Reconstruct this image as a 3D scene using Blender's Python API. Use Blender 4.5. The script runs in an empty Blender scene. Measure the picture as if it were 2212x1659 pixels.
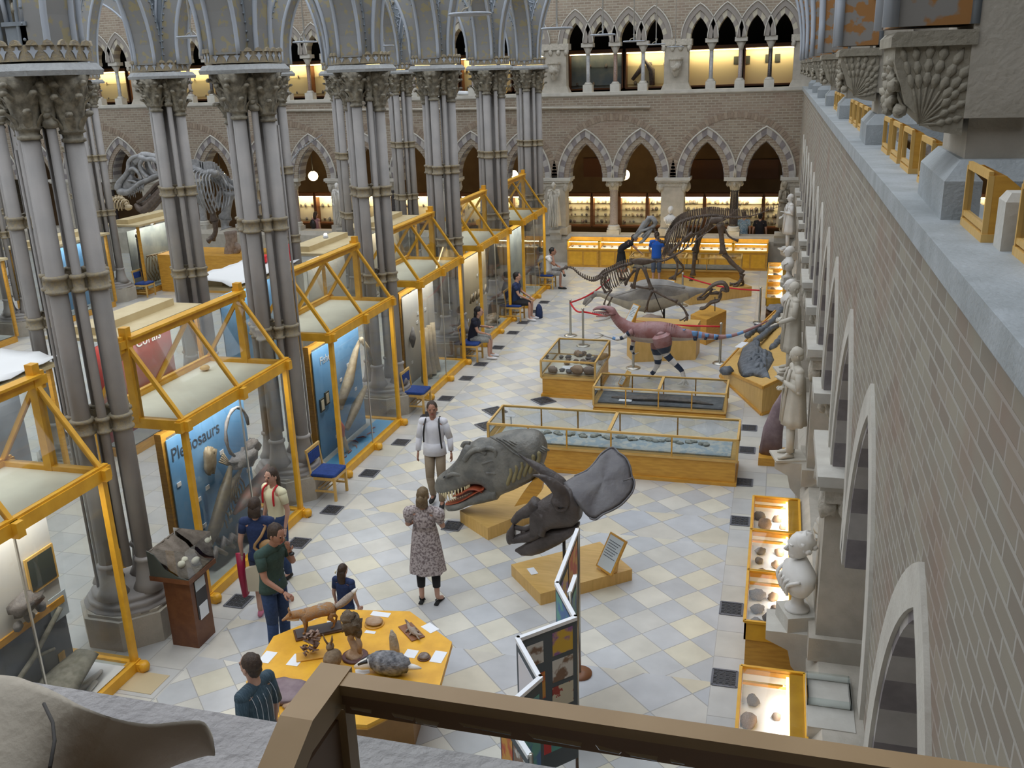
import bpy, math, random
from mathutils import Vector as V, Matrix, noise
SC = bpy.context.scene
COL = SC.collection
R_ = random.Random(7)
PI = math.pi
# ---------------------------------------------------------------- camera, sky light, exposure
cam = bpy.data.cameras.new('camera'); co = bpy.data.objects.new('camera', cam); COL.objects.link(co)
cam.sensor_width = 36; cam.lens = 33.218; cam.clip_start = 0.05; cam.clip_end = 200
co.matrix_world = Matrix(((0.96397, -0.05387, 0.2605, 0), (0.26421, 0.30753, -0.91412, 0), (-0.03087, 0.95001, 0.31068, 6.5), (0, 0, 0, 1)))
SC.camera = co
SC.view_settings.view_transform = 'Standard'; SC.view_settings.look = 'None'; SC.view_settings.gamma = 1
SC.view_settings.exposure = 0.92
SC.cycles.max_bounces = 8; SC.cycles.diffuse_bounces = 3; SC.cycles.glossy_bounces = 2
SC.cycles.transmission_bounces = 4; SC.cycles.transparent_max_bounces = 24
SC.cycles.sample_clamp_indirect = 6; SC.cycles.use_denoising = True
SC.cycles.caustics_reflective = False; SC.cycles.caustics_refractive = False
W = bpy.data.worlds.new('daylight'); SC.world = W; W.use_nodes = True
W.node_tree.nodes['Background'].inputs[0].default_value = (0.86, 0.92, 1, 1)
W.node_tree.nodes['Background'].inputs[1].default_value = .95
def area(name, loc, rot, sx, sy, power, col=(1, 1, 1)):
    l = bpy.data.lights.new(name, 'AREA'); l.shape = 'RECTANGLE'; l.size = sx; l.size_y = sy; l.energy = power; l.color = col
    o = bpy.data.objects.new(name, l); COL.objects.link(o); o.location = loc; o.rotation_euler = rot
    return o
sk = area('skylight', (-6, 14, 15), (0, 0, 0), 12, 26, 300, (0.95, 0.97, 1))
# ---------------------------------------------------------------- helpers
class MB:
    def __init__(s): s.v = []; s.f = []; s.m = []; s.c = 0; s.s = []
    def raw(s, vs, fs, sm=False):
        n = len(s.v); s.v += [tuple(p) for p in vs]
        for f in fs: s.f.append(tuple(i+n for i in f)); s.m.append(s.c); s.s.append(sm)
        return s
    def box(s, x0, x1, y0, y1, z0, z1):
        return s.raw([(x0,y0,z0),(x1,y0,z0),(x1,y1,z0),(x0,y1,z0),(x0,y0,z1),(x1,y0,z1),(x1,y1,z1),(x0,y1,z1)],
            [(0,3,2,1),(4,5,6,7),(0,1,5,4),(1,2,6,5),(2,3,7,6),(3,0,4,7)])
    def rb(s, c, sz, rz=0):
        a, b, h = sz[0]/2, sz[1]/2, sz[2]; cs, sn = math.cos(rz), math.sin(rz)
        q = [(c[0]+x*cs-y*sn, c[1]+x*sn+y*cs) for x, y in ((-a,-b),(a,-b),(a,b),(-a,b))]
        return s.prism(q, c[2], c[2]+h)
    def prism(s, poly, z0, z1, k=1, c=None):
        n = len(poly)
        if c is None: c = (sum(p[0] for p in poly)/n, sum(p[1] for p in poly)/n)
        top = [(c[0]+(p[0]-c[0])*k, c[1]+(p[1]-c[1])*k) for p in poly]
        zt = z1 if isinstance(z1, (list, tuple)) else [z1]*n
        return s.raw([(p[0],p[1],z0) for p in poly]+[(p[0],p[1],zt[i]) for i, p in enumerate(top)],
            [tuple(range(n-1,-1,-1)), tuple(range(n,2*n))]+[(i,(i+1)%n,n+(i+1)%n,n+i) for i in range(n)])
    def ext(s, poly, vec):
        n = len(poly); vec = V(vec)
        return s.raw([tuple(p) for p in poly]+[tuple(V(p)+vec) for p in poly],
            [tuple(range(n-1,-1,-1)), tuple(range(n,2*n))]+[(i,(i+1)%n,n+(i+1)%n,n+i) for i in range(n)])
    def bar(s, p, q, w, h, up=(0,0,1)):
        p, q = V(p), V(q); d = (q-p).normalized(); u = V(up)
        if abs(d.dot(u)) > .98: u = V((1,0,0))
        sd = d.cross(u).normalized()*w/2; uu = sd.cross(d).normalized()*h/2
        r = [-sd-uu, sd-uu, sd+uu, -sd+uu]
        return s.raw([p+a for a in r]+[q+a for a in r], [(3,2,1,0),(4,5,6,7)]+[(i,(i+1)%4,4+(i+1)%4,4+i) for i in range(4)])
    def tube(s, pts, r, n=8, up=(0,0,1), sm=True, cap=True, close=False):
        # r: number or one per point; an entry may be (half width, half height)
        pts = [V(p) for p in pts]; k = len(pts)
        if not isinstance(r, (list, tuple)) or (isinstance(r, tuple)): r = [r]*k
        vs = []; prev = None
        for i, p in enumerate(pts):
            d = ((pts[min(i+1,k-1)] if not close else pts[(i+1)%k])-(pts[max(i-1,0)] if not close else pts[i-1]))
            d = d.normalized() if d.length > 1e-9 else V((0,0,1))
            if prev is None:
                u = V(up)
                if abs(d.dot(u)) > .95: u = V((1,0,0)) if abs(d.x) < .9 else V((0,1,0))
            else: u = prev
            sd = d.cross(u)
            if sd.length < 1e-6: sd = d.orthogonal()
            sd.normalize(); uu = sd.cross(d).normalized(); prev = uu
            a, b = r[i] if isinstance(r[i], (list, tuple)) else (r[i], r[i])
            for j in range(n):
                t = 2*PI*j/n; vs.append(p+sd*math.cos(t)*a+uu*math.sin(t)*b)
        fs = []
        for i in range(k if close else k-1):
            i2 = (i+1) % k
            for j in range(n): fs.append((i*n+j, i*n+(j+1)%n, i2*n+(j+1)%n, i2*n+j))
        if cap and not close: fs += [tuple(range(n-1,-1,-1)), tuple(range((k-1)*n, k*n))]
        return s.raw(vs, fs, sm)
    def lathe(s, prof, c=(0,0,0), n=16, sm=True, sx=1, sy=1, rz=0):
        vs = []; fs = []; m = len(prof)
        for r, z in prof:
            for j in range(n):
                t = 2*PI*j/n+rz; vs.append((c[0]+r*math.cos(t)*sx, c[1]+r*math.sin(t)*sy, c[2]+z))
        for i in range(m-1):
            for j in range(n): fs.append((i*n+j, i*n+(j+1)%n, (i+1)*n+(j+1)%n, (i+1)*n+j))
        fs += [tuple(range(n-1,-1,-1)), tuple(range((m-1)*n, m*n))]
        return s.raw(vs, fs, sm)
    def blob(s, c, r, amp=0, fr=2, seed=0, nu=12, nv=8, sm=True, rot=None, flat=None):
        if not isinstance(r, (list, tuple)): r = (r, r, r)
        vs = []; fs = []; c = V(c); off = V((seed*7.3, seed*3.1, seed*1.7))
        M = rot or Matrix.Identity(3)
        def P(t, f):
            d = V((math.sin(f)*math.cos(t), math.sin(f)*math.sin(t), math.cos(f)))
            k = 1+amp*noise.noise(d*fr+off)
            q = V((d.x*r[0]*k, d.y*r[1]*k, d.z*r[2]*k))
            if flat is not None and q.z < flat: q.z = flat
            return c+M @ q
        vs.append(P(0, 0))
        for i in range(1, nv):
            for j in range(nu): vs.append(P(2*PI*j/nu, PI*i/nv))
        vs.append(P(0, PI)); L = len(vs)-1
        for j in range(nu): fs.append((0, 1+j, 1+(j+1)%nu)); fs.append((L, L-nu+(j+1)%nu, L-nu+j))
        for i in range(nv-2):
            for j in range(nu): fs.append((1+i*nu+j, 1+(i+1)*nu+j, 1+(i+1)*nu+(j+1)%nu, 1+i*nu+(j+1)%nu))
        return s.raw(vs, fs, sm)
    def build(s, name, mats, parent=None, loc=None, bev=0):
        me = bpy.data.meshes.new(name); me.from_pydata([tuple(v) for v in s.v], [], s.f)
        if not isinstance(mats, (list, tuple)): mats = [mats]
        for m in mats: me.materials.append(m)
        me.polygons.foreach_set('material_index', s.m); me.polygons.foreach_set('use_smooth', s.s); me.update()
        o = bpy.data.objects.new(name, me); COL.objects.link(o)
        if parent is not None: o.parent = parent
        if loc is not None: o.location = loc
        if bev:
            b = o.modifiers.new('b', 'BEVEL'); b.width = bev; b.segments = 2; b.limit_method = 'ANGLE'
        return o
def tag(o, label=None, cat=None, group=None, kind=None):
    if label: o['label'] = label
    if cat: o['category'] = cat
    if group: o['group'] = group
    if kind: o['kind'] = kind
    return o
def thing(name, label, cat, loc=(0,0,0), rz=0, group=None, kind=None):
    o = bpy.data.objects.new(name, None); COL.objects.link(o); o.location = loc; o.rotation_euler = (0,0,rz); o.empty_display_size = .1
    return tag(o, label, cat, group, kind)
def cp(o, loc=None, rz=None, label=None, parent=None, group=None, scale=None):
    c = o.copy(); COL.objects.link(c)
    if parent is not None: c.parent = parent
    if loc is not None: c.location = loc
    if rz is not None: c.rotation_euler = (0,0,rz)
    if scale is not None: c.scale = scale if isinstance(scale, (tuple, list)) else (scale,)*3
    if label: c['label'] = label
    if group: c['group'] = group
    for ch in list(o.children): cp(ch, parent=c)
    return c
# ---------------------------------------------------------------- materials
MT = {}
def N(t, k, **kw):
    n = t.nodes.new(k)
    for a, b in kw.items(): setattr(n, a, b)
    return n
def mat(name, c, rough=.6, c2=None, scale=6, bump=0, metal=0, spec=.5, bs=None, stretch=None, lo=.35, hi=.65, det=4):
    m = bpy.data.materials.new(name); m.use_nodes = True; t = m.node_tree; b = t.nodes['Principled BSDF']
    b.inputs['Roughness'].default_value = rough; b.inputs['Metallic'].default_value = metal; b.inputs['Specular IOR Level'].default_value = spec
    b.inputs['Base Color'].default_value = (*c, 1)
    if c2 or bump:
        tc = N(t, 'ShaderNodeTexCoord'); mp = N(t, 'ShaderNodeMapping')
        t.links.new(tc.outputs['Object'], mp.inputs[0])
        if stretch: mp.inputs['Scale'].default_value = stretch
        nz = N(t, 'ShaderNodeTexNoise'); nz.inputs['Scale'].default_value = scale; nz.inputs['Detail'].default_value = det
        t.links.new(mp.outputs[0], nz.inputs['Vector'])
        if c2:
            r = N(t, 'ShaderNodeValToRGB'); r.color_ramp.elements[0].position = lo; r.color_ramp.elements[1].position = hi
            r.color_ramp.elements[0].color = (*c, 1); r.color_ramp.elements[1].color = (*c2, 1)
            t.links.new(nz.outputs[0], r.inputs[0]); t.links.new(r.outputs[0], b.inputs['Base Color'])
        if bump:
            if bs:
                nz = N(t, 'ShaderNodeTexNoise'); nz.inputs['Scale'].default_value = bs; nz.inputs['Detail'].default_value = 6
                t.links.new(mp.outputs[0], nz.inputs['Vector'])
            bp = N(t, 'ShaderNodeBump'); bp.inputs['Strength'].default_value = bump; bp.inputs['Distance'].default_value = .02
            t.links.new(nz.outputs[0], bp.inputs['Height']); t.links.new(bp.outputs[0], b.inputs['Normal'])
    MT[name] = m; return m
def emis(name, c, s):
    m = bpy.data.materials.new(name); m.use_nodes = True; t = m.node_tree; t.nodes.clear()
    e = N(t, 'ShaderNodeEmission'); e.inputs[0].default_value = (*c, 1); e.inputs[1].default_value = s
    o = N(t, 'ShaderNodeOutputMaterial'); t.links.new(e.outputs[0], o.inputs[0]); MT[name] = m; return m
def glass(name, tint=(.93,.96,.95), k=1.0, rough=0.02, base=.0):
    m = bpy.data.materials.new(name); m.use_nodes = True; t = m.node_tree; t.nodes.clear()
    tr = N(t, 'ShaderNodeBsdfTransparent'); tr.inputs[0].default_value = (*tint, 1)
    gl = N(t, 'ShaderNodeBsdfGlossy'); gl.inputs['Roughness'].default_value = rough
    fr = N(t, 'ShaderNodeFresnel'); fr.inputs[0].default_value = 1.5
    mu = N(t, 'ShaderNodeMath', operation='MULTIPLY_ADD'); mu.inputs[1].default_value = k; mu.inputs[2].default_value = base; mu.use_clamp = True
    t.links.new(fr.outputs[0], mu.inputs[0])
    mx = N(t, 'ShaderNodeMixShader'); o = N(t, 'ShaderNodeOutputMaterial')
    t.links.new(mu.outputs[0], mx.inputs[0]); t.links.new(tr.outputs[0], mx.inputs[1]); t.links.new(gl.outputs[0], mx.inputs[2])
    t.links.new(mx.outputs[0], o.inputs[0]); MT[name] = m; return m
def brickmat(name, axes, c1, c2, mortar, bw=.23, bh=.078, ms=.012, off=.5, rough=.85, bump=.5, red=None):
    m = bpy.data.materials.new(name); m.use_nodes = True; t = m.node_tree; b = t.nodes['Principled BSDF']
    b.inputs['Roughness'].default_value = rough
    g = N(t, 'ShaderNodeNewGeometry'); sp = N(t, 'ShaderNodeSeparateXYZ'); cb = N(t, 'ShaderNodeCombineXYZ')
    t.links.new(g.outputs['Position'], sp.inputs[0])
    t.links.new(sp.outputs[axes[0]], cb.inputs[0]); t.links.new(sp.outputs[axes[1]], cb.inputs[1])
    br = N(t, 'ShaderNodeTexBrick'); t.links.new(cb.outputs[0], br.inputs['Vector'])
    br.inputs['Scale'].default_value = 1; br.inputs['Brick Width'].default_value = bw; br.inputs['Row Height'].default_value = bh
    br.inputs['Mortar Size'].default_value = ms; br.offset = off; br.inputs['Mortar Smooth'].default_value = .2
    br.inputs['Color1'].default_value = (*c1, 1); br.inputs['Color2'].default_value = (*c2, 1); br.inputs['Mortar'].default_value = (*mortar, 1)
    nz = N(t, 'ShaderNodeTexNoise'); nz.inputs['Scale'].default_value = 1.4; nz.inputs['Detail'].default_value = 6
    t.links.new(g.outputs['Position'], nz.inputs['Vector'])
    mx = N(t, 'ShaderNodeMix', data_type='RGBA', blend_type='MIX'); rr = N(t, 'ShaderNodeValToRGB')
    rr.color_ramp.elements[0].position = .5; rr.color_ramp.elements[1].position = .72; rr.color_ramp.elements[1].color = (.5,.5,.5,1)
    t.links.new(nz.outputs[0], rr.inputs[0]); t.links.new(rr.outputs[0], mx.inputs[0])
    t.links.new(br.outputs['Color'], mx.inputs[6]); mx.inputs[7].default_value = (*(red or c1), 1)
    t.links.new(mx.outputs[2], b.inputs['Base Color'])
    if bump:
        bp = N(t, 'ShaderNodeBump'); bp.inputs['Strength'].default_value = bump; bp.inputs['Distance'].default_value = .012; bp.invert = True
        t.links.new(br.outputs['Fac'], bp.inputs['Height']); t.links.new(bp.outputs[0], b.inputs['Normal'])
    MT[name] = m; return m
def tiles(name, c1, c2, mortar, size, rot, origin, var=.12):
    m = bpy.data.materials.new(name); m.use_nodes = True; t = m.node_tree; b = t.nodes['Principled BSDF']
    b.inputs['Roughness'].default_value = .34; b.inputs['Specular IOR Level'].default_value = .45
    g = N(t, 'ShaderNodeNewGeometry'); mp = N(t, 'ShaderNodeMapping', vector_type='TEXTURE')
    mp.inputs['Location'].default_value = (*origin, 0); mp.inputs['Rotation'].default_value = (0, 0, rot); mp.inputs['Scale'].default_value = (size[0], size[1], 1)
    t.links.new(g.outputs['Position'], mp.inputs[0])
    ck = N(t, 'ShaderNodeTexChecker'); ck.inputs['Scale'].default_value = 1
    ck.inputs[1].default_value = (*c1, 1); ck.inputs[2].default_value = (*c2, 1); t.links.new(mp.outputs[0], ck.inputs[0])
    ad = N(t, 'ShaderNodeVectorMath', operation='ADD'); ad.inputs[1].default_value = (0, 0, .5); t.links.new(mp.outputs[0], ad.inputs[0]); t.links.new(ad.outputs[0], ck.inputs[0])
    br = N(t, 'ShaderNodeTexBrick'); br.offset = 0; t.links.new(mp.outputs[0], br.inputs['Vector'])
    for k, v in (('Scale', 1), ('Brick Width', 1), ('Row Height', 1), ('Mortar Size', .012), ('Mortar Smooth', .1)): br.inputs[k].default_value = v
    fl = N(t, 'ShaderNodeVectorMath', operation='FLOOR'); t.links.new(mp.outputs[0], fl.inputs[0])
    wn = N(t, 'ShaderNodeTexWhiteNoise'); t.links.new(fl.outputs[0], wn.inputs[0])
    hs = N(t, 'ShaderNodeHueSaturation'); t.links.new(ck.outputs[0], hs.inputs['Color'])
    ma = N(t, 'ShaderNodeMapRange'); ma.inputs[3].default_value = 1-var; ma.inputs[4].default_value = 1+var; t.links.new(wn.outputs[0], ma.inputs[0]); t.links.new(ma.outputs[0], hs.inputs['Value'])
    mb2 = N(t, 'ShaderNodeMapRange'); mb2.inputs[3].default_value = .3; mb2.inputs[4].default_value = 1.25; t.links.new(wn.outputs[1], mb2.inputs[0]); t.links.new(mb2.outputs[0], hs.inputs['Saturation'])
    nz = N(t, 'ShaderNodeTexNoise'); nz.inputs['Scale'].default_value = 3; nz.inputs['Detail'].default_value = 8; t.links.new(g.outputs['Position'], nz.inputs['Vector'])
    mr = N(t, 'ShaderNodeMapRange'); mr.inputs[1].default_value = .3; mr.inputs[2].default_value = .7; mr.inputs[3].default_value = .9; mr.inputs[4].default_value = 1.06; t.links.new(nz.outputs[0], mr.inputs[0])
    mu = N(t, 'ShaderNodeMix', data_type='RGBA', blend_type='MULTIPLY'); mu.inputs[0].default_value = 1
    t.links.new(hs.outputs[0], mu.inputs[6]); t.links.new(mr.outputs[0], mu.inputs[7])
    mx = N(t, 'ShaderNodeMix', data_type='RGBA'); t.links.new(br.outputs['Fac'], mx.inputs[0]); t.links.new(mu.outputs[2], mx.inputs[6]); mx.inputs[7].default_value = (*mortar, 1)
    t.links.new(mx.outputs[2], b.inputs['Base Color']); MT[name] = m; return m
stone = mat('limestone', (.5,.46,.39), .85, (.42,.385,.32), 5, .25, bs=40)
stone2 = mat('pale_stone', (.58,.56,.5), .8, (.5,.475,.42), 4, .2, bs=30)
ledgem = mat('ledge_stone', (.38,.41,.425), .75, (.3,.325,.33), 5, .3, bs=50)
marble = mat('marble', (.78,.76,.72), .5, (.7,.67,.62), 3, .1, bs=20)
stat = mat('statue_stone', (.6,.56,.48), .7, (.54,.5,.42), 6, .2, bs=30)
vdark = mat('voussoir_dark', (.2,.18,.185), .85, (.26,.235,.235), 8, .2)
vlight = mat('voussoir_light', (.46,.435,.41), .85, (.4,.375,.35), 8, .2)
iron = mat('painted_column', (.36,.335,.315), .5, (.31,.295,.28), 3, .08, bs=60)
irong = mat('gilt_band', (.36,.29,.17), .55, (.27,.24,.19), 30, .4, bs=60)
ironb = mat('blue_grey_iron', (.25,.285,.32), .5, (.2,.23,.26), 6, .1)
ironl = mat('pale_iron_pipe', (.42,.46,.52), .5)
deco = mat('stencilled_iron', (.25,.25,.245), .55, (.33,.285,.17), 8, 0, lo=.54, hi=.6, det=3)
decoo = mat('orange_stencil', (.27,.255,.235), .6, (.36,.17,.05), 9, 0, lo=.47, hi=.52, det=3)
capm = mat('capital_iron', (.13,.115,.085), .6, (.33,.3,.23), 12, .5, bs=30)
wood = mat('oak', (.7,.37,.055), .42, (.58,.29,.04), 5, .05, stretch=(1,1,6), bs=40)
woody = mat('oak_frame', (.86,.46,.035), .4, (.74,.37,.025), 6, .05, stretch=(1,1,1), bs=40)
woodp = mat('pale_oak', (.72,.46,.15), .45, (.63,.39,.11), 4, .04, stretch=(1,8,1), bs=40)
woodd = mat('dark_oak', (.12,.05,.018), .45, (.08,.035,.012), 6, .05)
woodl = mat('ply', (.72,.6,.36), .6, (.66,.53,.3), 3)
white = mat('white_card', (.85,.87,.9), .6)
black = mat('black_metal', (.02,.02,.022), .4)
steel = mat('brushed_steel', (.6,.58,.52), .3, metal=.9)
blue = mat('blue_fabric', (.012,.045,.2), .85, (.02,.06,.26), 20)
cream = mat('dust_board', (.84,.8,.62), .55, (.78,.73,.56), 3)
linen = mat('case_linen', (.62,.55,.4), .8, (.56,.49,.36), 4)
gls = glass('case_glass', (.96,.975,.965), 1.0)
# ---------------------------------------------------------------- the setting
XW, YF = .62, 33.2
G = [8.8+4.15*k for k in range(-3, 6)]
ftile = tiles('floor_tiles', (.65,.615,.5), (.52,.535,.55), (.36,.35,.33), (.41,.41), PI/4, (-1.02,9.11), .1)
fbig = tiles('floor_slabs', (.56,.54,.47), (.52,.52,.5), (.36,.35,.33), (.5,.55), 0, (-.43,9.16), .06)
fband = tiles('floor_band', (.62,.57,.45), (.5,.52,.55), (.36,.35,.33), (.58,.58), PI/4, (-1.02,8.53), .08)
m = MB()
def fq(x0, x1, y0, y1, c): m.c = c; m.raw([(x0,y0,0),(x1,y0,0),(x1,y1,0),(x0,y1,0)], [(0,1,2,3)])
fq(-34, -6.75, -3, 37, 1); fq(-.43, .9, -3, 37, 1)
fq(-6.75, -6.4, -3, 37, 1)
yy = -3
for g in G[2:]:
    fq(-6.4, -.43, yy, g-.45, 0); fq(-6.4, -.43, g-.45, g+.4, 2); yy = g+.4
fq(-6.4, -.43, yy, 37, 0)
m.c = 1; m.box(-34, 3, -3, 37, -.3, -.01)
tag(m.build('floor', [ftile, fbig, fband]), kind='structure')
bR = brickmat('brick_side', (1, 2), (.235,.205,.165), (.31,.285,.225), (.38,.36,.32), .225, .076, .008, red=(.27,.155,.11))
bF = brickmat('brick_end', (0, 2), (.25,.195,.145), (.34,.28,.21), (.4,.36,.29), .24, .085, .013, red=(.3,.215,.165))
def pa(u, a, r):
    u = min(abs(u), a); R = (a*a+r*r)/(2*a)
    return math.sqrt(max(0, R*R-(u+R-a)**2))
def arch_pts(a, r, n):     # from left springing over the apex to right springing, even along the curve
    R = (a*a+r*r)/(2*a); th = math.asin(min(1, r/R)); L = [(-( (a-R)+R*math.cos(th*i/n)), R*math.sin(th*i/n)) for i in range(n+1)]
    return L+[(-x, z) for x, z in reversed(L[:-1])]
def arcade_wall(mb, T, opens, u0, u1, zs, zt, dep):
    us = {u0, u1}
    for c, a, r in opens:
        for i in range(-10, 11): us.add(round(c+a*math.sin(i/10*PI/2), 4))
    us = sorted(u for u in us if u0 <= u <= u1)
    def zl(u):
        for c, a, r in opens:
            if abs(u-c) < a: return zs+pa(u-c, a, r)
        return zs
    for p, q in zip(us, us[1:]):
        if q-p < 1e-4: continue
        a, b = zl(p), zl(q)
        mb.raw([T(p,0,a),T(q,0,b),T(q,0,zt),T(p,0,zt),T(p,-dep,a),T(q,-dep,b),T(q,-dep,zt),T(p,-dep,zt)], [(0,1,2,3),(7,6,5,4),(0,4,5,1),(3,2,6,7)])
    e = [T(u0,0,zs),T(u0,-dep,zs),T(u0,-dep,zt),T(u0,0,zt)]; mb.raw(e, [(0,1,2,3)])
    e = [T(u1,0,zs),T(u1,-dep,zs),T(u1,-dep,zt),T(u1,0,zt)]; mb.raw(e, [(3,2,1,0)])
def ring(mb, T, c, zs, a, r, t, n0, dep, n=8, ph=0, cols=(0,1), tr=None, g=1):
    P = arch_pts(a, r, n); Q = arch_pts(a+t, r+(tr or t*1.25), n)
    for i in range(len(P)-1):
        mb.c = cols[((i+ph)//g) % 2]
        k = [P[i], P[i+1], Q[i+1], Q[i]]
        mb.raw([T(c+x, n0, zs+z) for x, z in k]+[T(c+x, n0-dep, zs+z) for x, z in k], [(0,1,2,3),(7,6,5,4),(0,4,5,1),(1,5,6,2),(2,6,7,3),(3,7,4,0)])
def hood(mb, T, c, zs, a, r, rad, n0, n=12, k=5):
    mb.tube([T(c+x, n0, zs+z) for x, z in arch_pts(a, r, n)], rad, k, sm=True)
def brick_arc(mb, T, c, zs, R, t, n=44, pr=.012):
    for i in range(n):
        a0, a1 = PI*(i+.06)/n, PI*(i+.94)/n; mb.c = int(i % 3 == 0)
        k = [(R*math.cos(a0), R*math.sin(a0)), ((R+t)*math.cos(a0), (R+t)*math.sin(a0)), ((R+t)*math.cos(a1), (R+t)*math.sin(a1)), (R*math.cos(a1), R*math.sin(a1))]
        mb.raw([T(c+x, pr, zs+z) for x, z in k]+[T(c+x, -.02, zs+z) for x, z in k], [(0,1,2,3),(0,4,5,1),(1,5,6,2),(2,6,7,3),(3,7,4,0)])
bvo = mat('arch_brick', (.25,.19,.14), .9, (.32,.25,.19), 10); bvo2 = mat('arch_brick_pale', (.35,.28,.21), .9)
TF = lambda u, n, z: (u, YF-n, z)
TR = lambda u, n, z: (XW-n, u, z)
PXF = [.65-4.15*k for k in range(0, 9)]
PYR = G
# end wall, lower arcade
def lower(T, piers, bmat, side, lo, hi):
    fl_ = side == 'right'; ZS, A, RR = (3.0, .78, 1.42) if fl_ else (3.0, .58, 1.14)
    ops = []
    for p, q in zip(piers, piers[1:]):
        mid = (p+q)/2; ops += [((p+mid)/2+.08*(1 if mid > p else -1), A, RR), ((q+mid)/2-.08*(1 if mid > p else -1), A, RR)]
    m = MB(); arcade_wall(m, T, [(c, a+.03, r+.04) for c, a, r in ops], lo, hi, ZS, 5.72, .55)
    w = m.build('wall_'+side, [bmat]); tag(w, kind='structure')
    m = MB(); h = MB(); ba = MB()
    for c, a, r in ops:
        if fl_:
            ring(m, T, c, ZS, A, RR, .13, .002, .6, 14, 0, (0,1), None, 2); ring(h, T, c, ZS, A+.04, RR+.05, .16, .022, .1, 14, 0, (0, 0)); continue
        ring(m, T, c, ZS, A, RR, .2, -.07, .52, 9, 0); ring(m, T, c, ZS, A+.2, RR+.25, .2, .03, .2, 9, 1)
        hood(h, T, c, ZS, A+.41, RR+.5, .009 if fl_ else .03, .006 if fl_ else .035)
    for p, q in ([] if fl_ else zip(piers, piers[1:])): brick_arc(ba, T, (p+q)/2, ZS-.05, 1.98, .2, 60, .012 if side == 'far' else .002)
    tag(m.build('wall_'+side+'_striped_arches', [vlight, vdark]), kind='structure'); tag(h.build('wall_'+side+'_hood_mould', stone2), kind='structure')
    if not fl_: tag(ba.build('wall_'+side+'_relieving_arches', [bvo, bvo2]), kind='structure')
    # ledge of the upper gallery, dado below the openings
    m = MB()
    P = [(-.75,5.72),(.02,5.72),(.05,5.76),(.05,5.86),(-.75,5.86)]
    m.ext([T(lo, n, z) for n, z in P], V(T(hi,0,0))-V(T(lo,0,0)))
    tag(m.build('wall_'+side+'_ledge', ledgem if side == 'right' else stone2), kind='structure')
    m = MB(); P = [(-.6,0),(.1,0),(.1,.85),(0,1.0),(-.6,1.0)]
    m.ext([T(lo, n, z) for n, z in P], V(T(hi,0,0))-V(T(lo,0,0)))
    tag(m.build('wall_'+side+'_dado', stone), kind='structure')
    return ops
opsF = lower(TF, list(reversed(PXF)), bF, 'far', -33, 1.6)
opsR = lower(TR, PYR, bR, 'right', -3.6, YF)
# piers and middle columns of the lower arcades
fol = mat('carved_foliage', (.42,.39,.32), .9, (.55,.51,.44), 25, .6, bs=40)
def pier(T, u, lab):
    o = thing('arcade_pier', lab, 'pier', T(u, 0, 1.0), kind='thing')
    m = MB(); q = MB(); f = MB(); L = V(T(u,0,1.0)); TT = lambda a, b, c: V(T(a,b,c))-L
    def bx(mb, a0, a1, n0, n1, z0, z1):
        mb.raw([TT(u+a, n, z) for z in (z0, z1) for a, n in ((a0,n0),(a1,n0),(a1,n1),(a0,n1))], [(0,3,2,1),(4,5,6,7),(0,1,5,4),(1,2,6,5),(2,3,7,6),(3,0,4,7)])
    bx(m, -.39, .39, -.55, .04, 1.0, 2.7); bx(m, -.46, .46, -.58, .1, 1.0, 1.25)
    m.build('shaft', stone, o)
    bx(q, -.6, .6, -.6, .14, 2.9, 3.0); bx(q, -.55, .55, -.58, .11, 2.84, 2.9); q.build('abacus', stone2, o)
    bx(f, -.5, .5, -.56, .06, 2.7, 2.84)
    for s in (-1, 1):
        for j in range(3):
            f.blob(TT(u+s*(.4+.05*j), .03-.18*j, 2.66+.04*(j%2)), (.09,.09,.17), .5, 4, j+s, 8, 6)
    f.build('foliage', fol, o)
    return o
def mcol(T, u, lab, mt):
    o = thing('arcade_column', lab, 'column', T(u, -.25, 1.0), kind='thing')
    MB().lathe([(.16,.32),(.145,.4),(.14,1.5),(.16,1.52),(.15,1.56)], n=14).build('shaft', mt, o)
    m = MB(); m.rb((0,0,0), (.44,.44,.16)); m.lathe([(.24,.16),(.24,.2),(.2,.24),(.22,.28),(.17,.33)], n=16); m.build('base', stone2, o)
    m = MB(); m.lathe([(.15,1.54),(.18,1.66),(.25,1.8),(.3,1.88)], n=16)
    for j in range(8): m.blob((.23*math.cos(j*PI/4),.23*math.sin(j*PI/4),1.76), (.06,.06,.09), .4, 4, j, 6, 5)
    m.build('capital', fol, o)
    m = MB(); m.rb((0,0,1.88), (.72,.62,.12)); m.build('abacus', stone2, o)
    return o
pinkg = mat('pink_granite', (.3,.25,.23), .35, (.38,.33,.31), 30); darkg = mat('black_granite', (.03,.025,.025), .25, (.07,.06,.06), 30); greyg = mat('grey_marble', (.42,.42,.41), .35, (.3,.3,.3), 12)
nm = ['first','second','third','fourth','fifth','sixth','seventh','eighth','ninth','tenth','eleventh','twelfth','thirteenth','fourteenth','fifteenth','sixteenth','seventeenth','eighteenth','nineteenth','twentieth']
for i, x in enumerate(PXF[:8]): pier(TF, x, f'square limestone pier of the end wall arcade, {nm[i]} one counted from the brick side wall')
for i, x in enumerate(PXF[:7]): mcol(TF, x-2.075, ['black granite','pink granite','grey marble'][i%3]+f' column of the end wall arcade, {nm[i]} one counted from the brick side wall', [darkg, pinkg, greyg][i%3])
for i, y in enumerate(PYR[3:]): pier(TR, y, f'limestone pier under the side wall arches, {nm[i]} one counted from the near gallery')
for i, y in enumerate(PYR[3:-1]): mcol(TR, y+2.075, f'grey column between two side wall arches, {nm[i]} one counted from the near gallery', greyg)
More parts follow.
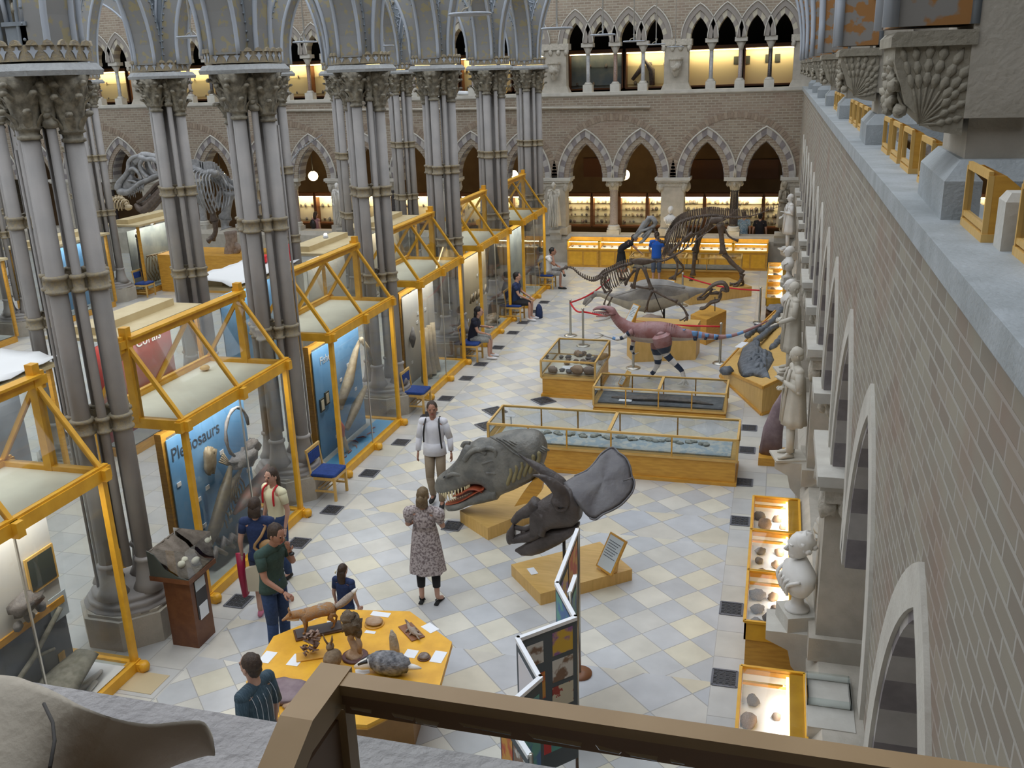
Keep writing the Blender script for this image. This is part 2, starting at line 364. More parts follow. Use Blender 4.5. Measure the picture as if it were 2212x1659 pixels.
# corridor behind the arcades
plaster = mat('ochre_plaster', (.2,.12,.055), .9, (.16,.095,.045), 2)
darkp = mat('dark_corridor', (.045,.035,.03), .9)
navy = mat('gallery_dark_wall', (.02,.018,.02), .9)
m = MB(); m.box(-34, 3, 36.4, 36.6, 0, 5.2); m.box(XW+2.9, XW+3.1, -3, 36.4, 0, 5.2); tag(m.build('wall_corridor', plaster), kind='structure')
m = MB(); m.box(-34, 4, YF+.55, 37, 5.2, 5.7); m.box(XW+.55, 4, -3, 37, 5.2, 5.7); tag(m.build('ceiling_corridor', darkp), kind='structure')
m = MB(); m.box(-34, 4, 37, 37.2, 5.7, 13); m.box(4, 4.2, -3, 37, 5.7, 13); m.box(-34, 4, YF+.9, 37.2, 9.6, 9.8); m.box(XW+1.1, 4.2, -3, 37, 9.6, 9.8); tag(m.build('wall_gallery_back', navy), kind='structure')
# string pipe along the end wall
m = MB(); m.tube([(-18.2,YF-.06,5.5),(-4.3,YF-.06,5.33)], .045, 8); tag(m.build('wall_pipe', stone, None), 'long stone-coloured pipe running along the end wall bricks below the gallery ledge', 'pipe', kind='thing')
# upper arcade of the end wall
TU = lambda u, n, z: (u, YF+.3-n, z)
ops = []; ucol = []
for k in range(8):
    p = PXF[k+1]
    cs = [p+1.13, p+2.075, p+3.02]
    ucol += [(c, k, j) for j, c in enumerate(cs)]
    ops += [((p+.42+cs[0]-.06)/2, .3, .66), ((cs[0]+cs[1])/2, .3, .66), ((cs[1]+cs[2])/2, .3, .66), ((cs[2]+p+4.15-.42+.06)/2, .3, .66)]
m = MB(); arcade_wall(m, TU, ops, -33, 1.6, 7.45, 12, .4); tag(m.build('wall_far_upper', [bF]), kind='structure')
m = MB(); h = MB()
vpale = mat('voussoir_yellow', (.5,.46,.36), .85); vgrey = mat('voussoir_grey', (.3,.27,.24), .85)
for c, a, r in ops:
    ring(m, TU, c, 7.45, .3, .66, .15, .01, .42, 5, 0, (0,1)); ring(m, TU, c, 7.45, .45, .87, .13, .04, .1, 6, 0, (1,1))
    hood(h, TU, c, 7.45, .6, 1.08, .022, .05)
tag(m.build('wall_far_upper_arches', [vpale, vgrey]), kind='structure'); tag(h.build('wall_far_upper_hoods', stone2), kind='structure')
proto = None
def ucolumn(x, mt, lab):
    o = thing('gallery_column', lab, 'column', (x, YF+.3+.2, 5.86), 0, 'slender columns of the end wall gallery', 'thing')
    MB().lathe([(.075,.3),(.068,.36),(.064,1.22)], n=12).build('shaft', mt, o)
    m = MB(); m.rb((0,0,0), (.32,.32,.24)); m.lathe([(.14,.24),(.14,.27),(.1,.3),(.11,.32)], n=12); m.build('base', stone2, o)
    m = MB(); m.lathe([(.07,1.2),(.09,1.3),(.17,1.46)], n=12); m.rb((0,0,1.46), (.4,.4,.13)); m.build('capital', stone2, o)
    return o
cm = [greyg, pinkg, darkg, greyg, mat('brown_marble', (.2,.13,.1), .35, (.3,.2,.15), 20)]
for i, (x, k, j) in enumerate(ucol[:21]):
    mn = ['grey','pink','dark','grey','brown']
    ucolumn(x, cm[i%5], f'slender {mn[i%5]} gallery column, {nm[j]} between the {nm[k]} and {nm[k+1]} upper piers from the side wall')
for k in range(8):
    x = PXF[k]; o = thing('gallery_pier', f'broad stone gallery pier above the end wall, {nm[k]} from the side wall', 'pier', (x, YF+.5, 5.86), kind='thing')
    m = MB(); m.prism([(-.5,-.24),(.5,-.24),(.5,.2),(-.5,.2)], 0, .22, .8); m.box(-.4,.4,-.2,.2,.2,1.45); m.build('shaft', stone, o)
    m = MB(); m.box(-.5,.5,-.26,.22,1.4,1.6)
    for s in (-.42,-.14,.14,.42): m.blob((s,-.22,1.33),(.08,.06,.12),.4,4,s,6,5)
    m.build('capital', fol, o)
    if k:
        m = MB(); m.lathe([(.05,.12),(.14,.25),(.2,.5),(.2,.62),(.24,.66),(.24,.72)], (0,-.32,.3), 8, False); m.blob((0,-.42,.75),(.16,.14,.16),.6,5,k); m.build('corbel', fol, o)

m = MB(); m.box(-33.8,-33.5,-3.3,37,0,13); tag(m.build('wall_left', bR), kind='structure')
m = MB(); m.box(-33.8,4.2,-3.4,-3.2,0,13); tag(m.build('wall_back', bF), kind='structure')
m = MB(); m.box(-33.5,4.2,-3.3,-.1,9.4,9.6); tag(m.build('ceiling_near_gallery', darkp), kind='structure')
# ---------------------------------------------------------------- clustered iron columns of the court
def leafspray(m, c, d, up, L, w, k=3):
    c = V(c); d = V(d).normalized(); s = d.cross(V((0,0,1))).normalized()
    p = [c+V((0,0,up*i/k))+d*(L*(i/k)**2) for i in range(k+1)]
    vs = []
    for i, q in enumerate(p):
        ww = w*math.sin(PI*(i+.6)/(k+1.2)); vs += [q-s*ww, q+V((0,0,-.02))+d*.015, q+s*ww]
    fs = []
    for i in range(k): a = i*3; fs += [(a,a+1,a+4,a+3),(a+1,a+2,a+5,a+4)]
    m.raw(vs, fs, True)
    m.blob(p[-1]+V((0,0,-.02)), (w*.8, w*.8, w*.6), .4, 4, up, 6, 4)
imps = mat('impost_grey', (.36,.37,.37), .6, (.3,.31,.31), 20, .4, bs=60)
def cluster(name_lab, loc, seed):
    o = thing('clustered_column', name_lab, 'column', loc, 0, None, 'thing')
    big = [(.31,-.02),(.0,-.3),(-.31,.02),(.02,.3)]; sm = [(.2,-.2),(.2,.2),(-.2,-.2),(-.2,.2)]
    zc = [6.05, 6.1, 6.02, 6.12]
    for i, (x, y) in enumerate(big):
        MB().tube([(x,y,.98),(x,y,zc[i])], [.104,.096], 14, cap=True).build('thick_shaft', iron, o)
    for i, (x, y) in enumerate(sm):
        MB().tube([(x,y,.98),(x,y,6.2)], [.055,.05], 10).build('thin_shaft', iron, o)
    for z in (4.37, 2.7):
        m = MB()
        for L, r in ((big,.115),(sm,.064)):
            for x, y in L: m.lathe([(r,0),(r+.022,.01),(r+.022,.035),(r,.045),(r,.15),(r+.022,.16),(r+.022,.19),(r,.2)], (x,y,z), 12)
        for i in range(4): m.bar((big[i][0],big[i][1],z+.1),(big[(i+1)%4][0],big[(i+1)%4][1],z+.1),.05,.12)
        m.build('gilt_band', irong, o)
    m = MB()
    for x, y in big: m.lathe([(.2,.6),(.15,.7),(.125,.85),(.11,.98),(.135,1.0),(.135,1.03),(.105,1.05)], (x,y,0), 16)
    for i, (r, z) in enumerate(((.33,.6),(.4,.54),(.33,.52))): pass
    m.lathe([(.56,.42),(.56,.46),(.5,.47),(.52,.51),(.5,.54),(.44,.545),(.46,.58),(.43,.61),(.36,.62)], (0,0,0), 16, rz=PI/16, sx=1, sy=.95)
    m.build('moulded_base', iron, o)
    m = MB(); m.prism([(.58*math.cos(a)*1.08, .58*math.sin(a)*1.08) for a in [PI/8+i*PI/4 for i in range(8)]], 0, .4); m.prism([(.58*math.cos(a), .58*math.sin(a)) for a in [PI/8+i*PI/4 for i in range(8)]], .4, .44)
    m.build('stone_plinth', stone, o)
    m = MB(); rr = random.Random(seed)
    for i, (x, y) in enumerate(big):
        z = zc[i]; m.lathe([(.1,z-.09),(.125,z-.08),(.125,z-.05),(.1,z-.04),(.1,z),(.14,z+.02),(.12,z+.05),(.15,z+.2),(.2,6.5),(.26,6.64)], (x,y,0), 12)
        for ring_, (zz, L, n) in enumerate(((z+.02,.13,6),(z+.2,.15,6),(6.38,.16,5))):
            for j in range(n):
                a = 2*PI*j/n+ring_*.5+rr.random()*.3
                leafspray(m, (x+.11*math.cos(a), y+.11*math.sin(a), zz), (math.cos(a), math.sin(a), 0), .2, L, .055)
    for x, y in sm: m.lathe([(.06,6.12),(.08,6.14),(.08,6.18),(.06,6.2),(.1,6.5),(.14,6.62)], (x,y,0), 10)
    m.box(-.3,.3,-.3,.3,6.45,6.64)
    for j in range(14):
        a = 2*PI*j/14; m.blob((.42*math.cos(a), .4*math.sin(a), 6.5+.1*rr.random()-.05), (.05,.05,.06), .6, 5, j, 6, 5)
    m.build('leafy_capital', capm, o)
    m = MB(); P8 = [(.56,.3),(.3,.52),(-.3,.52),(-.56,.3),(-.56,-.3),(-.3,-.52),(.3,-.52),(.56,-.3)]
    m.prism(P8, 6.64, 6.69, 1.02, (0,0)); m.prism([(x*1.02,y*1.02) for x, y in P8], 6.69, 6.76, .9, (0,0)); m.build('impost_slab', imps, o)
    m = MB(); Q = [(x*.86, y*.86) for x, y in P8]; m.prism(Q, 6.78, 6.93, 1.0, (0,0))
    for i in range(8):
        a, b = V((*Q[i],0)), V((*Q[(i+1)%8],0)); n = max(2, int((b-a).length/.13)); dn = (b-a).normalized(); nn = V((dn.y,-dn.x,0))
        for j in range(n):
            c = a.lerp(b, (j+.5)/n); c.z = 6.93; s = dn*(.8*(b-a).length/n/2)
            m.ext([c-s, c+s, c+s*.6+V((0,0,.04)), c+V((0,0,.055)), c-s*.6+V((0,0,.04))], nn*.03)
    m.c = 1
    for i in range(8):
        a, b = V((*Q[i],0)), V((*Q[(i+1)%8],0)); n = max(2, int((b-a).length/.16)); dn = (b-a).normalized(); nn = V((-dn.y,dn.x,0))*-1
        nn = V((dn.y,-dn.x,0))
        if nn.dot((a+b)/2) < 0: nn = -nn
        for j in range(n):
            c = a.lerp(b, (j+.5)/n)+nn*.004; c.z = 6.8
            pts = [c+dn*u+V((0,0,v)) for u, v in ((0,0),(.022,.05),(.05,.08),(.022,.085),(.012,.12),(-.012,.12),(-.022,.085),(-.05,.08),(-.022,.05))]
            m.ext(pts, nn*.006)
    m.build('crown_cresting', [irong, ironl], o)
    return o
ROWA, ROWB, ROWC = -7.58, -11.85, -20.4
rows = [('nearest the open floor', ROWA, range(0, 6)), ('on the far side of the tall cabinets', ROWB, range(1, 6)), ('across the middle court', ROWC, range(2, 6))]
YK = [8.8+4.15*k for k in range(6)]
first = cluster('clustered iron column nearest the viewer, beside the podium with the tray of eggs', (ROWA, YK[0], 0), 1)
for rn, rx, ks in rows:
    for k in ks:
        if rx == ROWA and k == 0: continue
        cp(first, (rx, YK[k], 0), PI*((k+int(rx)) % 2), f'clustered iron column, {nm[k - ks[0]]} in the row {rn}', group='clustered columns '+rn)
first['group'] = 'clustered columns '+rows[0][0]
for x, y in ((-24.6, 25.4), (-24.6, 21.25), (-24.6, 29.55)): cp(first, (x, y, 0), 0, f'clustered iron column in the outermost row, {nm[int((y-21)/4)]} from the viewer', group='outermost clustered columns')
# ---------------------------------------------------------------- iron roof ribs
def rib(loc, rz, a, r, t, dep, lab, c1, c2, z0, zl, zr, n=14, grp=None):
    o = thing('roof_rib', lab, 'roof rib', loc, rz, grp, 'thing')
    P = arch_pts(a, r, n); Q = arch_pts(a+t, r+t*1.1, n)
    P = [(-a, zl-z0)]+P+[(a, zr-z0)]; Q = [(-a-t, zl-z0)]+Q+[(a+t, zr-z0)]
    for half in (0, 1):
        m = MB(); h = len(P)//2; rg = range(0, h) if half == 0 else range(h, len(P)-1)
        for i in rg:
            k = [P[i], P[i+1], Q[i+1], Q[i]]
            m.raw([(x,-dep/2,z) for x, z in k]+[(x,dep/2,z) for x, z in k], [(0,1,2,3),(7,6,5,4),(0,4,5,1),(1,5,6,2),(2,6,7,3),(3,7,4,0)])
        m.c = 1
        for i in rg:
            for j in (.25, .75):
                if 0 < i < len(Q)-2: m.blob(((Q[i][0]*(1-j)+Q[i+1][0]*j)*.985, -dep/2-.01, Q[i][1]*(1-j)+Q[i+1][1]*j-.03), .018, nu=6, nv=4)
        m.build('stencilled_panel', [c1 if half == 0 else c2, ironb], o)
    for y in (-dep/2, dep/2):
        MB().tube([(x+(.005 if x < 0 else -.005), y, z) for x, z in P], .035, 6).build('edge_pipe', ironl, o)
        MB().tube([(x, y, z) for x, z in Q], .022, 5).build('outer_moulding', ironb, o)
    return o
T0 = rib((-3.415, YK[0], 6.95), 0, 3.83, 4.25, .32, .4, 'tall nave roof rib springing from the nearest clustered column to the side gallery', deco, decoo, 6.95, 6.9, 6.64, 22)
for k, y in enumerate(YK[1:]): cp(T0, (-3.415, y, 6.95), 0, f'tall roof rib spanning the open floor, {nm[k+1]} from the viewer', group='ribs spanning the open floor')
cp(T0, (-3.415, 4.65, 6.95), 0, 'roof rib overhead standing on the nearest carved leaf corbel of the side gallery')
T0['group'] = 'ribs spanning the open floor'
S0 = rib((-9.715, YK[0], 7.05), 0, 1.6, 2.25, .32, .4, 'narrow roof rib between the nearest clustered column and its neighbour across the cabinets', deco, deco, 7.05, 6.9, 6.9)
for k, y in enumerate(YK[1:]): cp(S0, (-9.715, y, 7.05), 0, f'narrow pointed roof rib over the tall cabinets, {nm[k+1]} from the viewer', group='narrow ribs over the cabinets')
for k, y in enumerate(YK[1:]):
    cp(S0, (-22.5, y, 7.05), 0, f'narrow pointed roof rib far across the middle court, {nm[k]} from the viewer', group='narrow ribs across the court')
L0 = rib((ROWA, YK[0]+2.075, 7.05), PI/2, 1.6, 2.2, .3, .42, 'lengthwise roof rib between the first two columns nearest the open floor', deco, deco, 7.05, 6.9, 6.9)
for rx, rn in ((ROWA, 'nearest the open floor'), (ROWB, 'on the far side of the tall cabinets')):
    for k in range(5):
        if rx == ROWA and k == 0: continue
        cp(L0, (rx, YK[k]+2.075, 7.05), PI/2, f'lengthwise roof rib over the {nm[k]} bay of the {"open floor" if rx == ROWA else "cabinet side"} column row', group='lengthwise ribs '+rn)
CN = rib((-16.1, YK[1], 6.95), 0, 3.8, 4.25, .32, .4, 'wide roof rib over the middle court, nearest the viewer', deco, deco, 6.95, 6.9, 6.9, 20)
for k, y in enumerate(YK[2:]): cp(CN, (-16.1, y, 6.95), 0, f'wide roof rib over the middle court, {nm[k+1]} from the viewer', group='ribs over the middle court')
# lace ironwork between the ribs, one fan per column
def fan(loc, lab):
    o = thing('iron_spandrel', lab, 'ironwork', loc, 0, 'lace spandrels above the column capitals', 'thing')
    MB().box(-.13,.13,-.2,.2,0,.18).box(-.15,.15,-.22,.22,.18,.22).build('pedestal', ironb, o)
    m = MB()
    for s in (-1, 1):
        e = [(s*(.1+.1*t+.42*t*t*t), -.19, .22+1.75*t) for t in [i/8 for i in range(9)]]
        m.tube(e, .024, 6)
        for i in range(1, 8):
            c = V(e[i]); m.tube([c, c+V((-s*.07,0,.06)), c+V((-s*.09,0,.14)), c+V((-s*.03,0,.17))], .014, 5)
            m.tube([(s*.015*i, -.19, e[i][2]+.1), c], .012, 4)
    m.build('lace_frame', ironl, o)
    m = MB(); m.tube([(0,-.19,.22),(0,-.19,1.95)], .02, 5)
    for i in range(9): m.blob((.02*(-1)**i, -.2, .35+.18*i), (.03+.006*i,.03,.06), .6, 5, i, 6, 5)
    m.build('leaf_stem', capm, o)
    m = MB(); m.raw([(-.1,-.16,.22),(.1,-.16,.22),(.52,-.16,1.95),(-.52,-.16,1.95)], [(0,1,2,3)]); m.raw([(-.1,-.15,.22),(.1,-.15,.22),(.52,-.15,1.95),(-.52,-.15,1.95)], [(3,2,1,0)]); m.build('back_plate', ironb, o)
    return o
f0 = fan((ROWA-.02, YK[0], 6.95), 'lace iron spandrel above the nearest clustered column')
for k, y in enumerate(YK[1:]): cp(f0, (ROWA-.02, y, 6.95), 0, f'lace iron spandrel above the {nm[k+1]} column beside the open floor')
for k, y in enumerate(YK[1:]): cp(f0, (ROWB+.02, y, 6.95), 0, f'lace iron spandrel above the {nm[k]} column behind the tall cabinets')
# thin pipes running down the columns
for x, y, l in ((ROWA-.3, YK[0]+.05, 'nearest'), (ROWA+.36, YK[1]+.4, 'second')):
    m = MB(); m.tube([(x,y-.25,0),(x,y-.25,5.9)], .018, 6)
    tag(m.build('drain_pipe', iron), f'thin metal pipe running down the {l} clustered column', 'pipe')
# ---------------------------------------------------------------- hanging lamp rings
def pend(loc, lab, g):
    o = thing('hanging_lamp', lab, 'lamp', loc, 0, g)
    MB().tube([(0,0,.03),(0,0,6)], .016, 6).build('rod', stone2, o)
    m = MB(); m.lathe([(.25,-.012),(.26,0),(.25,.012),(.2,.014),(.2,-.014)], n=28); m.tube([(.25*math.cos(a), .25*math.sin(a), 0) for a in [i*PI/12 for i in range(24)]], .014, 5, close=True); m.build('disc', ironl, o)
    m = MB(); m.tube([(-.11,0,.02),(-.07,0,.06),(-.02,0,.07),(.02,0,.1),(.03,0,.15),(-.01,0,.17),(-.02,0,.14)], .012, 5); m.build('scroll', irong, o)
    return o
p0 = pend((-3.68,11.6,7.21), 'hanging lamp disc on a thin rod, nearest of those above the open floor', 'hanging lamps above the open floor')
for k, (x, y, z) in enumerate(((-3.63,16.1,7.2),(-3.62,20.3,7.22),(-3.54,24.1,7.18),(-3.57,28.6,7.2),(-3.3,31.2,7.17))):
    cp(p0, (x,y,z), 0, f'hanging lamp disc on a thin rod above the open floor, {nm[k+1]} from the viewer')
for k, (x, y) in enumerate(((-10,15.44),(-9.85,19.4),(-9.8,23.6))): cp(p0, (x,y,7.3), 0, f'hanging lamp disc over the tall cabinets, {nm[k]} from the viewer', group='hanging lamps over the cabinets')
# ---------------------------------------------------------------- side gallery above the ledge
cst = mat('shaded_corbel_stone', (.33,.3,.235), .85, (.27,.245,.19), 9, .4, bs=40)  # stone colour lowered so the corbels carry the gallery shade in it
def corbel(y, lab):
    o = thing('leaf_corbel', lab, 'corbel', (0, y-4.65, 0), 0, 'carved leaf corbels of the side gallery')
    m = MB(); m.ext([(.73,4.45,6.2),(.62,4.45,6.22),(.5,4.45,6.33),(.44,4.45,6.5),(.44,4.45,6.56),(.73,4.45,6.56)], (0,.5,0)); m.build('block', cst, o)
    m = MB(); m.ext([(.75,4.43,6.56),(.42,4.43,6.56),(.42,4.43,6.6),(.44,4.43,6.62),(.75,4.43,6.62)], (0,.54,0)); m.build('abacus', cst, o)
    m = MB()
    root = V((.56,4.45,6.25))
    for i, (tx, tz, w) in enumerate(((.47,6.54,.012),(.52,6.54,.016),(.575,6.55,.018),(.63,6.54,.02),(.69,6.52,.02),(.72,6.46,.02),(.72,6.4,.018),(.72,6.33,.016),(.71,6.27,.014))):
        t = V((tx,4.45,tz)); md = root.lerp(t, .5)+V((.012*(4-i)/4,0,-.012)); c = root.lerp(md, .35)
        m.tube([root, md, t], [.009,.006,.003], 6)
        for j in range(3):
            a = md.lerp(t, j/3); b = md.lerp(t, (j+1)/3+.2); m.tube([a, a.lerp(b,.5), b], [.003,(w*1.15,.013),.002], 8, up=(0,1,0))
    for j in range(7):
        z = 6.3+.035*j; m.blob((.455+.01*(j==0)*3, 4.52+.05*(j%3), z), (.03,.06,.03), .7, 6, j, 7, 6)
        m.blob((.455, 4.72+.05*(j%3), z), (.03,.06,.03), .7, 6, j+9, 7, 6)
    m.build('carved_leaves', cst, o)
    return o
lb = ['nearest carved leaf corbel, under the iron rib above the side ledge','carved twig and leaf corbel, second along the side gallery','carved leaf corbel, third along the side gallery','leaf corbel, fourth along the side gallery','leaf corbel, fifth along the side gallery','leaf corbel, sixth along the side gallery','leaf corbel at the far end of the side gallery']
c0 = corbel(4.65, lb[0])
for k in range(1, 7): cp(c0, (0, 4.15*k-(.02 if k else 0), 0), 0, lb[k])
def gpier(y, lab):
    o = thing('gallery_pier', lab, 'pier', (0, y-4.8, 0), 0, 'gallery piers along the side ledge', 'thing')
    m = MB(); P = [(.67,4.36),(1.45,4.36),(1.45,5.28),(.69,5.28)]
    m.prism(P, 5.86, 6.02); m.prism(P, 6.02, 6.1, .84, (1.1,4.9)); m.build('chamfered_base', ledgem, o)
    m = MB(); m.box(.76,1.4,4.5,5.12,6.1,6.28); m.box(.73,.97,4.44,5.1,6.27,9.6); m.box(.97,1.4,4.52,5.05,6.27,9.6); m.build('shaft', stone, o)
    return o
g0 = gpier(4.8, 'large stone gallery pier with chamfered base, nearest on the side ledge')
for k in range(1, 7): cp(g0, (0, 4.15*k, 0), 0, f'stone gallery pier with chamfered base, {nm[k]} along the side ledge')
def mcase(loc, rz, lab, g, w=.42, d=.2, h=.24, s=1):
    # small sloping glass case: front faces local -x, slopes down towards +x
    o = thing('model_case', lab, 'display case', loc, rz, g)
    m = MB(); m.box(-.012,d,-w/2-.012,w/2+.012,0,.03); m.build('plinth', woodp, o)
    for y in (-w/2, w/2):
        m = MB(); m.ext([(0,y-.007,.03),(d-.02,y-.007,.03),(d-.02,y-.007,h*.55),(.05,y-.007,h),(0,y-.007,h)], (0,.014,0)); m.build('side_board', wood, o)
    m = MB()
    for a, b in (((0,-w/2,h),(0,w/2,h)),((0,-w/2,.05),(0,w/2,.05)),((0,-w/2,.03),(0,-w/2,h)),((0,w/2,.03),(0,w/2,h)),((d-.02,-w/2,h*.55),(d-.02,w/2,h*.55)),((d-.02,-w/2,.045),(d-.02,w/2,.045))): m.bar(a, b, .016, .03 if b[2] == a[2] and a[2] > .1 else .02)
    m.build('frame', woodp, o)
    MB().raw([(.004,-w/2,.06),(.004,w/2,.06),(.004,w/2,h-.01),(.004,-w/2,h-.01)], [(0,1,2,3)]).build('glass_pane', gls, o)
    MB().box(.02,d-.03,-w/2+.02,w/2-.02,.031,.055).build('backing_card', white, o); MB().box(d-.025,d-.018,-w/2,w/2,.03,h*.55).build('back_board', wood, o); MB().raw([(d-.02,-w/2,h*.56),(d-.02,w/2,h*.56),(.05,w/2,h),(.05,-w/2,h)], [(0,1,2,3)]).build('sloping_lid', wood, o)
    return o
mc = mcase((.74,4.02,5.86), 0, 'small oak model case on the side ledge, just before the nearest gallery pier', 'small oak cases on the side ledge')
k = 0
for y in (5.6,6.45,7.1,7.75,9.75,10.4,11.1,11.8,14.3,14.9,15.6):
    cp(mc, (.76,y,5.86), 0, f'small oak model case on the side ledge, {["first","second","third","fourth"][k%4]} beyond the {["nearest","second","third"][k//4]} gallery pier'); k += 1
cp(mc, (.8,3.35,5.86), 0, 'small oak model case at the very edge of the view on the side ledge')
m = MB(); m.rb((0,0,0), (.12,.12,.17)); m.prism([(-.06,-.06),(.06,-.06),(.06,.06),(-.06,.06)], .17, .2, .7)
tag(m.build('stone_block', stone2, None, (.82,3.68,5.86)), 'small pale stone pedestal between two model cases on the side ledge', 'pedestal')
# ---------------------------------------------------------------- tall glass cabinets beside the open floor
spanel = {'blue': mat('panel_blue', (.12,.32,.6), .6, (.2,.42,.7), 1.5), 'red': mat('panel_red', (.42,.03,.03), .6, (.35,.08,.07), 2), 'grey': mat('panel_grey', (.62,.6,.55), .6, (.5,.52,.54), 1),
  'beige': mat('panel_beige', (.6,.52,.36), .6, (.55,.48,.36), 1), 'pale': mat('panel_pale', (.55,.6,.55), .6, (.3,.34,.36), 1.5), 'dark': mat('panel_dark', (.12,.14,.17), .6, (.2,.22,.26), 2)}
bone = mat('bone', (.42,.35,.24), .6, (.3,.24,.16), 12, .3, bs=40); boned = mat('dark_fossil', (.1,.09,.085), .6, (.17,.15,.14), 14, .4, bs=40)
rockm = mat('brown_rock', (.25,.19,.15), .7, (.38,.3,.25), 10, .6, bs=30); rockg = mat('grey_rock', (.16,.155,.16), .7, (.27,.26,.26), 10, .6, bs=30); rocko = mat('sandy_rock', (.42,.27,.16), .7, (.5,.36,.25), 10, .5, bs=30)
trim = mat('gold_trim', (.75,.45,.1), .4)
def lamp_area(name, par, loc, sx, sy, p, col=(1,.9,.75), rx=0):
    l = bpy.data.lights.new(name, 'AREA'); l.shape = 'RECTANGLE'; l.size = sx; l.size_y = sy; l.energy = p; l.color = col
    o = bpy.data.objects.new(name, l); COL.objects.link(o); o.parent = par; o.location = loc; o.rotation_euler = (rx, 0, 0); return o
def _c(): pass
def cabinet(lab, y):
    o = thing('tall_cabinet', lab, 'display cabinet', (-7.61, y, 0), 0, 'tall glass cabinets beside the open floor')
    X0, X1, L = -.64, .64, 1.3
    m = MB(); m.box(X0,X1,-L,L,.03,.1); m.build('floor_board', spanel['pale'], o)
    m = MB()
    for x in (X0, X1): m.box(x-.05,x+.05,-L-.05,L+.05,0,.13)
    for y_ in (-L, L): m.box(X0,X1,y_-.05,y_+.05,0,.13)
    for y_ in (-L, 0, L): m.rb((X1+.07,y_,.0), (.14,.1,.11)); m.lathe([(.06,0),(.07,.05),(.05,.1)], (X1+.12,y_,.02), 8)
    m.build('base_rail', woody, o)
    for x in (X0, X1):
        for y_ in (-L, L): MB().box(x-.035,x+.035,y_-.035,y_+.035,.1,2.45).build('corner_post', woody, o)
    m = MB()
    for x in (X0, X1): m.bar((x,-L-.12,2.49),(x,L+.12,2.49),.09,.14); m.bar((x,-L-.1,2.57),(x,L+.1,2.57),.06,.03)
    for y_ in (-L, L): m.bar((X0-.1,y_,2.49),(X1+.1,y_,2.49),.09,.13)
    m.rb((X1+.06,0,2.4),(.1,.1,.16)); m.build('top_beam', woody, o)
    MB().box(X0+.04,X1-.04,-L+.04,L-.04,2.46,2.5).build('dust_board', cream, o)
    for y_ in (-L, L): MB().box(-.05,.05,y_-.05,y_+.05,2.5,3.72).build('king_post', woody, o)
    m = MB(); m.bar((0,-L-.15,3.52),(0,L+.15,3.52),.08,.1); m.bar((.03,-L-.02,3.59),(.03,L+.02,3.59),.14,.03); m.rb((-.06,-L-.1,3.42),(.16,.07,.2)); m.rb((-.06,L+.1,3.42),(.16,.07,.2)); m.build('ridge_beam', woody, o)
    for x in (X0, X1):
        for y_ in (-L, 0, L): MB().bar((0,y_,3.5),(x,y_,2.56),.055,.05).build('rafter', woody, o)
    g = MB()
    for x in (X0, X1): g.raw([(x*.97,-L,2.6),(x*.97,L,2.6),(0.02*(1 if x > 0 else -1),L,3.48),(0.02*(1 if x > 0 else -1),-L,3.48)], [(0,1,2,3)])
    for y_ in (-L, L): g.raw([(X0,y_,2.56),(X1,y_,2.56),(0,y_,3.5)], [(0,1,2)])
    g.build('roof_glass', gls, o)
    for p, q in (((X1,-L),(X1,0)),((X1,0),(X1,L)),((X0,-L),(X0,L)),((X0,-L),(X1,-L)),((X0,L),(X1,L))):
        MB().raw([(*p,.12),(*q,.12),(*q,2.43),(*p,2.43)], [(0,1,2,3)]).build('glass_wall', gls, o)
    MB().bar((X1,0,.12),(X1,0,2.43),.02,.02).build('glass_joint', steel, o)
    lamp_area('cabinet_light', o, (.35,0,2.42), .25, 2.3, 14, (1,.97,.9))
    m = MB()
    for y_ in (-L+.35, L-.35): m.rb((0,y_,.1),(.1,.1,2.1))
    m.bar((0,-L+.35,2.15),(0,L-.35,2.15),.07,.08); m.build('inner_frame', wood, o)
    return o
cab = cabinet('tall gable-topped glass cabinet showing a blue panel headed Plesiosaurs', 10.8)
spec = [(6.65,'tall glass cabinet nearest the viewer, with framed fossil pictures inside'),(14.95,'tall glass cabinet with blue panel and a red squid model'),(19.1,'tall glass cabinet with brown bones on a grey panel'),
 (23.25,'tall glass cabinet with yellow-beige panel, behind the person in the numbered shirt'),(27.4,'tall gable-topped glass cabinet farthest along the open floor')]
cabs = {10.8: cab}
for y, l in spec: cabs[y] = cp(cab, (-7.61, y, 0), 0, l)
def panel(c, mt, L=.95, z0=.12, z1=2.1, x=.07): return MB().box(x, x+.015, -L, L, z0, z1).build('display_panel', mt, c)
panel(cabs[10.8], spanel['blue']); panel(cabs[14.95], spanel['blue']); panel(cabs[19.1], spanel['grey']); panel(cabs[23.25], spanel['beige']); panel(cabs[27.4], spanel['pale']); panel(cabs[6.65], spanel['grey'], 1.0, 1.1)
MB().box(.07,.085,-1,1,.12,1.04).build('display_panel', spanel['dark'], cabs[6.65]); MB().box(.08,.11,-1,1,1.02,1.1).build('panel_rail', wood, cabs[6.65])
def text(s, loc, rot, size, mt, name, label=None, parent=None, ext=.002):
    c = bpy.data.curves.new(name, 'FONT'); c.body = s; c.size = size; c.extrude = ext; c.align_x = 'LEFT'
    o = bpy.data.objects.new(name, c); COL.objects.link(o); o.location = loc; o.rotation_euler = rot; c.materials.append(mt)
    bpy.context.view_layer.update(); dg = bpy.context.evaluated_depsgraph_get(); me = bpy.data.meshes.new_from_object(o.evaluated_get(dg)); q = bpy.data.objects.new(name, me); COL.objects.link(q)
    q.location = loc; q.rotation_euler = rot; bpy.data.objects.remove(o)
    if parent is not None: q.parent = parent
    return q
ink = mat('dark_lettering', (.05,.07,.1), .6); whitel = mat('white_lettering', (.9,.9,.9), .6); greyl = mat('grey_lettering', (.5,.53,.56), .6)
text('Plesiosaurs', (.09,-.9,1.78), (PI/2,0,PI/2), .26, ink, 'panel_title', parent=cabs[10.8])
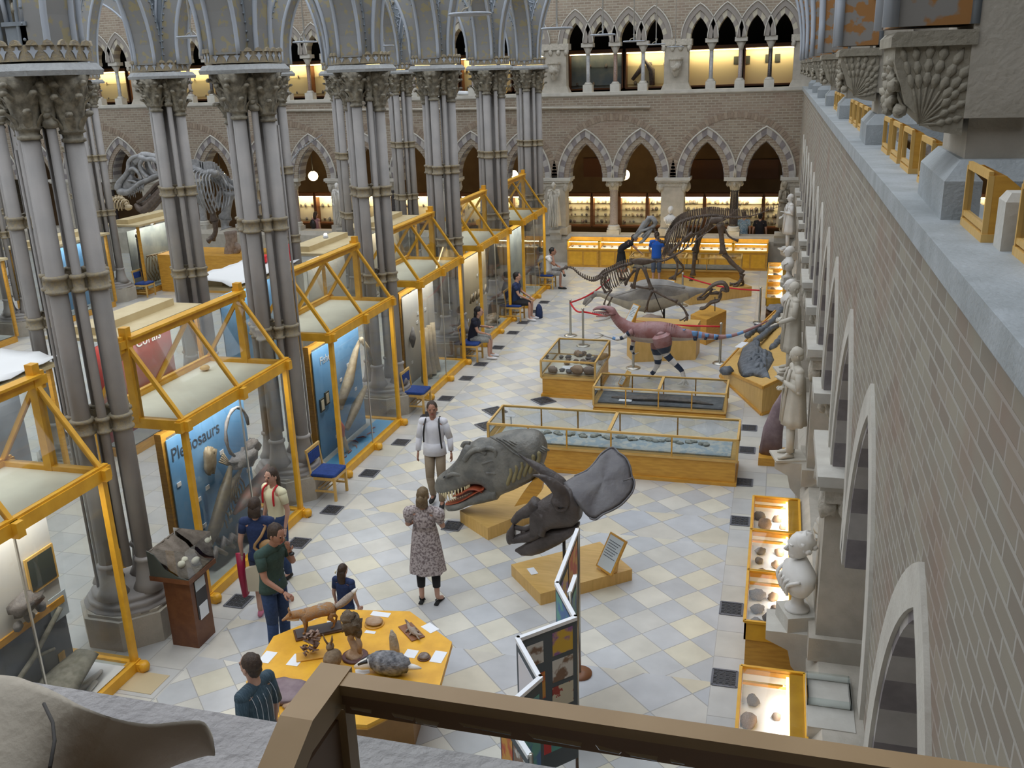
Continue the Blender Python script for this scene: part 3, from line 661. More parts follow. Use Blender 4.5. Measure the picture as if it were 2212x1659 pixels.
text('Fishes', (.09,-.7,1.8), (PI/2,0,PI/2), .2, greyl, 'panel_title', parent=cabs[14.95])
rr = random.Random(3)
def card(c, y, z, w, h, mt=white, x=.088, nm_='label_card'): return MB().box(x, x+.008, y-w/2, y+w/2, z-h/2, z+h/2).build(nm_, mt, c)
for yk, n in ((10.8,9),(14.95,6),(19.1,5),(23.25,6),(27.4,5),(6.65,1)):
    for i in range(n): card(cabs[yk], rr.uniform(-.85,.85), rr.uniform(.3,1.65), .09, .06)
blk = mat('print_black', (.06,.07,.06), .5)
def T(name, lab, cat, mb, mt, loc=(0,0,0), group=None, rz=0, sm=None):
    o = mb.build(name, mt, None, loc); o.rotation_euler = (0,0,rz); return tag(o, lab, cat, group)
def picture(c, y, z, w, h, mt, fm):
    p = MB().box(.09,.11,y-w/2,y+w/2,z-h/2,z+h/2).build('picture_frame', fm, c); MB().box(.111,.114,y-w/2+.03,y+w/2-.03,z-h/2+.03,z+h/2-.03).build('picture', mt, p); return p
picture(cabs[6.65], .78, 1.55, .42, .42, blk, woodp); card(cabs[6.65], .92, 1.0, .26, .3, mat('pale_blue_card', (.6,.68,.74), .6))
card(cabs[6.65], .82, .42, .1, .1, woodp)
picture(cabs[14.95], -.78, 1.1, .16, .24, cream, blk); picture(cabs[14.95], -.58, 1.16, .16, .24, linen, blk)
pic = mat('fossil_slab_print', (.2,.2,.16), .7, (.33,.32,.27), 12, .4)
# plesiosaur skeleton mounted on the blue panel
def inC(y, x, z, yc): return (-7.61+x, yc+y, z)
m = MB(); pts = [(.12,-.3+1.15*t, .35+1.0*t+.12*math.sin(5*t)) for t in [i/16 for i in range(17)]]
m.tube(pts, [.01+.05*math.sin(PI*min(1,i/16+.15)) for i in range(17)], 8)
for i in range(3, 12):
    p = V(pts[i])
    for s in (-1, 1): m.tube([p, p+V((.05,s*.05,-.08-.05*s)), p+V((.08,s*.12-.1,-.22))], .011, 5)
for (py, pz, dy, dz) in ((0,.55,-.35,-.2),(.2,.8,.3,-.35),(.55,1.1,.35,-.1),(.35,1.2,-.3,.2)):
    for j in range(5): m.tube([(.13,py,pz),(.14,py+dy*.5+.02*j,pz+dz*.5),(.14,py+dy+.03*j,pz+dz+.02*j)], .014, 5)
T('fossil_skeleton', 'brown marine reptile skeleton mounted on the blue Plesiosaurs panel', 'fossil', m, bone, (-7.6,10.8,0))
T('fossil_skull', 'tan skull cast hung beside the Plesiosaurs title', 'fossil', MB().blob((.15,-.18,1.52),(.06,.14,.2),.5,4,2).blob((.17,-.12,1.62),(.04,.05,.05),.4), bone, (-7.6,10.8,0))
m = MB(); m.tube([(.3,.35+.3*math.cos(a),1.75+.36*math.sin(a)) for a in [i*.35 for i in range(13)]], [.02+.01*(i%2) for i in range(13)], 6); m.blob((.28,.45,1.3),(.14,.28,.12),.7,5,4); m.blob((.3,.7,1.4),(.1,.16,.1),.7,5,6)
T('fossil_neck', 'curled grey neck vertebrae standing in the plesiosaur cabinet', 'fossil', m, rockg, (-7.6,10.8,0))
m = MB(); m.tube([(.25,-.75,.35),(.27,-.45,.62),(.27,-.1,1.02),(.25,.15,1.3)], [(.05,.03),(.08,.11),(.08,.1),(.03,.03)], 10); m.tube([(.22,-.45,.55),(.2,-.3,.3),(.2,-.1,.25)], [.05,.04,.02], 6)
T('reptile_model', 'long dark sea reptile model leaning in the plesiosaur cabinet', 'model', m, mat('dark_hide', (.09,.08,.06), .5, (.16,.13,.08), 9), (-7.6,10.8,0))
m = MB(); m.tube([(.3,.0,.62),(.35,.35,.74),(.35,.7,.8),(.3,1.05,.95)], [(.03,.02),(.13,.1),(.14,.12),(.03,.02)], 10)
T('reptile_model', 'pinkish-bellied sea creature model low in the plesiosaur cabinet', 'model', m, mat('pink_hide', (.35,.17,.15), .5, (.2,.17,.15), 5), (-7.6,10.8,0))
m = MB()
for i in range(9): m.tube([(.35,-.7+.2*i,.2+.02*(i%3)),(.35,-.6+.2*i,.36+.05*(i%2)),(.4,-.45+.2*i,.2)], [.04,.05,.03], 7)
T('driftwood_rockwork', 'low grey rockwork along the bottom of the plesiosaur cabinet', 'rockwork', m, rockg, (-7.6,10.8,.02))
m = MB()
for i in range(5): m.blob((.5+.04*i,.2+.12*i,.15),(.05,.05,.05),.4,4,i,8,6)
m.tube([(.5,.7,.14),(.55,.85,.14),(.5,1.0,.15)], .015, 6); T('small_fossils', 'small fossil pieces on the pale floor of the plesiosaur cabinet', 'fossil', m, rockg, (-7.6,10.8,0))
# nearest cabinet
T('rock_slab', 'large grey fossil slab leaning in the nearest tall cabinet', 'fossil', MB().tube([(.25,.05,.16),(.3,.45,.3),(.32,.95,.42)], [(.2,.05),(.28,.12),(.16,.05)], 9), pic, (-7.6,6.65,0))
T('white_relief_slab', 'white plaster relief slab on the floor of the nearest tall cabinet', 'cast', MB().box(.2,.62,.25,1.15,.11,.14).tube([(.4,.4,.16),(.45,.7,.17),(.42,1.0,.16)], [.03,.05,.02], 6).tube([(.55,.5,.15),(.5,.8,.16)], .03, 6), white, (-7.6,6.65,0))
T('fossil_branch', 'dark branching fossil across the lower panel of the nearest cabinet', 'fossil', MB().tube([(.12,-.3,.3),(.12,.1,.55),(.12,.4,.68),(.12,.9,1.0)], .03, 6).tube([(.12,.4,.68),(.12,.7,.6)], .02, 5), pic, (-7.6,6.65,0))
T('dark_fossil_block', 'dark lump of fossil shelved left of the framed picture', 'fossil', MB().blob((.2,.38,1.38),(.12,.22,.1),.6,4,1), boned, (-7.6,6.65,0))
for j, (yy_, zz_) in enumerate(((.25,1.17),(.42,1.19),(.6,1.2))): T('round_fossil', f'small round grey fossil on the middle rail, {nm[j]} from the left', 'fossil', MB().blob((.17,yy_,zz_),(.05,.06,.06),.4,4,j,8,6), rockg, (-7.6,6.65,0))
# third cabinet: squid, bones
T('squid_model', 'red and cream squid model standing against the blue panel', 'model', MB().tube([(.3,-.62,.78),(.3,-.6,.62),(.3,-.58,.45)], [(.02,.02),(.09,.09),(.06,.06)], 10), mat('squid_red', (.5,.05,.03), .4), (-7.6,14.95,0))
T('squid_mantle', 'cream lower half of the squid model in front of the blue panel', 'model', MB().tube([(.31,-.58,.45),(.33,-.52,.28),(.36,-.5,.12)], [.055,.045,.035], 8), mat('squid_cream', (.62,.5,.32), .5), (-7.6,14.95,0))
m = MB(); m.tube([(.2,-.4,.9),(.25,.0,1.3),(.25,.4,1.75),(.25,.6,1.9)], [(.08,.06),(.1,.1),(.06,.05),(.03,.02)], 8); m.tube([(.3,.55,1.95),(.34,.75,1.7),(.34,.9,1.35)], [.05,.04,.02], 7); m.tube([(.3,-.35,.5),(.32,.1,.8),(.3,.6,1.0)], [.05,.09,.04], 7)
T('long_bone', 'long brown jaw bones and tusk hung in the blue cabinet', 'fossil', m, bone, (-7.6,14.95,0))
MB().box(.2,.6,-1.2,1.2,.105,.115).build('blue_base_cloth', mat('sky_blue_base', (.12,.42,.75), .5), cabs[14.95])
for j in range(7): T('red_sea_worm', f'{nm[j]} small red sea creature along the blue cabinet floor', 'model', MB().tube([(0,0,0),(.04,.05,.012),(.08,.12,0),(.06,.18,.01)], [.006,.012,.01,.004], 5), MT['panel_red'], (-7.25+.05*(j%3),14.1+.27*j,.125), 'red creatures on the blue cabinet floor', .6*j)
# fourth cabinet
m = MB()
for j in range(4): m.tube([(.3,-.5+.28*j,.14),(.28,-.45+.25*j,.7),(.25,-.35+.22*j,1.25)], [.08,.045,.06], 7)
T('leg_bones', 'standing cream leg bones in the cabinet with the grey panel', 'fossil', m, mat('cream_bone', (.6,.5,.33), .6, (.5,.4,.26), 10), (-7.6,19.1,0))
T('fish_fossil', 'dark spindle-shaped fossil hung on the grey panel', 'fossil', MB().tube([(.15,-.7,.95),(.15,-.68,1.15),(.15,-.64,1.4)], [.02,.08,.02], 7), rockg, (-7.6,19.1,0))
m = MB()
for j in range(5): m.tube([(.2,-.9+.3*j,1.0),(.22,-.8+.3*j,1.2),(.2,-.66+.3*j,1.0)], .03, 6)
T('curled_bones', 'row of curled bones on the beige panel', 'fossil', m, bone, (-7.6,23.25,0))
T('skull_cast', 'brown skull cast on the floor of the yellow-beige cabinet', 'fossil', MB().blob((.35,.5,.25),(.16,.26,.15),.5,4,3).blob((.35,.2,.2),(.09,.18,.09),.4), bone, (-7.6,23.25,0))
m = MB(); m.lathe([(.06,0),(.08,.01),(.08,.02),(0.001,.02)], (0,0,0), 12)
emo = emis('warm_lamp', (1,.75,.35), 4)
for (x, y, z) in ((-7.0,11.3,2.62),): T('glass_reflector_lamp', 'round orange lamp at the foot of the nearest gabled glass roof', 'lamp', MB().lathe([(.001,0),(.06,.0),(.075,.02),(.06,.05),(.001,.06)], (0,0,0), 16), MT['gold_trim'], (-8.0,11.6,2.52))
# ---------------------------------------------------------------- flat-topped cabinets across
def flatcab(lab, x, y, pm, topm, g):
    o = thing('flat_cabinet', lab, 'display cabinet', (x, y, 0), 0, g)
    X0, X1, L = -.62, .62, 1.28
    m = MB(); m.box(X0,X1,-L,L,0,.16); m.build('base', wood, o); MB().box(X0+.05,X1-.05,-L+.05,L-.05,.16,.18).build('floor_board', spanel['pale'], o)
    for a in (X0, X1):
        for b in (-L, L): MB().box(a-.035,a+.035,b-.035,b+.035,.16,2.24).build('corner_post', wood, o)
    m = MB(); m.box(X0-.1,X1+.1,-L-.1,L+.1,2.24,2.3); m.build('top_board', topm, o)
    m = MB(); m.prism([(-.22,-L+.1),(.22,-L+.1),(.22,L-.1),(-.22,L-.1)], 2.3, 2.44, 1, None)
    m.build('light_box', topm, o)
    for p, q in (((X1,-L),(X1,L)),((X0,-L),(X0,L)),((X0,-L),(X1,-L)),((X0,L),(X1,L))):
        MB().raw([(*p,.16),(*q,.16),(*q,2.24),(*p,2.24)], [(0,1,2,3)]).build('glass_wall', gls, o)
    lamp_area('cabinet_light', o, (.35,0,2.2), .25, 2.2, 12, (1,.97,.9))
    MB().box(.05,.07,-L+.15,L-.15,.18,2.05).build('display_panel', pm, o)
    return o
wt = mat('white_paper', (.86,.86,.84), .7)
fl = {}
for k, (y, l, pm, tm) in enumerate(((10.8,'flat-topped cabinet under white paper at the edge of the view',spanel['dark'],woodl),(14.95,'flat cabinet with pale wooden lid, behind the plesiosaur cabinet',spanel['red'],woodl),
  (19.1,'flat cabinet covered with white paper, behind the blue cabinet',spanel['blue'],woodl),(23.25,'flat wooden-lidded cabinet behind the bone cabinet',spanel['grey'],woodl),(27.4,'flat wooden-lidded cabinet farthest in its row',spanel['beige'],woodl))):
    fl[y] = flatcab(l, ROWB, y, pm, tm, 'flat-topped cabinets behind the gabled ones')
for k, (y, l, pm) in enumerate(((19.1,'flat cabinet across the court, at the edge of the view',spanel['dark']),(23.25,'flat cabinet across the court with a sky blue waterfall panel',spanel['blue']),(27.4,'flat cabinet across the court with a rib cage skeleton',spanel['pale']))):
    fl[y+.01] = flatcab(l, ROWC, y, pm, woodl, 'flat-topped cabinets across the court')
text('Corals', (.08,.0,1.72), (PI/2,0,PI/2), .3, whitel, 'panel_title', parent=fl[14.95])
def sheet(y, lab):
    m = MB(); n = 8
    vs = [( -.75+1.5*i/n, -1.42+2.84*j/n, 2.46 if 1 < i < 7 else 2.4-.03*((i+j)%2)) for j in range(n+1) for i in range(n+1)]
    vs = [(x, y_, z+.02*math.sin(5*x+3*y_)) for x, y_, z in vs]
    m.raw(vs, [(j*(n+1)+i, j*(n+1)+i+1, (j+1)*(n+1)+i+1, (j+1)*(n+1)+i) for j in range(n) for i in range(n)], True)
    o = T('paper_sheet', lab, 'paper', m, wt, (ROWB, y, 0)); s = o.modifiers.new('s','SOLIDIFY'); s.thickness = .01; return o
sheet(10.8, 'large white paper sheet over the flat cabinet at the edge of the view'); sheet(19.1, 'large white paper sheet with a red box on it')
T('red_box', 'small bright red box lying on the white paper sheet', 'box', MB().rb((0,0,0),(.42,.3,.14),.3), mat('bright_red', (.75,.01,.02), .4), (-11.75,19.75,2.49))
T('red_white_pole', 'short red and white pole standing behind the paper-covered cabinet', 'pole', MB().tube([(0,0,0),(0,0,.5)], .04, 8), MT['bright_red'], (-11.3,20.4,2.3))
bulbm = emis('bulb_glow', (1,.93,.75), 6)
for j, p in enumerate(((-11.3,14.2,2.12),(-20.0,23.9,2.12),(-20.0,27.2,2.15),(-20.0,26.4,2.0),(-11.3,22.4,2.6),(-11.9,26.0,2.62),(-12.7,12.2,2.46),(-20.2,22.3,2.1))):
    o = thing('spotlight', f'small round white spotlight on the cabinets, {nm[j]} of them from the viewer', 'spotlight', p, 0, 'cabinet spotlights')
    MB().lathe([(.05,0),(.07,.02),(.06,.08),(.03,.1)], n=10).build('housing', white, o); MB().blob((0,0,.11),(.05,.05,.03),nu=8,nv=5).build('bulb', bulbm, o)
m = MB(); 
for s in (-1, 1):
    for j in range(7): m.tube([(.3,-.5+.16*j,.25),(.32+.2*s,-.52+.16*j,.6),(.3+.12*s,-.5+.16*j,1.05),(.3,-.5+.16*j,1.15)], .016, 5)
m.tube([(.3,-.6,1.15),(.3,.6,1.1)], .035, 6); m.tube([(.3,0,.18),(.35,-.1,.7),(.3,.15,1.1)], .03, 5)
T('rib_cage', 'grey rib cage skeleton in the flat cabinet across the court', 'skeleton', m, MT['bone'], (ROWC, 27.4, 0))
T('standing_skeleton', 'thin standing skeleton left in the cabinet with the rib cage', 'skeleton', MB().tube([(.3,-.95,.2),(.3,-.95,.9),(.3,-.93,1.5),(.3,-.95,1.8)], [.05,.07,.06,.05], 6).blob((.3,-.95,1.88),(.06,.06,.08)), boned, (ROWC, 27.4, 0))
T('bird_skeleton', 'small dark heron skeleton at the foot of the waterfall panel', 'skeleton', MB().tube([(.3,.2,.2),(.33,.05,.4),(.33,-.1,.9),(.33,-.2,1.0)], .025, 6).tube([(.3,.2,.2),(.3,.4,.18)], .03, 5), boned, (ROWC, 23.25, 0))
# ---------------------------------------------------------------- low glass-topped cases on the open floor
def lowcase(name, lab, x0, x1, y0, y1, zw, zt, mull, bars, bed, grp=None):
    cx, cy = (x0+x1)/2, (y0+y1)/2; a, b = (x1-x0)/2, (y1-y0)/2
    o = thing(name, lab, 'display case', (cx, cy, 0), 0, grp)
    m = MB(); m.box(-a+.02,a-.02,-b+.02,b-.02,.05,zw); m.build('cabinet', wood, o)
    m = MB(); m.box(-a-.01,a+.01,-b-.01,b+.01,0,.06); m.build('skirting', wood, o)
    m = MB(); m.box(-a-.01,a+.01,-b-.01,b+.01,zw-.03,zw); m.box(-a,a,-b,b,zw,zw+.015); m.build('moulding', woodp, o)
    m = MB(); t = .035
    for s in (-1, 1): m.bar((-a,s*b,zt),(a,s*b,zt),t,t); m.bar((s*a,-b,zt),(s*a,b,zt),t,t)
    for u in bars: m.bar((u*a,-b,zt),(u*a,b,zt),t*1.6,t)
    m.build('top_frame', woodp, o)
    for s in (-1, 1):
        for u in (-1, 1): MB().box(u*a-.02,u*a+.02,s*b-.02,s*b+.02,zw,zt).build('corner_post', woodp, o)
    for u in mull:
        for s in (-1, 1): MB().box(u*a-.012,u*a+.012,s*b-.012,s*b+.012,zw,zt).build('mullion', wood, o)
    MB().raw([(-a,-b,zt),(a,-b,zt),(a,b,zt),(-a,b,zt)], [(0,1,2,3)]).build('glass_top', gls, o)
    for p, q in (((-a,-b),(a,-b)),((a,-b),(a,b)),((a,b),(-a,b)),((-a,b),(-a,-b))): MB().raw([(*p,zw+.02),(*q,zw+.02),(*q,zt-.02),(*p,zt-.02)], [(0,1,2,3)]).build('glass_side', gls, o)
    MB().box(-a*.95,a*.95,-b*.8,b*.8,zw+.015,zw+.04).build('display_bed', bed, o)
    return o
slabm = mat('pale_blue_fossil_slab', (.4,.5,.56), .7, (.6,.63,.6), 9, .8, bs=18, lo=.45, hi=.55); bedc = mat('cream_bed', (.7,.66,.55), .7); bedd = mat('slate_slab', (.1,.115,.13), .6, (.17,.18,.19), 8, .6, bs=20)
lowcase('glass_display_case', 'long low oak glass case with a pale blue fossil slab inside', -4.6, -.41, 14.55, 15.5, .45, .81, (-.66,.5,.02,-.34), (.0,), slabm)
lowcase('glass_display_case', 'low oak glass case holding a dark slate ichthyosaur slab', -3.36, -.76, 17.75, 18.65, .12, .5, (-.5,.5,.0), (0,), bedd)
lowcase('glass_display_case', 'square oak glass case full of rounded rocks', -4.6, -3.45, 18.4, 20.15, .44, .8, (), (), bedc)
lowcase('glass_display_case', 'oak glass case beneath the tall dark dinosaur skeleton', -4.5, -1.0, 30.1, 31.0, .42, .8, (0,.4), (0,), bedd)
T('slate_fossil', 'dark elongated ichthyosaur fossil on the slate bed', 'fossil', MB().tube([(-1.0,0,0),(-.5,-.02,.03),(.0,.03,.04),(.6,-.03,.03),(1.05,-.1,0)], [(.03,.02),(.12,.03),(.15,.04),(.08,.03),(.02,.01)], 10), boned, (-2.06,18.15,.17))
T('label_card', 'white label card in the ichthyosaur case', 'card', MB().rb((0,0,0),(.26,.14,.006)), white, (-2.75,17.97,.175))
T('label_stand', 'small white label on a post in the long glass case', 'card', MB().rb((0,0,.2),(.16,.1,.01)).tube([(0,0,0),(0,0,.2)], .012, 6), white, (-4.4,15.3,.49))
m = MB()
for i in range(30): m.blob((-1.7+.11*i+.03*math.sin(i*3), .05*math.sin(i*1.7), 0), (.07,.035+.02*(i%3),.025), .7, 5, i, 7, 5)
T('fossil_fish_cast', 'long greyish marine reptile fossil along the pale slab', 'fossil', m, mat('grey_green_fossil', (.25,.28,.26), .7, (.45,.47,.42), 20, .6), (-2.4,15.1,.505))
ra = random.Random(11)
protos = [MB().blob((0,0,0), 1, .35, 2.2, s, 12, 8).build('rock_shape', [rockm, rockg, rocko][s % 3]) for s in range(6)]
for p in protos: COL.objects.unlink(p)
def rock(loc, sc, s, lab, grp=None, name='rock_specimen', cat='rock'):
    o = protos[s % 6].copy(); COL.objects.link(o); o.name = name; o.location = loc; o.scale = sc if isinstance(sc, tuple) else (sc, sc*.85, sc*.7)
    o.rotation_euler = (0,0,ra.random()*6); return tag(o, lab, cat, grp)
rk = [(-4.4,18.62,.11,0,'large reddish cobble in the front corner of the square case'),(-4.22,18.72,.06,1,'small grey pebble beside the reddish cobble'),(-4.05,18.62,.07,1,'small dark stone along the front of the square case'),(-3.88,18.64,.14,2,'knobbly pale rock at the front middle of the square case'),(-3.62,18.64,.13,0,'large round boulder in the front right corner of the square case')]
for x, y, s, k, l in rk: rock((x,y,.48+s*.6), s, k, l)
for i in range(22): rock((-4.45+.95*ra.random(), 19.2+.8*ra.random(), .53), .05+.05*ra.random(), i, 'rounded pebble heaped at the back of the square case', 'pebbles at the back of the square case')
T('label_card', 'white card lying among the rocks of the square case', 'card', MB().rb((0,0,0),(.35,.22,.006)), white, (-4.1,18.98,.49))
# ---------------------------------------------------------------- lit table cases along the side wall
glow = emis('case_strip_light', (1,.8,.45), 3)
wbed = mat('white_bed', (.85,.88,.92), .8)
def tablecase(lab, y0, y1, x0=-.1, x1=.5, zt=.9, bed=wbed, zw=.66, wall=None):
    o = thing('table_case', lab, 'display case', (x0, y0, 0), 0, 'table cases along the side wall'); w, L = x1-x0, y1-y0
    MB().box(.02,w-.02,.02,L-.02,.0,zw).build('cabinet', wood, o)
    m = MB(); t = .03
    for y in (0, L): m.box(0,w,y-t/2,y+t/2,zt-.03,zt)
    for x in (0, w): m.box(x-t/2,x+t/2,0,L,zt-.03,zt)
    m.box(0,w,L-.2,L-.17,zt-.08,zt-.05); m.build('top_frame', woody, o)
    m = MB(); m.box(0,.02,0,L,zw,zt-.03); m.box(w-.14,w,0,L,zw,zt-.025); m.box(0,w,0,.02,zw,zt-.03); m.box(0,w,L-.02,L,zw,zt-.03); m.build('case_sides', woody, o)
    MB().box(.02,w-.14,.02,L-.02,zw,zw+.02).box(.02,.024,.02,L-.02,zw,zt-.04).box(.024,w-.16,L-.024,L-.02,zw,zt-.08).build('display_bed', bed, o)
    MB().raw([(0,0,zt-.012),(w,0,zt-.012),(w,L,zt-.012),(0,L,zt-.012)], [(0,1,2,3)]).build('glass_top', gls, o)
    MB().box(w-.17,w-.145,.05,L-.05,zt-.07,zt-.04).build('strip_light', glow, o)
    lamp_area('case_light', o, (w-.2, L/2, zt-.05), .08, L*.8, 3.6, (1,.97,.93)).rotation_euler = (0, -.6, 0)
    return o
specs = {}
for y0, y1, l, rs in ((11.28,12.3,'lit table case by the bust pier, farthest of its group',[(0.1,.75,.09,1),(.17,.5,.11,0),(.33,.72,.07,2),(.42,.52,.07,2)]),
  (10.22,11.26,'lit table case in the middle of its group beside the large bust',[(.13,.82,.07,1),(.12,.58,.06,1),(.16,.28,.07,0),(.36,.84,.07,2),(.34,.5,.08,2),(.36,.2,.06,2)]),
  (9.1,10.2,'lit table case beside the large marble bust, nearest of its group',[(.12,.84,.1,1),(.13,.55,.08,1),(.14,.2,.1,1),(.3,.86,.07,2),(.3,.36,.13,1),(.33,.6,.07,0)])):
    tablecase(l, y0, y1)
    for i, (dx, dy, s, k) in enumerate(rs): rock((-.1+dx, y0+dy, .68+s*.5), s*.95, k, f'{["brown","dark grey","sandy"][k]} rock, {nm[i]} counted in the {["far","middle","near"][[11.28,10.22,9.1].index(y0)]} case of the lit trio by the bust')
tablecase('lit table case nearest the viewer, with seven dark rocks on white', 6.6, 8.27)
for i, (x, y, s, k, l) in enumerate(((.03,7.98,.07,1,'rounded dark rock at the far corner of the nearest table case'),(.0,7.66,.09,0,'lobed brown rock near the left edge of the nearest table case'),(.03,7.28,.12,1,'largest dark rock in the nearest table case'),(.25,7.8,.05,0,'small jagged brown rock in the middle of the nearest table case'),(.33,7.42,.08,2,'sandy squared rock beside the warm light'),(.34,7.12,.07,2,'pinkish round rock beside the warm light'))): rock((x,y,.68+s*.5), s*1.0, k, l)
for i in range(6): T('label_card', f'{nm[i]} small white label along the edge of the nearest table case', 'card', MB().rb((0,0,0),(.035,.07,.004)), white, (-.065,6.9+.22*i,.685), 'labels in the nearest table case')
for i in range(5):
    y0 = 25.25+.98*i; tablecase(f'lit table case in the far group by the side wall, {nm[i]} from the viewer', y0, y0+.96, -.16, .4, .72, wbed, .5)
    for j in range(5): rock((-.06+.34*ra.random(), y0+.15+.16*j, .56), .05+.04*ra.random(), i+j, f'{nm[j]} rock in the {nm[i]} table case of the far group by the wall', f'rocks in the {nm[i]} far table case')
T('rock_cabinet', 'brown wooden chest with a flat rock on top by the wall', 'cabinet', MB().box(-.3,.3,-.4,.4,0,.5), MT['dark_oak'], (.16,24.78,0)); 
T('flat_rock', 'dark flat rock slab lying on the brown wooden chest', 'rock', MB().blob((0,0,0),(.28,.35,.07),.5,3,5), rockg, (.15,24.78,.56))
o = thing('perspex_tray', 'shallow clear tray standing on the stone below the near pier', 'tray', (.5,7.62,0))
MB().box(0,.4,-.3,.5,.0,1.008).build('stone_shelf', stone2, o); m = MB()
for a in ((0,.38,.0,.01),(0,.38,.4,.41)): m.box(a[0],a[1],a[2],a[3],1.01,1.09)
m.box(0,.01,0,.41,1.01,1.09); m.box(.37,.38,0,.41,1.01,1.09); m.build('tray_walls', glass('clear_plastic', (.9,.94,.94), 1.0), o)
# ---------------------------------------------------------------- floor cases and lit wall cases at the end wall
em2 = emis('fluorescent_tube', (1,.85,.5), 9)
for i in range(6):
    x = -7.05+1.14*i; o = thing('counter_case', f'oak counter case with lit top along the end wall, {nm[i]} from the left', 'display case', (x, 32.35, 0), 0, 'counter cases along the end wall')
    MB().box(.01,1.13,.0,.7,0,.62).build('cabinet', wood, o)
    m = MB(); m.box(0,1.14,-.02,.02,.6,.66); m.box(0,1.14,-.0,.03,.9,.93); m.box(0,1.14,.66,.7,.6,.95); m.box(0,.03,0,.7,.62,.92); m.box(1.11,1.14,0,.7,.62,.92)
    for u in (.08,.6): m.box(u,u+.46,-.012,.0,.08,.54)
    m.build('case_frame', woody, o)
    MB().box(.04,1.1,.03,.65,.63,.66).build('display_bed', wbed, o)
    MB().box(.06,1.08,.1,.14,.86,.89).build('strip_light', em2, o)
    MB().raw([(.03,0,.66),(1.11,0,.66),(1.11,0,.9),(.03,0,.9)], [(0,1,2,3)]).build('glass_front', gls, o)
    for j in range(4): rock((x+.15+.26*j, 32.6, .7), .05, i+j, f'{nm[j]} small specimen in the {nm[i]} lit counter case from the left', 'specimens in the lit counter cases')
fos = [MB().blob((0,0,0), (.05,.02,.06), .5, 3, s, 8, 5).build('fossil_shape', [boned, bone, rockm, rockg][s % 4]) for s in range(6)]
for p in fos: COL.objects.unlink(p)
linenb = mat('case_back_cream', (.72,.66,.5), .8)
emw = emis('warm_strip', (1,.78,.42), 7)
def wallcase(x0, x1, y, z0, z1, lab, grp, nshelf, dens, back, pw, name='wall_case'):
    o = thing(name, lab, 'display case', (x0, y, z0), 0, grp); w, h = x1-x0, z1-z0
    MB().box(0,w,.3,.33,0,h).build('back_panel', back, o)
    m = MB(); m.box(-.03,.03,-.02,.33,-.02,h); m.box(w-.03,w+.03,-.02,.33,-.02,h); m.box(0,w,-.02,.33,h,h+.12); m.box(0,w,-.03,.33,-.06,.0); m.build('case_frame', mat_dark, o)
    MB().box(.03,w-.03,.03,.07,h-.05,h-.02).build('strip_light', emw, o)
    lamp_area('strip_lamp', o, (w/2,.08,h-.06), w*.9, .06, pw, (1,.8,.45), .35)
    for s in range(nshelf):
        zz = h*(.12+.78*s/max(1,nshelf-.5))
        MB().box(.04,w-.04,.18,.3,zz-.06,zz-.05).build('glass_shelf', gls, o)
        for j in range(dens):
            if ra.random() < .12: continue
            q = fos[ra.randrange(6)].copy(); COL.objects.link(q); q.name = 'fossil_specimen'; k = .6+.7*ra.random()
            q.location = (x0+.12+(w-.24)*(j+.5*ra.random())/dens, y+.26, z0+zz); q.scale = (k,k,k)
            tag(q, f'{nm[j]} dark fossil, {["bottom","second","third","top"][s]} shelf, {lab.replace(" wall case", " case").replace(" gallery case", " case")}', 'fossil', 'fossils in the '+lab)
    return o
mat_dark = mat('case_dark_oak', (.13,.045,.012), .4)
xs = [.55-1.03*i for i in range(0, 21)]
for i in range(19):
    a, b = xs[i+1]+.03, xs[i]-.03
    wallcase(a, b, 35.0, 1.05, 2.12, f'{nm[i]} lit wall case from the side wall under the end arches', 'lit wall cases under the end arches', 4 if i < 9 else 2, 5 if i < 9 else 3, linenb, 4)
ub = mat('upper_case_back', (.66,.58,.36), .8); ubb = mat('upper_case_blue', (.12,.17,.22), .6, (.2,.24,.26), 3)
for k in range(7):
    for h_ in (0, 1):
        x1 = PXF[k]-2.075*h_-.06; x0 = x1-1.96
        if k == 1 and h_ == 0 or k == 0 and h_ == 9: pass
        isb = (k == 1 and h_ == 1)
        wallcase(x0, x1, 35.6, 5.95, 7.15, f'{nm[2*k+h_]} lit gallery case from the side wall in the gallery', 'lit cases of the end wall gallery', 0 if k == 0 else 2, 3, ubb if isb else ub, 0 if isb else 7)
for i, (x, z) in enumerate(((-1.2,6.75),(-1.55,6.75),(-.55,6.78),(-.25,6.78))):
    T('portrait_print', f'small framed portrait in the lit gallery case, {nm[i]} of four', 'picture', MB().box(-.09,.09,0,.01,-.13,.13), blk, (x*1.07,35.88,z))
T('dark_specimen', 'tall dark curved specimen in the lit gallery case left of the broad pier', 'fossil', MB().tube([(-.3,0,0),(0,0,.35),(.12,0,.7),(.4,0,.3),(.42,0,-.2)], [.06,.1,.06,.12,.09], 7), boned, (-5.0,35.75,6.2))
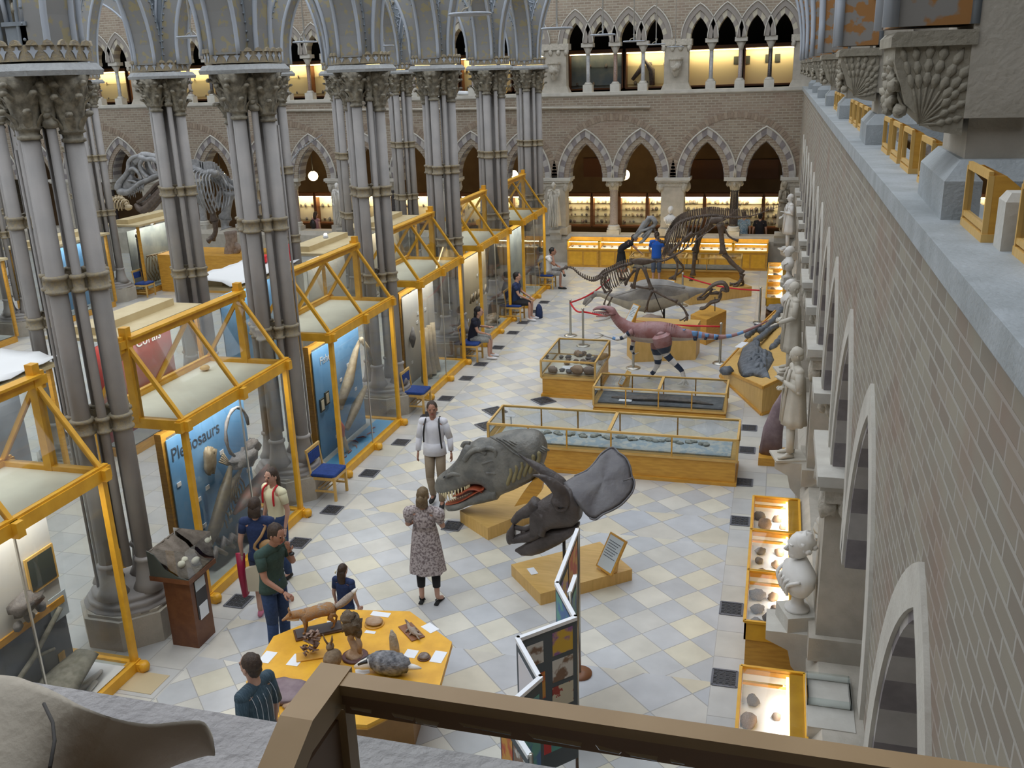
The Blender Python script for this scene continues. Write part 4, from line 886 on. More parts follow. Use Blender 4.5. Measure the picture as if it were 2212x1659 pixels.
# globe lamps in the corridor
gm = emis('globe_glow', (1,.8,.42), 5)
for i, x in enumerate((-5.35,-9.5,-13.55,-17.65,-21.75)):
    o = thing('globe_lamp', f'glowing globe lamp behind the end arches, {nm[i]} from the side wall', 'lamp', (x, 34.4, 2.97), 0, 'globe lamps behind the end arches')
    MB().blob((0,0,0), .19, nu=16, nv=10).build('globe', gm, o); MB().tube([(0,0,.18),(0,0,2.2)], .015, 6).lathe([(.06,.16),(.03,.22)], n=8).build('rod', black, o)
    l = bpy.data.lights.new('lamp_glow', 'POINT'); l.energy = 16; l.color = (1,.72,.38); l.shadow_soft_size = .2; lo = bpy.data.objects.new('lamp_glow', l); COL.objects.link(lo); lo.parent = o
for i, (x, z) in enumerate(((-6.0,3.2),(-2.5,3.1),(-.7,3.1))):
    T('dark_picture', f'large dark framed board high on the corridor wall, {nm[i]} from the left', 'picture', MB().box(-.75,.75,0,.04,-.35,.35), mat_dark, (x*1.08,36.34,z-.15))
T('white_tube', 'white cylinder lying on the gallery ledge between the columns', 'tube', MB().tube([(-.35,0,.1),(.35,.1,.06)], .07, 12), white, (-10.9,33.6,5.86))
T('gold_ball', 'golden ball on the gallery ledge above the end wall', 'ornament', MB().blob((0,0,.14),.14), MT['gold_trim'], (-9.5,33.5,5.86))
# grates in the floor
grm = mat('iron_grate', (.035,.037,.045), .5, (.12,.12,.13), 60, 0, lo=.5, hi=.52, det=0)
def grate(x, y, lab, g, sx=.27, sy=.3, rz=0):
    o = thing('floor_grate', lab, 'grate', (x,y,0), rz, g)
    MB().box(-sx/2,sx/2,-sy/2,sy/2,0,.004).build('dark_pit', black, o)
    m = MB()
    for s in (-1, 1): m.box(-sx/2,sx/2,s*sy/2-.012,s*sy/2+.012,.004,.009); m.box(s*sx/2-.012,s*sx/2+.012,-sy/2,sy/2,.004,.009)
    for i in range(4):
        for j in range(4): 
            cx, cy = -sx/2+sx*(i+.5)/4, -sy/2+sy*(j+.5)/4
            m.tube([(cx+.026*math.cos(a), cy+.026*math.sin(a), .006) for a in [q*PI/3 for q in range(6)]], .0035, 3, close=True)
    m.build('grid', mat('grate_iron', (.13,.135,.16), .45) if 'grate_iron' not in MT else MT['grate_iron'], o); return o
gg = grate(-6.58, 9.58, 'square iron floor grate nearest the viewer beside the tall cabinets', 'floor grates along the tall cabinets')
for i, y in enumerate((11.25,12.39,13.87,15.35,16.9,17.92,19.34,20.45,21.9,23.34,24.43,25.72,26.89)): cp(gg, (-6.58,y,0), 0, f'square iron floor grate along the tall cabinets, {nm[i+1]} from the viewer')
for i, y in enumerate((9.3,10.78,13.3,14.75,16.18,17.31,25.21)): cp(gg, (-.285,y,0), 0, f'square iron floor grate on the side wall path, {nm[i]} from the viewer', group='floor grates on the side wall path')
for i, (x, y) in enumerate(((-4.5,12.25),(-5.33,17.35),(-5.22,16.5),(-4.5,18.15))): cp(gg, (x,y,0), PI/4 if i else 0, ['square grate in the floor beside the reptile head plinth','dark diamond floor grate behind the long glass case','dark diamond floor grate at the corner of the long case','dark diamond floor grate in front of the square case'][i], group='grates in the open floor', scale=1.35 if i else 1)
T('floor_hatch', 'pale wooden hatch cover with a round hole in the floor', 'hatch', MB().box(-.25,.25,-.18,.18,0,.006), mat('hatch_wood', (.55,.45,.28), .5), (-6.75,7.75,0))
# ---------------------------------------------------------------- dinosaurs and skeletons on the floor
skb = mat('dark_bone', (.09,.065,.05), .5, (.15,.115,.09), 10, .3, bs=40); skg = mat('grey_bone', (.22,.22,.22), .5, (.34,.34,.34), 8, .3, bs=40)
def lp(P, t):
    t = max(0, min(.99999, t))*(len(P)-1); i = int(t); return V(P[i]).lerp(V(P[i+1]), t-i)
def lr(L, t):
    t = max(0, min(.99999, t))*(len(L)-1); i = int(t); return L[i]+(L[i+1]-L[i])*(t-i)
def smooth(P, k=4):
    P = [V(p) for p in P]; out = []
    for i in range(len(P)-1):
        a, b, c, d = P[max(i-1,0)], P[i], P[i+1], P[min(i+2,len(P)-1)]
        for j in range(k):
            t = j/k; out.append(.5*((2*b)+(c-a)*t+(2*a-5*b+4*c-d)*t*t+(3*b-a-3*c+d)*t**3))
    return out+[P[-1]]
def bonem(m, pts, r, k=1.7):
    P = smooth(pts, 3); n = len(P)
    m.tube(P, [r*(1+(k-1)*abs(2*i/(n-1)-1)**3) for i in range(n)], 7)
def vert(m, P, n, r, spine, dirn=(0,0,1), low=0):
    P = smooth(P, 5)
    for i in range(n):
        t = i/(n-1); p = lp(P, t); rr_ = lr(r, t) if isinstance(r, list) else r; s = lr(spine, t) if isinstance(spine, list) else spine
        m.blob(p, (rr_, rr_*1.2, rr_), .3, 4, i, 7, 5); m.bar(p, p+V(dirn)*s, rr_*.5, rr_*.9)
        if low: m.bar(p, p-V(dirn)*low*s, rr_*.35, rr_*.5)
    m.tube(P, [ (lr(r, i/(len(P)-1)) if isinstance(r, list) else r)*.55 for i in range(len(P))], 6)
def dome(m, P, n_, th, rings=4, th2=None):
    # a solid with outline P, swelling th along n_ and th2 behind
    P = [V(p) for p in P]; c = sum(P, V())/len(P); nn = V(n_).normalized(); k = len(P); vs = []; fs = []
    th2 = th if th2 is None else th2
    def add(f, o): 
        s = len(vs); vs.extend([c+(p-c)*f+nn*o for p in P]); return s
    prev = add(1, 0); base = prev
    for i in range(1, rings+1):
        f = 1-i/(rings+1); cur = add(f, th*math.sqrt(1-f*f))
        fs.extend([(prev+j, prev+(j+1)%k, cur+(j+1)%k, cur+j) for j in range(k)]); prev = cur
    vs.append(c+nn*th); fs.extend([(prev+j, prev+(j+1)%k, len(vs)-1) for j in range(k)])
    prev = base
    for i in range(1, rings+1):
        f = 1-i/(rings+1); cur = add(f, -th2*math.sqrt(1-f*f))
        fs.extend([(prev+(j+1)%k, prev+j, cur+j, cur+(j+1)%k) for j in range(k)]); prev = cur
    vs.append(c-nn*th2); fs.extend([(prev+(j+1)%k, prev+j, len(vs)-1) for j in range(k)])
    return m.raw(vs, fs, True)
def oneside(n_, p, s): return V(p)+V((0,n_*s,0))
# tall dark skeleton at the back
igu = thing('dinosaur_skeleton', 'tall dark ornithopod dinosaur skeleton striding on an oak plinth, tail towards the side wall', 'skeleton', (0,0,0))
sp = [(-3.382,28.8,1.565),(-3.217,28.8,1.535),(-3.091,28.8,1.784),(-2.901,28.8,2.049),(-2.614,28.8,2.215),(-2.199,28.8,2.316),(-1.818,28.8,2.351),(-1.468,28.8,2.305),(-1.091,28.8,2.292),(-0.718,28.8,2.343),(-0.262,28.8,2.505),(0.129,28.8,2.642)]
m = MB(); vert(m, sp[1:], 64, [.05,.06,.06,.06,.055,.05,.045,.04,.03,.02,.012], [.16,.2,.22,.24,.24,.26,.26,.24,.2,.12,.05], (-.1,0,1)); m.build('spine', skb, igu)
m = MB(); vert(m, [(-3.569,28.8,1.944),(-3.501,28.8,1.779),(-3.382,28.8,1.565),(-3.217,28.8,1.535)], 9, .05, .08, (-.6,0,.6)); m.build('neck', skb, igu)
m = MB()
for i in range(14):
    p = lp(smooth(sp[2:7], 5), i/13.5); L = .5+.5*math.sin(PI*(i+2)/16)
    for s in (-1, 1):
        m.tube(smooth([p, p+V((-.03,s*.26,-.12)), p+V((-.1,s*.34,-.5*L)), p+V((-.22,s*.16,-.95*L))], 4), .017, 5)
m.build('ribs', skb, igu)
m = MB(); S = [(-4.163,28.8,1.664),(-3.948,28.8,1.873),(-3.819,28.8,2.122),(-3.689,28.8,2.271),(-3.557,28.8,2.19),(-3.538,28.8,2.059),(-3.652,28.8,1.976),(-3.749,28.8,1.842),(-3.913,28.8,1.674)]
for dy in (-.09, .09):
    Q = [p_ if 0 else V(p_)+V((0,dy*(min(i, 8-i)/4+.2),0)) for i, p_ in enumerate(S)]
    m.tube(smooth(Q, 3), .055, 7); m.tube([V(S[1])+V((0,dy,0)), V(S[6])+V((0,dy,0))], .04, 7)
m.tube([V(S[1]), V(S[3])], [.07,.1], 9); m.tube([V(S[8]), V(S[7])], .06, 8)
m.tube([V(S[0]), V(S[2])], [.05,.1], 8); m.tube([V(S[0])+V((-.02,0,-.02)), V(S[1])], [.07,.05], 8)
J = [(-4.011,28.8,1.506),(-3.911,28.8,1.541),(-3.748,28.8,1.743),(-3.619,28.8,1.943)]
for dy in (-.07, .07): m.tube([V(p)+V((0,dy,0)) for p in J], [.03,.05,.05,.04], 7)
m.build('skull', skg, igu)
m = MB(); pel = [(-2.019,28.6,2.137),(-1.867,28.6,2.331),(-1.553,28.6,2.349),(-1.424,28.6,2.255),(-1.702,28.6,2.124)]
dome(m, pel, (0,-1,0), .06); dome(m, [V(p)+V((0,.45,0)) for p in pel], (0,-1,0), .06)
bonem(m, [(-1.868,28.7,2.156),(-2.147,28.7,1.91),(-2.367,28.7,1.777),(-2.652,28.7,1.544)], .03); bonem(m, [(-1.556,28.8,2.127),(-1.352,28.8,1.741),(-1.061,28.8,1.599)], .03); m.build('pelvis', skb, igu)
def leg(nm_, par, mt, *segs):
    m = MB()
    for pts, r in segs: bonem(m, pts, r)
    return m.build(nm_, mt, par)
leg('hind_leg', igu, skb, ([(-1.605,28.55,2.133),(-1.543,28.55,1.748),(-1.477,28.55,1.262)],.075), ([(-1.462,28.55,1.262),(-1.149,28.55,0.942),(-0.885,28.55,0.685)],.06), ([(-1.379,28.55,1.166),(-1.276,28.55,0.972),(-0.95,28.55,0.733)],.02), ([(-0.899,28.55,0.652),(-0.921,28.55,0.421)],.06), ([(-0.922,28.5,0.497),(-1.06,28.5,0.378),(-1.249,28.5,0.357)],.035), ([(-0.933,28.4,0.485),(-1.021,28.4,0.335),(-1.147,28.4,0.321)],.035), ([(-0.908,28.6,0.444),(-0.856,28.6,0.346),(-0.917,28.6,0.278)],.035))
leg('hind_leg', igu, skb, ([(-1.86,29.1,2.046),(-2.174,29.1,1.747),(-2.337,29.1,1.213)],.075), ([(-2.336,29.1,1.18),(-2.375,29.1,0.809),(-2.391,29.1,0.47)],.06), ([(-2.413,29.1,0.419),(-2.474,29.1,0.229)],.055), ([(-2.45,29,0.268),(-2.53,29,0.198),(-2.613,29,0.179)],.03), ([(-2.466,29.2,0.225),(-2.514,29.2,0.121),(-2.563,29.2,0.103)],.03))
leg('foreleg', igu, skb, ([(-2.376,28.4,1.891),(-2.72,28.4,1.594),(-3.036,28.4,1.261)],.045), ([(-3.036,28.4,1.294),(-2.871,28.4,1.166)],.05), ([(-2.871,28.4,1.133),(-2.8,28.4,0.87),(-2.888,28.4,0.435)],.035), ([(-2.888,28.4,0.451),(-2.935,28.4,0.383)],.03))
leg('foreleg', igu, skb, ([(-3.154,29.2,1.113),(-2.917,29.2,0.948)],.05), ([(-2.917,29.2,0.931),(-2.693,29.2,0.63),(-3.104,29.2,0.312)],.035), ([(-3.104,29.2,0.312),(-3.187,29.2,0.258)],.03))
m = MB(); m.tube([(-3.249,28.8,1.518),(-3.209,28.8,1.118)],.015,5).tube([(-2.282,28.8,1.86),(-2.256,28.8,1.003)],.02,5); m.build('support_rod', black, igu)
m = MB(); m.prism([(-2.3,27.1),(-.6,28.5),(-1.35,29.7),(-3.0,29.5),(-3.0,28.4)], 0, .3); T('display_plinth', 'low oak plinth under the tall dark dinosaur skeleton', 'plinth', m, woodp)
# small running skeleton
sm_ = thing('dinosaur_skeleton', 'small slender dark dinosaur skeleton with stiff raised tail on the pale box plinth', 'skeleton')
m = MB(); vert(m, [(-4.778,21.9,2.088),(-4.633,21.9,2.052),(-4.435,21.9,1.885),(-4.185,21.9,1.778),(-4.001,21.9,1.835),(-3.896,21.9,1.943),(-3.687,21.9,2.047),(-3.48,21.9,2.143),(-3.224,21.9,2.213)], 38, [.018,.03,.04,.045], [.03,.09,.1,.12], (0,0,1)); m.build('spine', skb, sm_)
m = MB(); vert(m, [(-2.664,21.9,2.263),(-2.438,21.9,2.306),(-2.215,21.9,2.425),(-1.971,21.9,2.593),(-1.73,21.9,2.792),(-1.491,21.9,2.974),(-1.256,21.9,3.169),(-1.022,21.9,3.347),(-0.815,21.9,3.519)], 46, [.03,.028,.02,.014,.01], [.05,.04,.03,.02,.012], (0,0,1)); m.build('tail', skb, sm_)
m = MB(); dome(m, [(-3.24,21.75,2.28),(-3.152,21.75,2.346),(-3,21.75,2.361),(-2.747,21.75,2.341),(-2.621,21.75,2.305),(-2.746,21.75,2.252),(-2.947,21.75,2.196),(-3.15,21.75,2.218)], (0,-.8,.6), .05); dome(m, [(-3.285,22.05,2.235),(-3.195,22.05,2.293),(-3.041,22.05,2.312),(-2.785,22.05,2.291),(-2.657,22.05,2.252),(-2.784,22.05,2.206),(-2.988,22.05,2.163),(-3.194,22.05,2.171)], (0,.8,.6), .04); m.build('pelvis', skb, sm_)
m = MB(); bp = smooth([(-3.922,21.9,1.911),(-3.687,21.9,2.034),(-3.377,21.9,2.158)], 5)
for i in range(12):
    p = lp(bp, i/11); L = .35*(.5+.5*math.sin(PI*(i+2)/14))
    for s in (-1, 1): m.tube(smooth([p, p+V((0,s*.1,-.05)), p+V((.03,s*.13,-.6*L)), p+V((.1,s*.08,-L-.05))], 3), .01, 5)
m.build('ribs', skb, sm_)
m = MB(); m.tube(smooth([(-4.778,21.9,2.088),(-4.872,21.9,2.047),(-4.98,21.9,2.004)], 3), [.05,.06,.03,.03,.03,.02,.012], 7); m.build('skull', skb, sm_)
leg('hind_leg', sm_, skb, ([(-2.914,21.7,2.156),(-2.81,21.7,1.876),(-2.73,21.7,1.646)],.04), ([(-2.679,21.7,1.634),(-2.399,21.7,1.474),(-2.12,21.7,1.366)],.032), ([(-2.107,21.7,1.341),(-1.966,21.7,1.202),(-1.881,21.7,1.036)],.026), ([(-1.877,21.65,1.049),(-1.98,21.65,0.967),(-2.054,21.65,0.938)],.016), ([(-1.872,21.6,1.061),(-1.912,21.6,0.969),(-1.949,21.6,0.941)],.016), ([(-1.885,21.75,1.024),(-1.876,21.75,0.958),(-1.9,21.75,0.918)],.016))
leg('hind_leg', sm_, skb, ([(-3.097,22.1,2.073),(-3.159,22.1,1.809),(-3.209,22.1,1.57)],.036), ([(-3.275,22.1,1.648),(-3.04,22.1,1.602),(-2.807,22.1,1.582)],.03), ([(-2.754,22.1,1.504),(-2.841,22.1,1.289),(-2.891,22.1,1.075)],.024), ([(-2.877,22,1.099),(-2.928,22,1.017)],.016), ([(-2.891,22.1,1.075),(-2.825,22.1,1.01)],.016))
leg('arm', sm_, skb, ([(-3.886,21.7,1.953),(-3.912,21.7,1.743),(-3.808,21.7,1.536)],.025), ([(-3.808,21.7,1.536),(-3.704,21.7,1.592),(-3.653,21.7,1.606)],.018), ([(-3.665,21.7,1.606),(-3.782,21.7,1.432),(-3.848,21.7,1.245)],.018))
leg('arm', sm_, skb, ([(-3.852,22.1,1.898),(-3.905,22.1,1.684),(-3.773,22.1,1.528)],.025), ([(-3.719,22.1,1.342),(-3.772,22.1,1.233),(-3.825,22.1,1.129)],.018))
MB().tube([(-2.968,21.9,2.192),(-2.437,21.9,0.927)],.012,5).build('support_rod', black, sm_)
m = MB(); m.prism([(-3.3,21.75),(-3.05,21.2),(-1.66,21.65),(-1.62,22.3),(-3.1,22.35)], 0, .8); T('display_plinth', 'pale oak box plinth under the small slender skeleton', 'plinth', m, woodp)
leg('hind_leg', sm_, skb, ([(-3.174,22.1,2.019),(-3.277,22.1,1.885),(-3.405,22.1,1.671)],.03), ([(-3.405,22.1,1.671),(-3.379,22.1,1.64)],.03))
# grey life-size body
grm_ = mat('grey_hide', (.2,.19,.18), .6, (.33,.31,.28), 3, .5, bs=25); gbel = mat('pale_belly', (.42,.37,.28), .7, (.33,.3,.24), 8)
gd = thing('dinosaur_model', 'grey legless life-size dinosaur body with long neck, behind the red rope', 'model')
C_ = [(-5.009,25,0.433),(-4.871,25,0.584),(-4.719,25,0.717),(-4.508,25,0.741),(-4.267,25,0.664),(-3.969,25,0.612),(-3.671,25,0.606),(-3.377,25,0.715),(-3.143,25,0.752),(-2.794,25,0.804),(-2.505,25,0.813),(-2.218,25,0.845),(-1.934,25,0.897),(-1.651,25,0.935),(-1.454,25,0.955)]
rs = [.03,.1,.085,.075,.11,.17,.28,.43,.46,.39,.3,.19,.09,.04,.015]
P = smooth(C_, 4); n = len(P); rr_ = [(lr(rs, i/(n-1))*.62, lr(rs, i/(n-1))) for i in range(n)]
m = MB(); m.tube(P, rr_, 20); m.build('body', grm_, gd)
MB().tube([p+V((0,-.02,-.25*rr_[i][1])) for i, p in enumerate(P)][10:46], [(a*.93, b*.8) for a, b in rr_][10:46], 16).build('belly', gbel, gd)
m = MB()
for k_ in range(3): m.tube(smooth([V(p)+V((0,-.3-.05*k_,.12)) for p in [(-4.088,25,0.669),(-3.673,25,0.802),(-3.234,25,0.964),(-2.798,25,1.006),(-2.221,25,0.933)]], 4), .02, 6)
m.build('skin_folds', grm_, gd)
MB().tube(smooth([(-4.953,24.95,0.394),(-4.862,24.95,0.504),(-4.755,24.95,0.615)], 3), [.012,.02,.03,.035,.04,.04,.04], 8).build('lower_jaw', grm_, gd)
MB().tube([(C_[9][0],25,0),(C_[9][0],25,C_[9][2])], .03, 8).lathe([(.2,0),(.2,.02),(.03,.03)], (C_[9][0],25,0), 16).build('support_pole', black, gd)
T('clay_lump', 'brown rocky lump on the floor below the grey dinosaur', 'rock', MB().blob((0,0,.12),(.35,.25,.2),.4,3,3), rockm, (-3.05,24.6,0))
# red feathered-looking predator
rdm = mat('purple_red_hide', (.3,.13,.12), .55, (.38,.22,.22), 5, .25, bs=60, lo=.4, hi=.6); rdb = mat('cream_hide', (.6,.52,.46), .6, (.5,.42,.38), 6); rwh = mat('white_hide', (.68,.66,.63), .55); rbl = mat('blue_black_band', (.02,.035,.07), .45); rlb = mat('sky_blue_patch', (.15,.32,.6), .5)
rp = thing('dinosaur_model', 'red-purple feathered-tail predator model striding, blue banded tail and striped legs', 'model')
tp = [(-3.406,19.8,1.576),(-3.326,19.8,1.544),(-3.222,19.8,1.384),(-3.038,19.8,1.239),(-2.81,19.8,1.131),(-2.538,19.8,1.13),(-2.268,19.8,1.141),(-2.044,19.8,1.145),(-1.821,19.8,1.108),(-1.533,19.8,1.097),(-1.204,19.8,1.079),(-0.943,19.8,1.09),(-0.665,19.8,1.161),(-0.35,19.8,1.31),(-0.052,19.8,1.479)]
tr_ = [.06,.085,.1,.14,.2,.235,.23,.19,.14,.1,.07,.045,.035,.026,.012]
P = smooth(tp, 5); n = len(P)
m = MB()
for i in range(n-1):
    t = i/(n-1); m.c = 0
    for a in (.645,.715,.79,.85): 
        if a < t < a+.025: m.c = 1
    r0, r1 = lr(tr_, t), lr(tr_, (i+1)/(n-1)); m.tube([P[i], P[i+1]], [(r0*.8,r0),(r1*.8,r1)], 18, cap=(i in (0, n-2)))
m.build('body', [rdm, rlb, rbl], rp)
MB().tube([p+V((0,0,-.2*lr(tr_, (i+8)/(n-1)))) for i, p in enumerate(P[8:52])], [(lr(tr_, (i+8)/(n-1))*.76, lr(tr_, (i+8)/(n-1))*.83) for i in range(44)], 16).build('belly', rdb, rp)
m = MB()
for x_, z_ in ((1240,495),(1345,495),(1450,498),(1545,480)): pass
hd = [(-3.756,19.8,1.571),(-3.682,19.8,1.613),(-3.59,19.8,1.628),(-3.452,19.8,1.621),(-3.337,19.8,1.578),(-3.325,19.8,1.509)]
m = MB(); m.tube(smooth(hd, 3), [(.01+.007*i,.015+.0055*i) for i in range(16)], 12); m.tube(smooth([(-3.77,19.8,1.528),(-3.613,19.8,1.524),(-3.452,19.8,1.511),(-3.337,19.8,1.492)], 3), [.012,.02,.025,.03,.034,.036,.04,.042,.045,.045], 8); m.build('head', rdm, rp)
MB().tube(smooth([(-3.741,19.8,1.336),(-3.613,19.8,1.351),(-3.452,19.8,1.399),(-3.348,19.8,1.461)], 3), [.012,.018,.022,.024,.028,.03,.034,.036,.04,.04], 8).build('lower_jaw', rwh, rp)
m = MB()
for i in range(9):
    a = lp([(-3.731,19.75,1.547),(-3.374,19.75,1.503)], i/9); m.tube([a, a+V((0,0,-.03))], [.006,.001], 5); b = lp([(-3.708,19.75,1.36),(-3.397,19.75,1.432)], i/9); m.tube([b, b+V((0,0,.025))], [.006,.001], 5)
m.build('teeth', white, rp); MB().tube([(-3.682,19.8,1.437),(-3.544,19.8,1.447),(-3.383,19.8,1.467)], [.012,.02,.03], 8).build('tongue', mat('mouth_pink', (.5,.25,.22), .4), rp)
MB().tube([(-3.579,19.74,1.608),(-3.51,19.74,1.617),(-3.418,19.74,1.606)], [.012,.022,.012], 8).build('eye_patch', rbl, rp)
def banded(nm_, pts, rs_, cols, mats, par, k=4):
    P = smooth(pts, k); n = len(P); m = MB()
    for i in range(n-1):
        m.c = cols[min(len(cols)-1, int(i/(n-1)*len(cols)))]; m.tube([P[i], P[i+1]], [lr(rs_, i/(n-1)), lr(rs_, (i+1)/(n-1))], 12, cap=(i in (0, n-2)))
    return m.build(nm_, mats, par)
banded('hind_leg', [(-2.261,19.55,1.208),(-2.202,19.55,1.002),(-2.154,19.55,0.819),(-2.107,19.55,0.705),(-1.914,19.55,0.504),(-1.778,19.55,0.358),(-1.729,19.55,0.184)], [.03,.2,.205,.19,.15,.12,.09,.08,.07,.06,.055,.05,.045,.04], [0,0,0,1,1,2,1,2,1,1,2,2], [rdm, rbl, rwh], rp)
banded('hind_leg', [(-2.341,20.05,1.024),(-2.359,20.05,0.762),(-2.36,20.05,0.571),(-2.357,20.05,0.354),(-2.419,20.05,0.206),(-2.487,20.05,0.105),(-2.786,20.05,-0.144)], [.03,.17,.15,.1,.07,.05,.05,.05,.04], [0,0,1,2,1,2,2,1,2,2], [rdm, rbl, rwh], rp)
banded('arm', [(-2.849,19.6,1.182),(-2.939,19.6,1.132),(-3.051,19.6,1.045),(-3.188,19.6,0.997),(-3.325,19.6,1.034),(-3.486,19.6,1.069)], [.07,.06,.045,.04,.03,.02], [0,1,2,1,2,3,2,2], [rdm, rbl, rwh, rlb], rp)
banded('arm', [(-2.89,20.05,0.954),(-2.912,20.05,0.785),(-2.945,20.05,0.64),(-2.875,20.05,0.546)], [.07,.045,.035,.02], [0,2,1,2,1], [rdm, rbl, rwh], rp)
m = MB()
for q in ([(-3.482,19.58,1.075),(-3.574,19.58,1.123),(-3.631,19.58,1.125),(-3.666,19.58,1.138)], [(-3.486,19.6,1.069),(-3.601,19.6,1.074),(-3.67,19.6,1.061),(-3.704,19.6,1.046)], [(-3.489,19.62,1.057),(-3.604,19.62,1.005),(-3.651,19.62,0.986),(-3.697,19.62,0.979)]): m.tube(smooth(q, 2), [.013,.012,.011,.01,.008,.006,.004], 6)
for q in ([(-2.875,20.05,0.546),(-2.817,20.05,0.568),(-2.782,20.05,0.587)], [(-2.875,20.05,0.546),(-2.933,20.05,0.563)], [(-2.875,20.05,0.546),(-2.84,20.05,0.524)]): m.tube(q, [.014]+[.006]*(len(q)-1), 6)
for q in ([(-1.724,19.5,0.2),(-1.788,19.5,0.102),(-1.866,19.5,0.086)], [(-1.716,19.4,0.233),(-1.713,19.4,0.116),(-1.756,19.4,0.09)], [(-1.733,19.6,0.168),(-1.664,19.6,0.077),(-1.641,19.6,0.043)], [(-2.779,20,-0.127),(-2.873,20,-0.157),(-2.943,20,-0.173)], [(-2.772,19.95,-0.111),(-2.795,19.95,-0.173),(-2.842,19.95,-0.188)], [(-2.793,20.1,-0.16),(-2.746,20.1,-0.207),(-2.769,20.1,-0.221)]): m.tube(smooth(q, 2), [.035,.03,.025,.02,.01], 7)
m.build('claws', rwh, rp)
m = MB()
for x_ in (1225,1330,1435): dome(m, [V(p) for p in [(-1.581,19.72,1.075),(-1.486,19.72,1.079),(-1.497,19.72,0.998),(-1.567,19.72,0.995)]] if x_ == 1225 else [V(p) for p in ([(-1.352,19.74,1.075),(-1.282,19.74,1.078),(-1.295,19.74,1.017),(-1.344,19.74,1.015)] if x_ == 1330 else [(-1.122,19.76,1.074),(-1.057,19.76,1.077),(-1.068,19.76,1.022),(-1.112,19.76,1.02)])], (0,-1,0), .03, 2)
m.build('dark_tail_spots', rbl, rp)
m = MB()
for q in ([(-1.963,19.7,1.18),(-1.933,19.7,1.204),(-1.901,19.7,1.178),(-1.927,19.7,1.147)], [(-1.803,19.7,1.244),(-1.727,19.7,1.259),(-1.748,19.7,1.223),(-1.792,19.7,1.219)], [(-1.616,19.7,1.217),(-1.473,19.7,1.218),(-1.498,19.7,1.096),(-1.586,19.7,1.103)], [(-1.342,19.72,1.166),(-1.233,19.72,1.163),(-1.263,19.72,1.084),(-1.325,19.72,1.086)], [(-1.126,19.74,1.146),(-1.039,19.74,1.143),(-1.058,19.74,1.087),(-1.113,19.74,1.09)]): dome(m, q, (0,-1,0), .025, 2)
m.build('blue_tail_patches', rlb, rp)
# rope posts and red ropes around the group
redr = mat('red_rope', (.6,.01,.02), .6)
def rpost(x, y, lab, h=.93):
    o = thing('rope_post', lab, 'post', (x,y,0), 0, 'rope posts round the dinosaurs')
    MB().lathe([(.03,.03),(.03,h),(.035,h),(.038,h+.03),(.02,h+.05)], n=12).build('pole', steel, o); MB().lathe([(.17,0),(.17,.012),(.14,.03),(.03,.045)], n=20).build('base', steel, o); return o
r0 = rpost(-5.01, 23.3, 'steel rope post at the front left corner of the dinosaur group')
PP = [(-5.01,23.3),(-4.5,22.4),(-3.0,20.75),(-1.09,21.44),(-.3,25.36),(-2.5,27.0),(-4.5,26.3)]
for (x, y), l in zip(PP[1:], ('steel rope post near the raptor snout','steel rope post beside the raptor forearm, at the plinth corner','steel rope post under the raptor tail','steel rope post near the side wall path','steel rope post behind the grey dinosaur','steel rope post behind the grey dinosaur neck')): cp(r0, (x,y,0), 0, l)
for a, b, l in ((0,1,'red rope between the two posts left of the raptor'),(1,3,'red rope passing behind the raptor neck and body'),(4,5,'red rope from the side wall path post past the duckbill skull'),(6,0,'red rope reaching the snout of the grey dinosaur')):
    p, q = V((*PP[a],.88)), V((*PP[b],.88)); T('red_rope', l, 'rope', MB().tube([p.lerp(q,t/8)+V((0,0,-.1*math.sin(PI*t/8))) for t in range(9)], .022, 7), redr, group='red ropes round the dinosaurs')
def signboard(lab, x, y, z, rz, w=.3, h=.42, tilt=.5):
    o = thing('sign_stand', lab, 'sign', (x,y,z), rz)
    m = MB(); m.ext([(-.09,.0,0),(-.09,.14,0),(-.09,.2,.32),(-.09,.0,.05)], (.18,0,0)); m.build('prop', woodp, o)
    c, s = math.cos(1.05), math.sin(1.05)
    bd = lambda u, v, d: (u, v*c-d*s, v*s+d*c+.02)
    m = MB(); m.raw([bd(u,v,d) for d in (0,.03) for u, v in ((-w/2,0),(w/2,0),(w/2,h),(-w/2,h))], [(3,2,1,0),(4,5,6,7),(0,1,5,4),(1,2,6,5),(2,3,7,6),(3,0,4,7)]); m.build('frame', wood, o)
    k = .025; MB().raw([bd(u,v,.033) for u, v in ((-w/2+k,k),(w/2-k,k),(w/2-k,h-k),(-w/2+k,h-k))], [(0,1,2,3)]).build('card', mat('sign_card', (.6,.66,.68), .4) if 'sign_card' not in MT else MT['sign_card'], o)
    m = MB()
    for j in range(7):
        v = h-.1-.035*j; 
        if v > .05: m.raw([bd(u,vv,.035) for u, vv in ((-w/2+.05,v),(w/2-.05-.03*(j%3),v),(w/2-.05-.03*(j%3),v+.008),(-w/2+.05,v+.008))], [(0,1,2,3)])
    m.build('printed_lines', ink, o); return o
signboard('framed label board on the plinth beside the small skeleton', -3.25, 21.6, .8, -.9, .3, .5)
signboard('white label board behind the rope at the tall skeleton plinth', -2.95, 27.2, .3, -.5, .3, .4)
signboard('small label board in front of the raptor feet', -3.05, 19.3, .02, -.9, .2, .24)
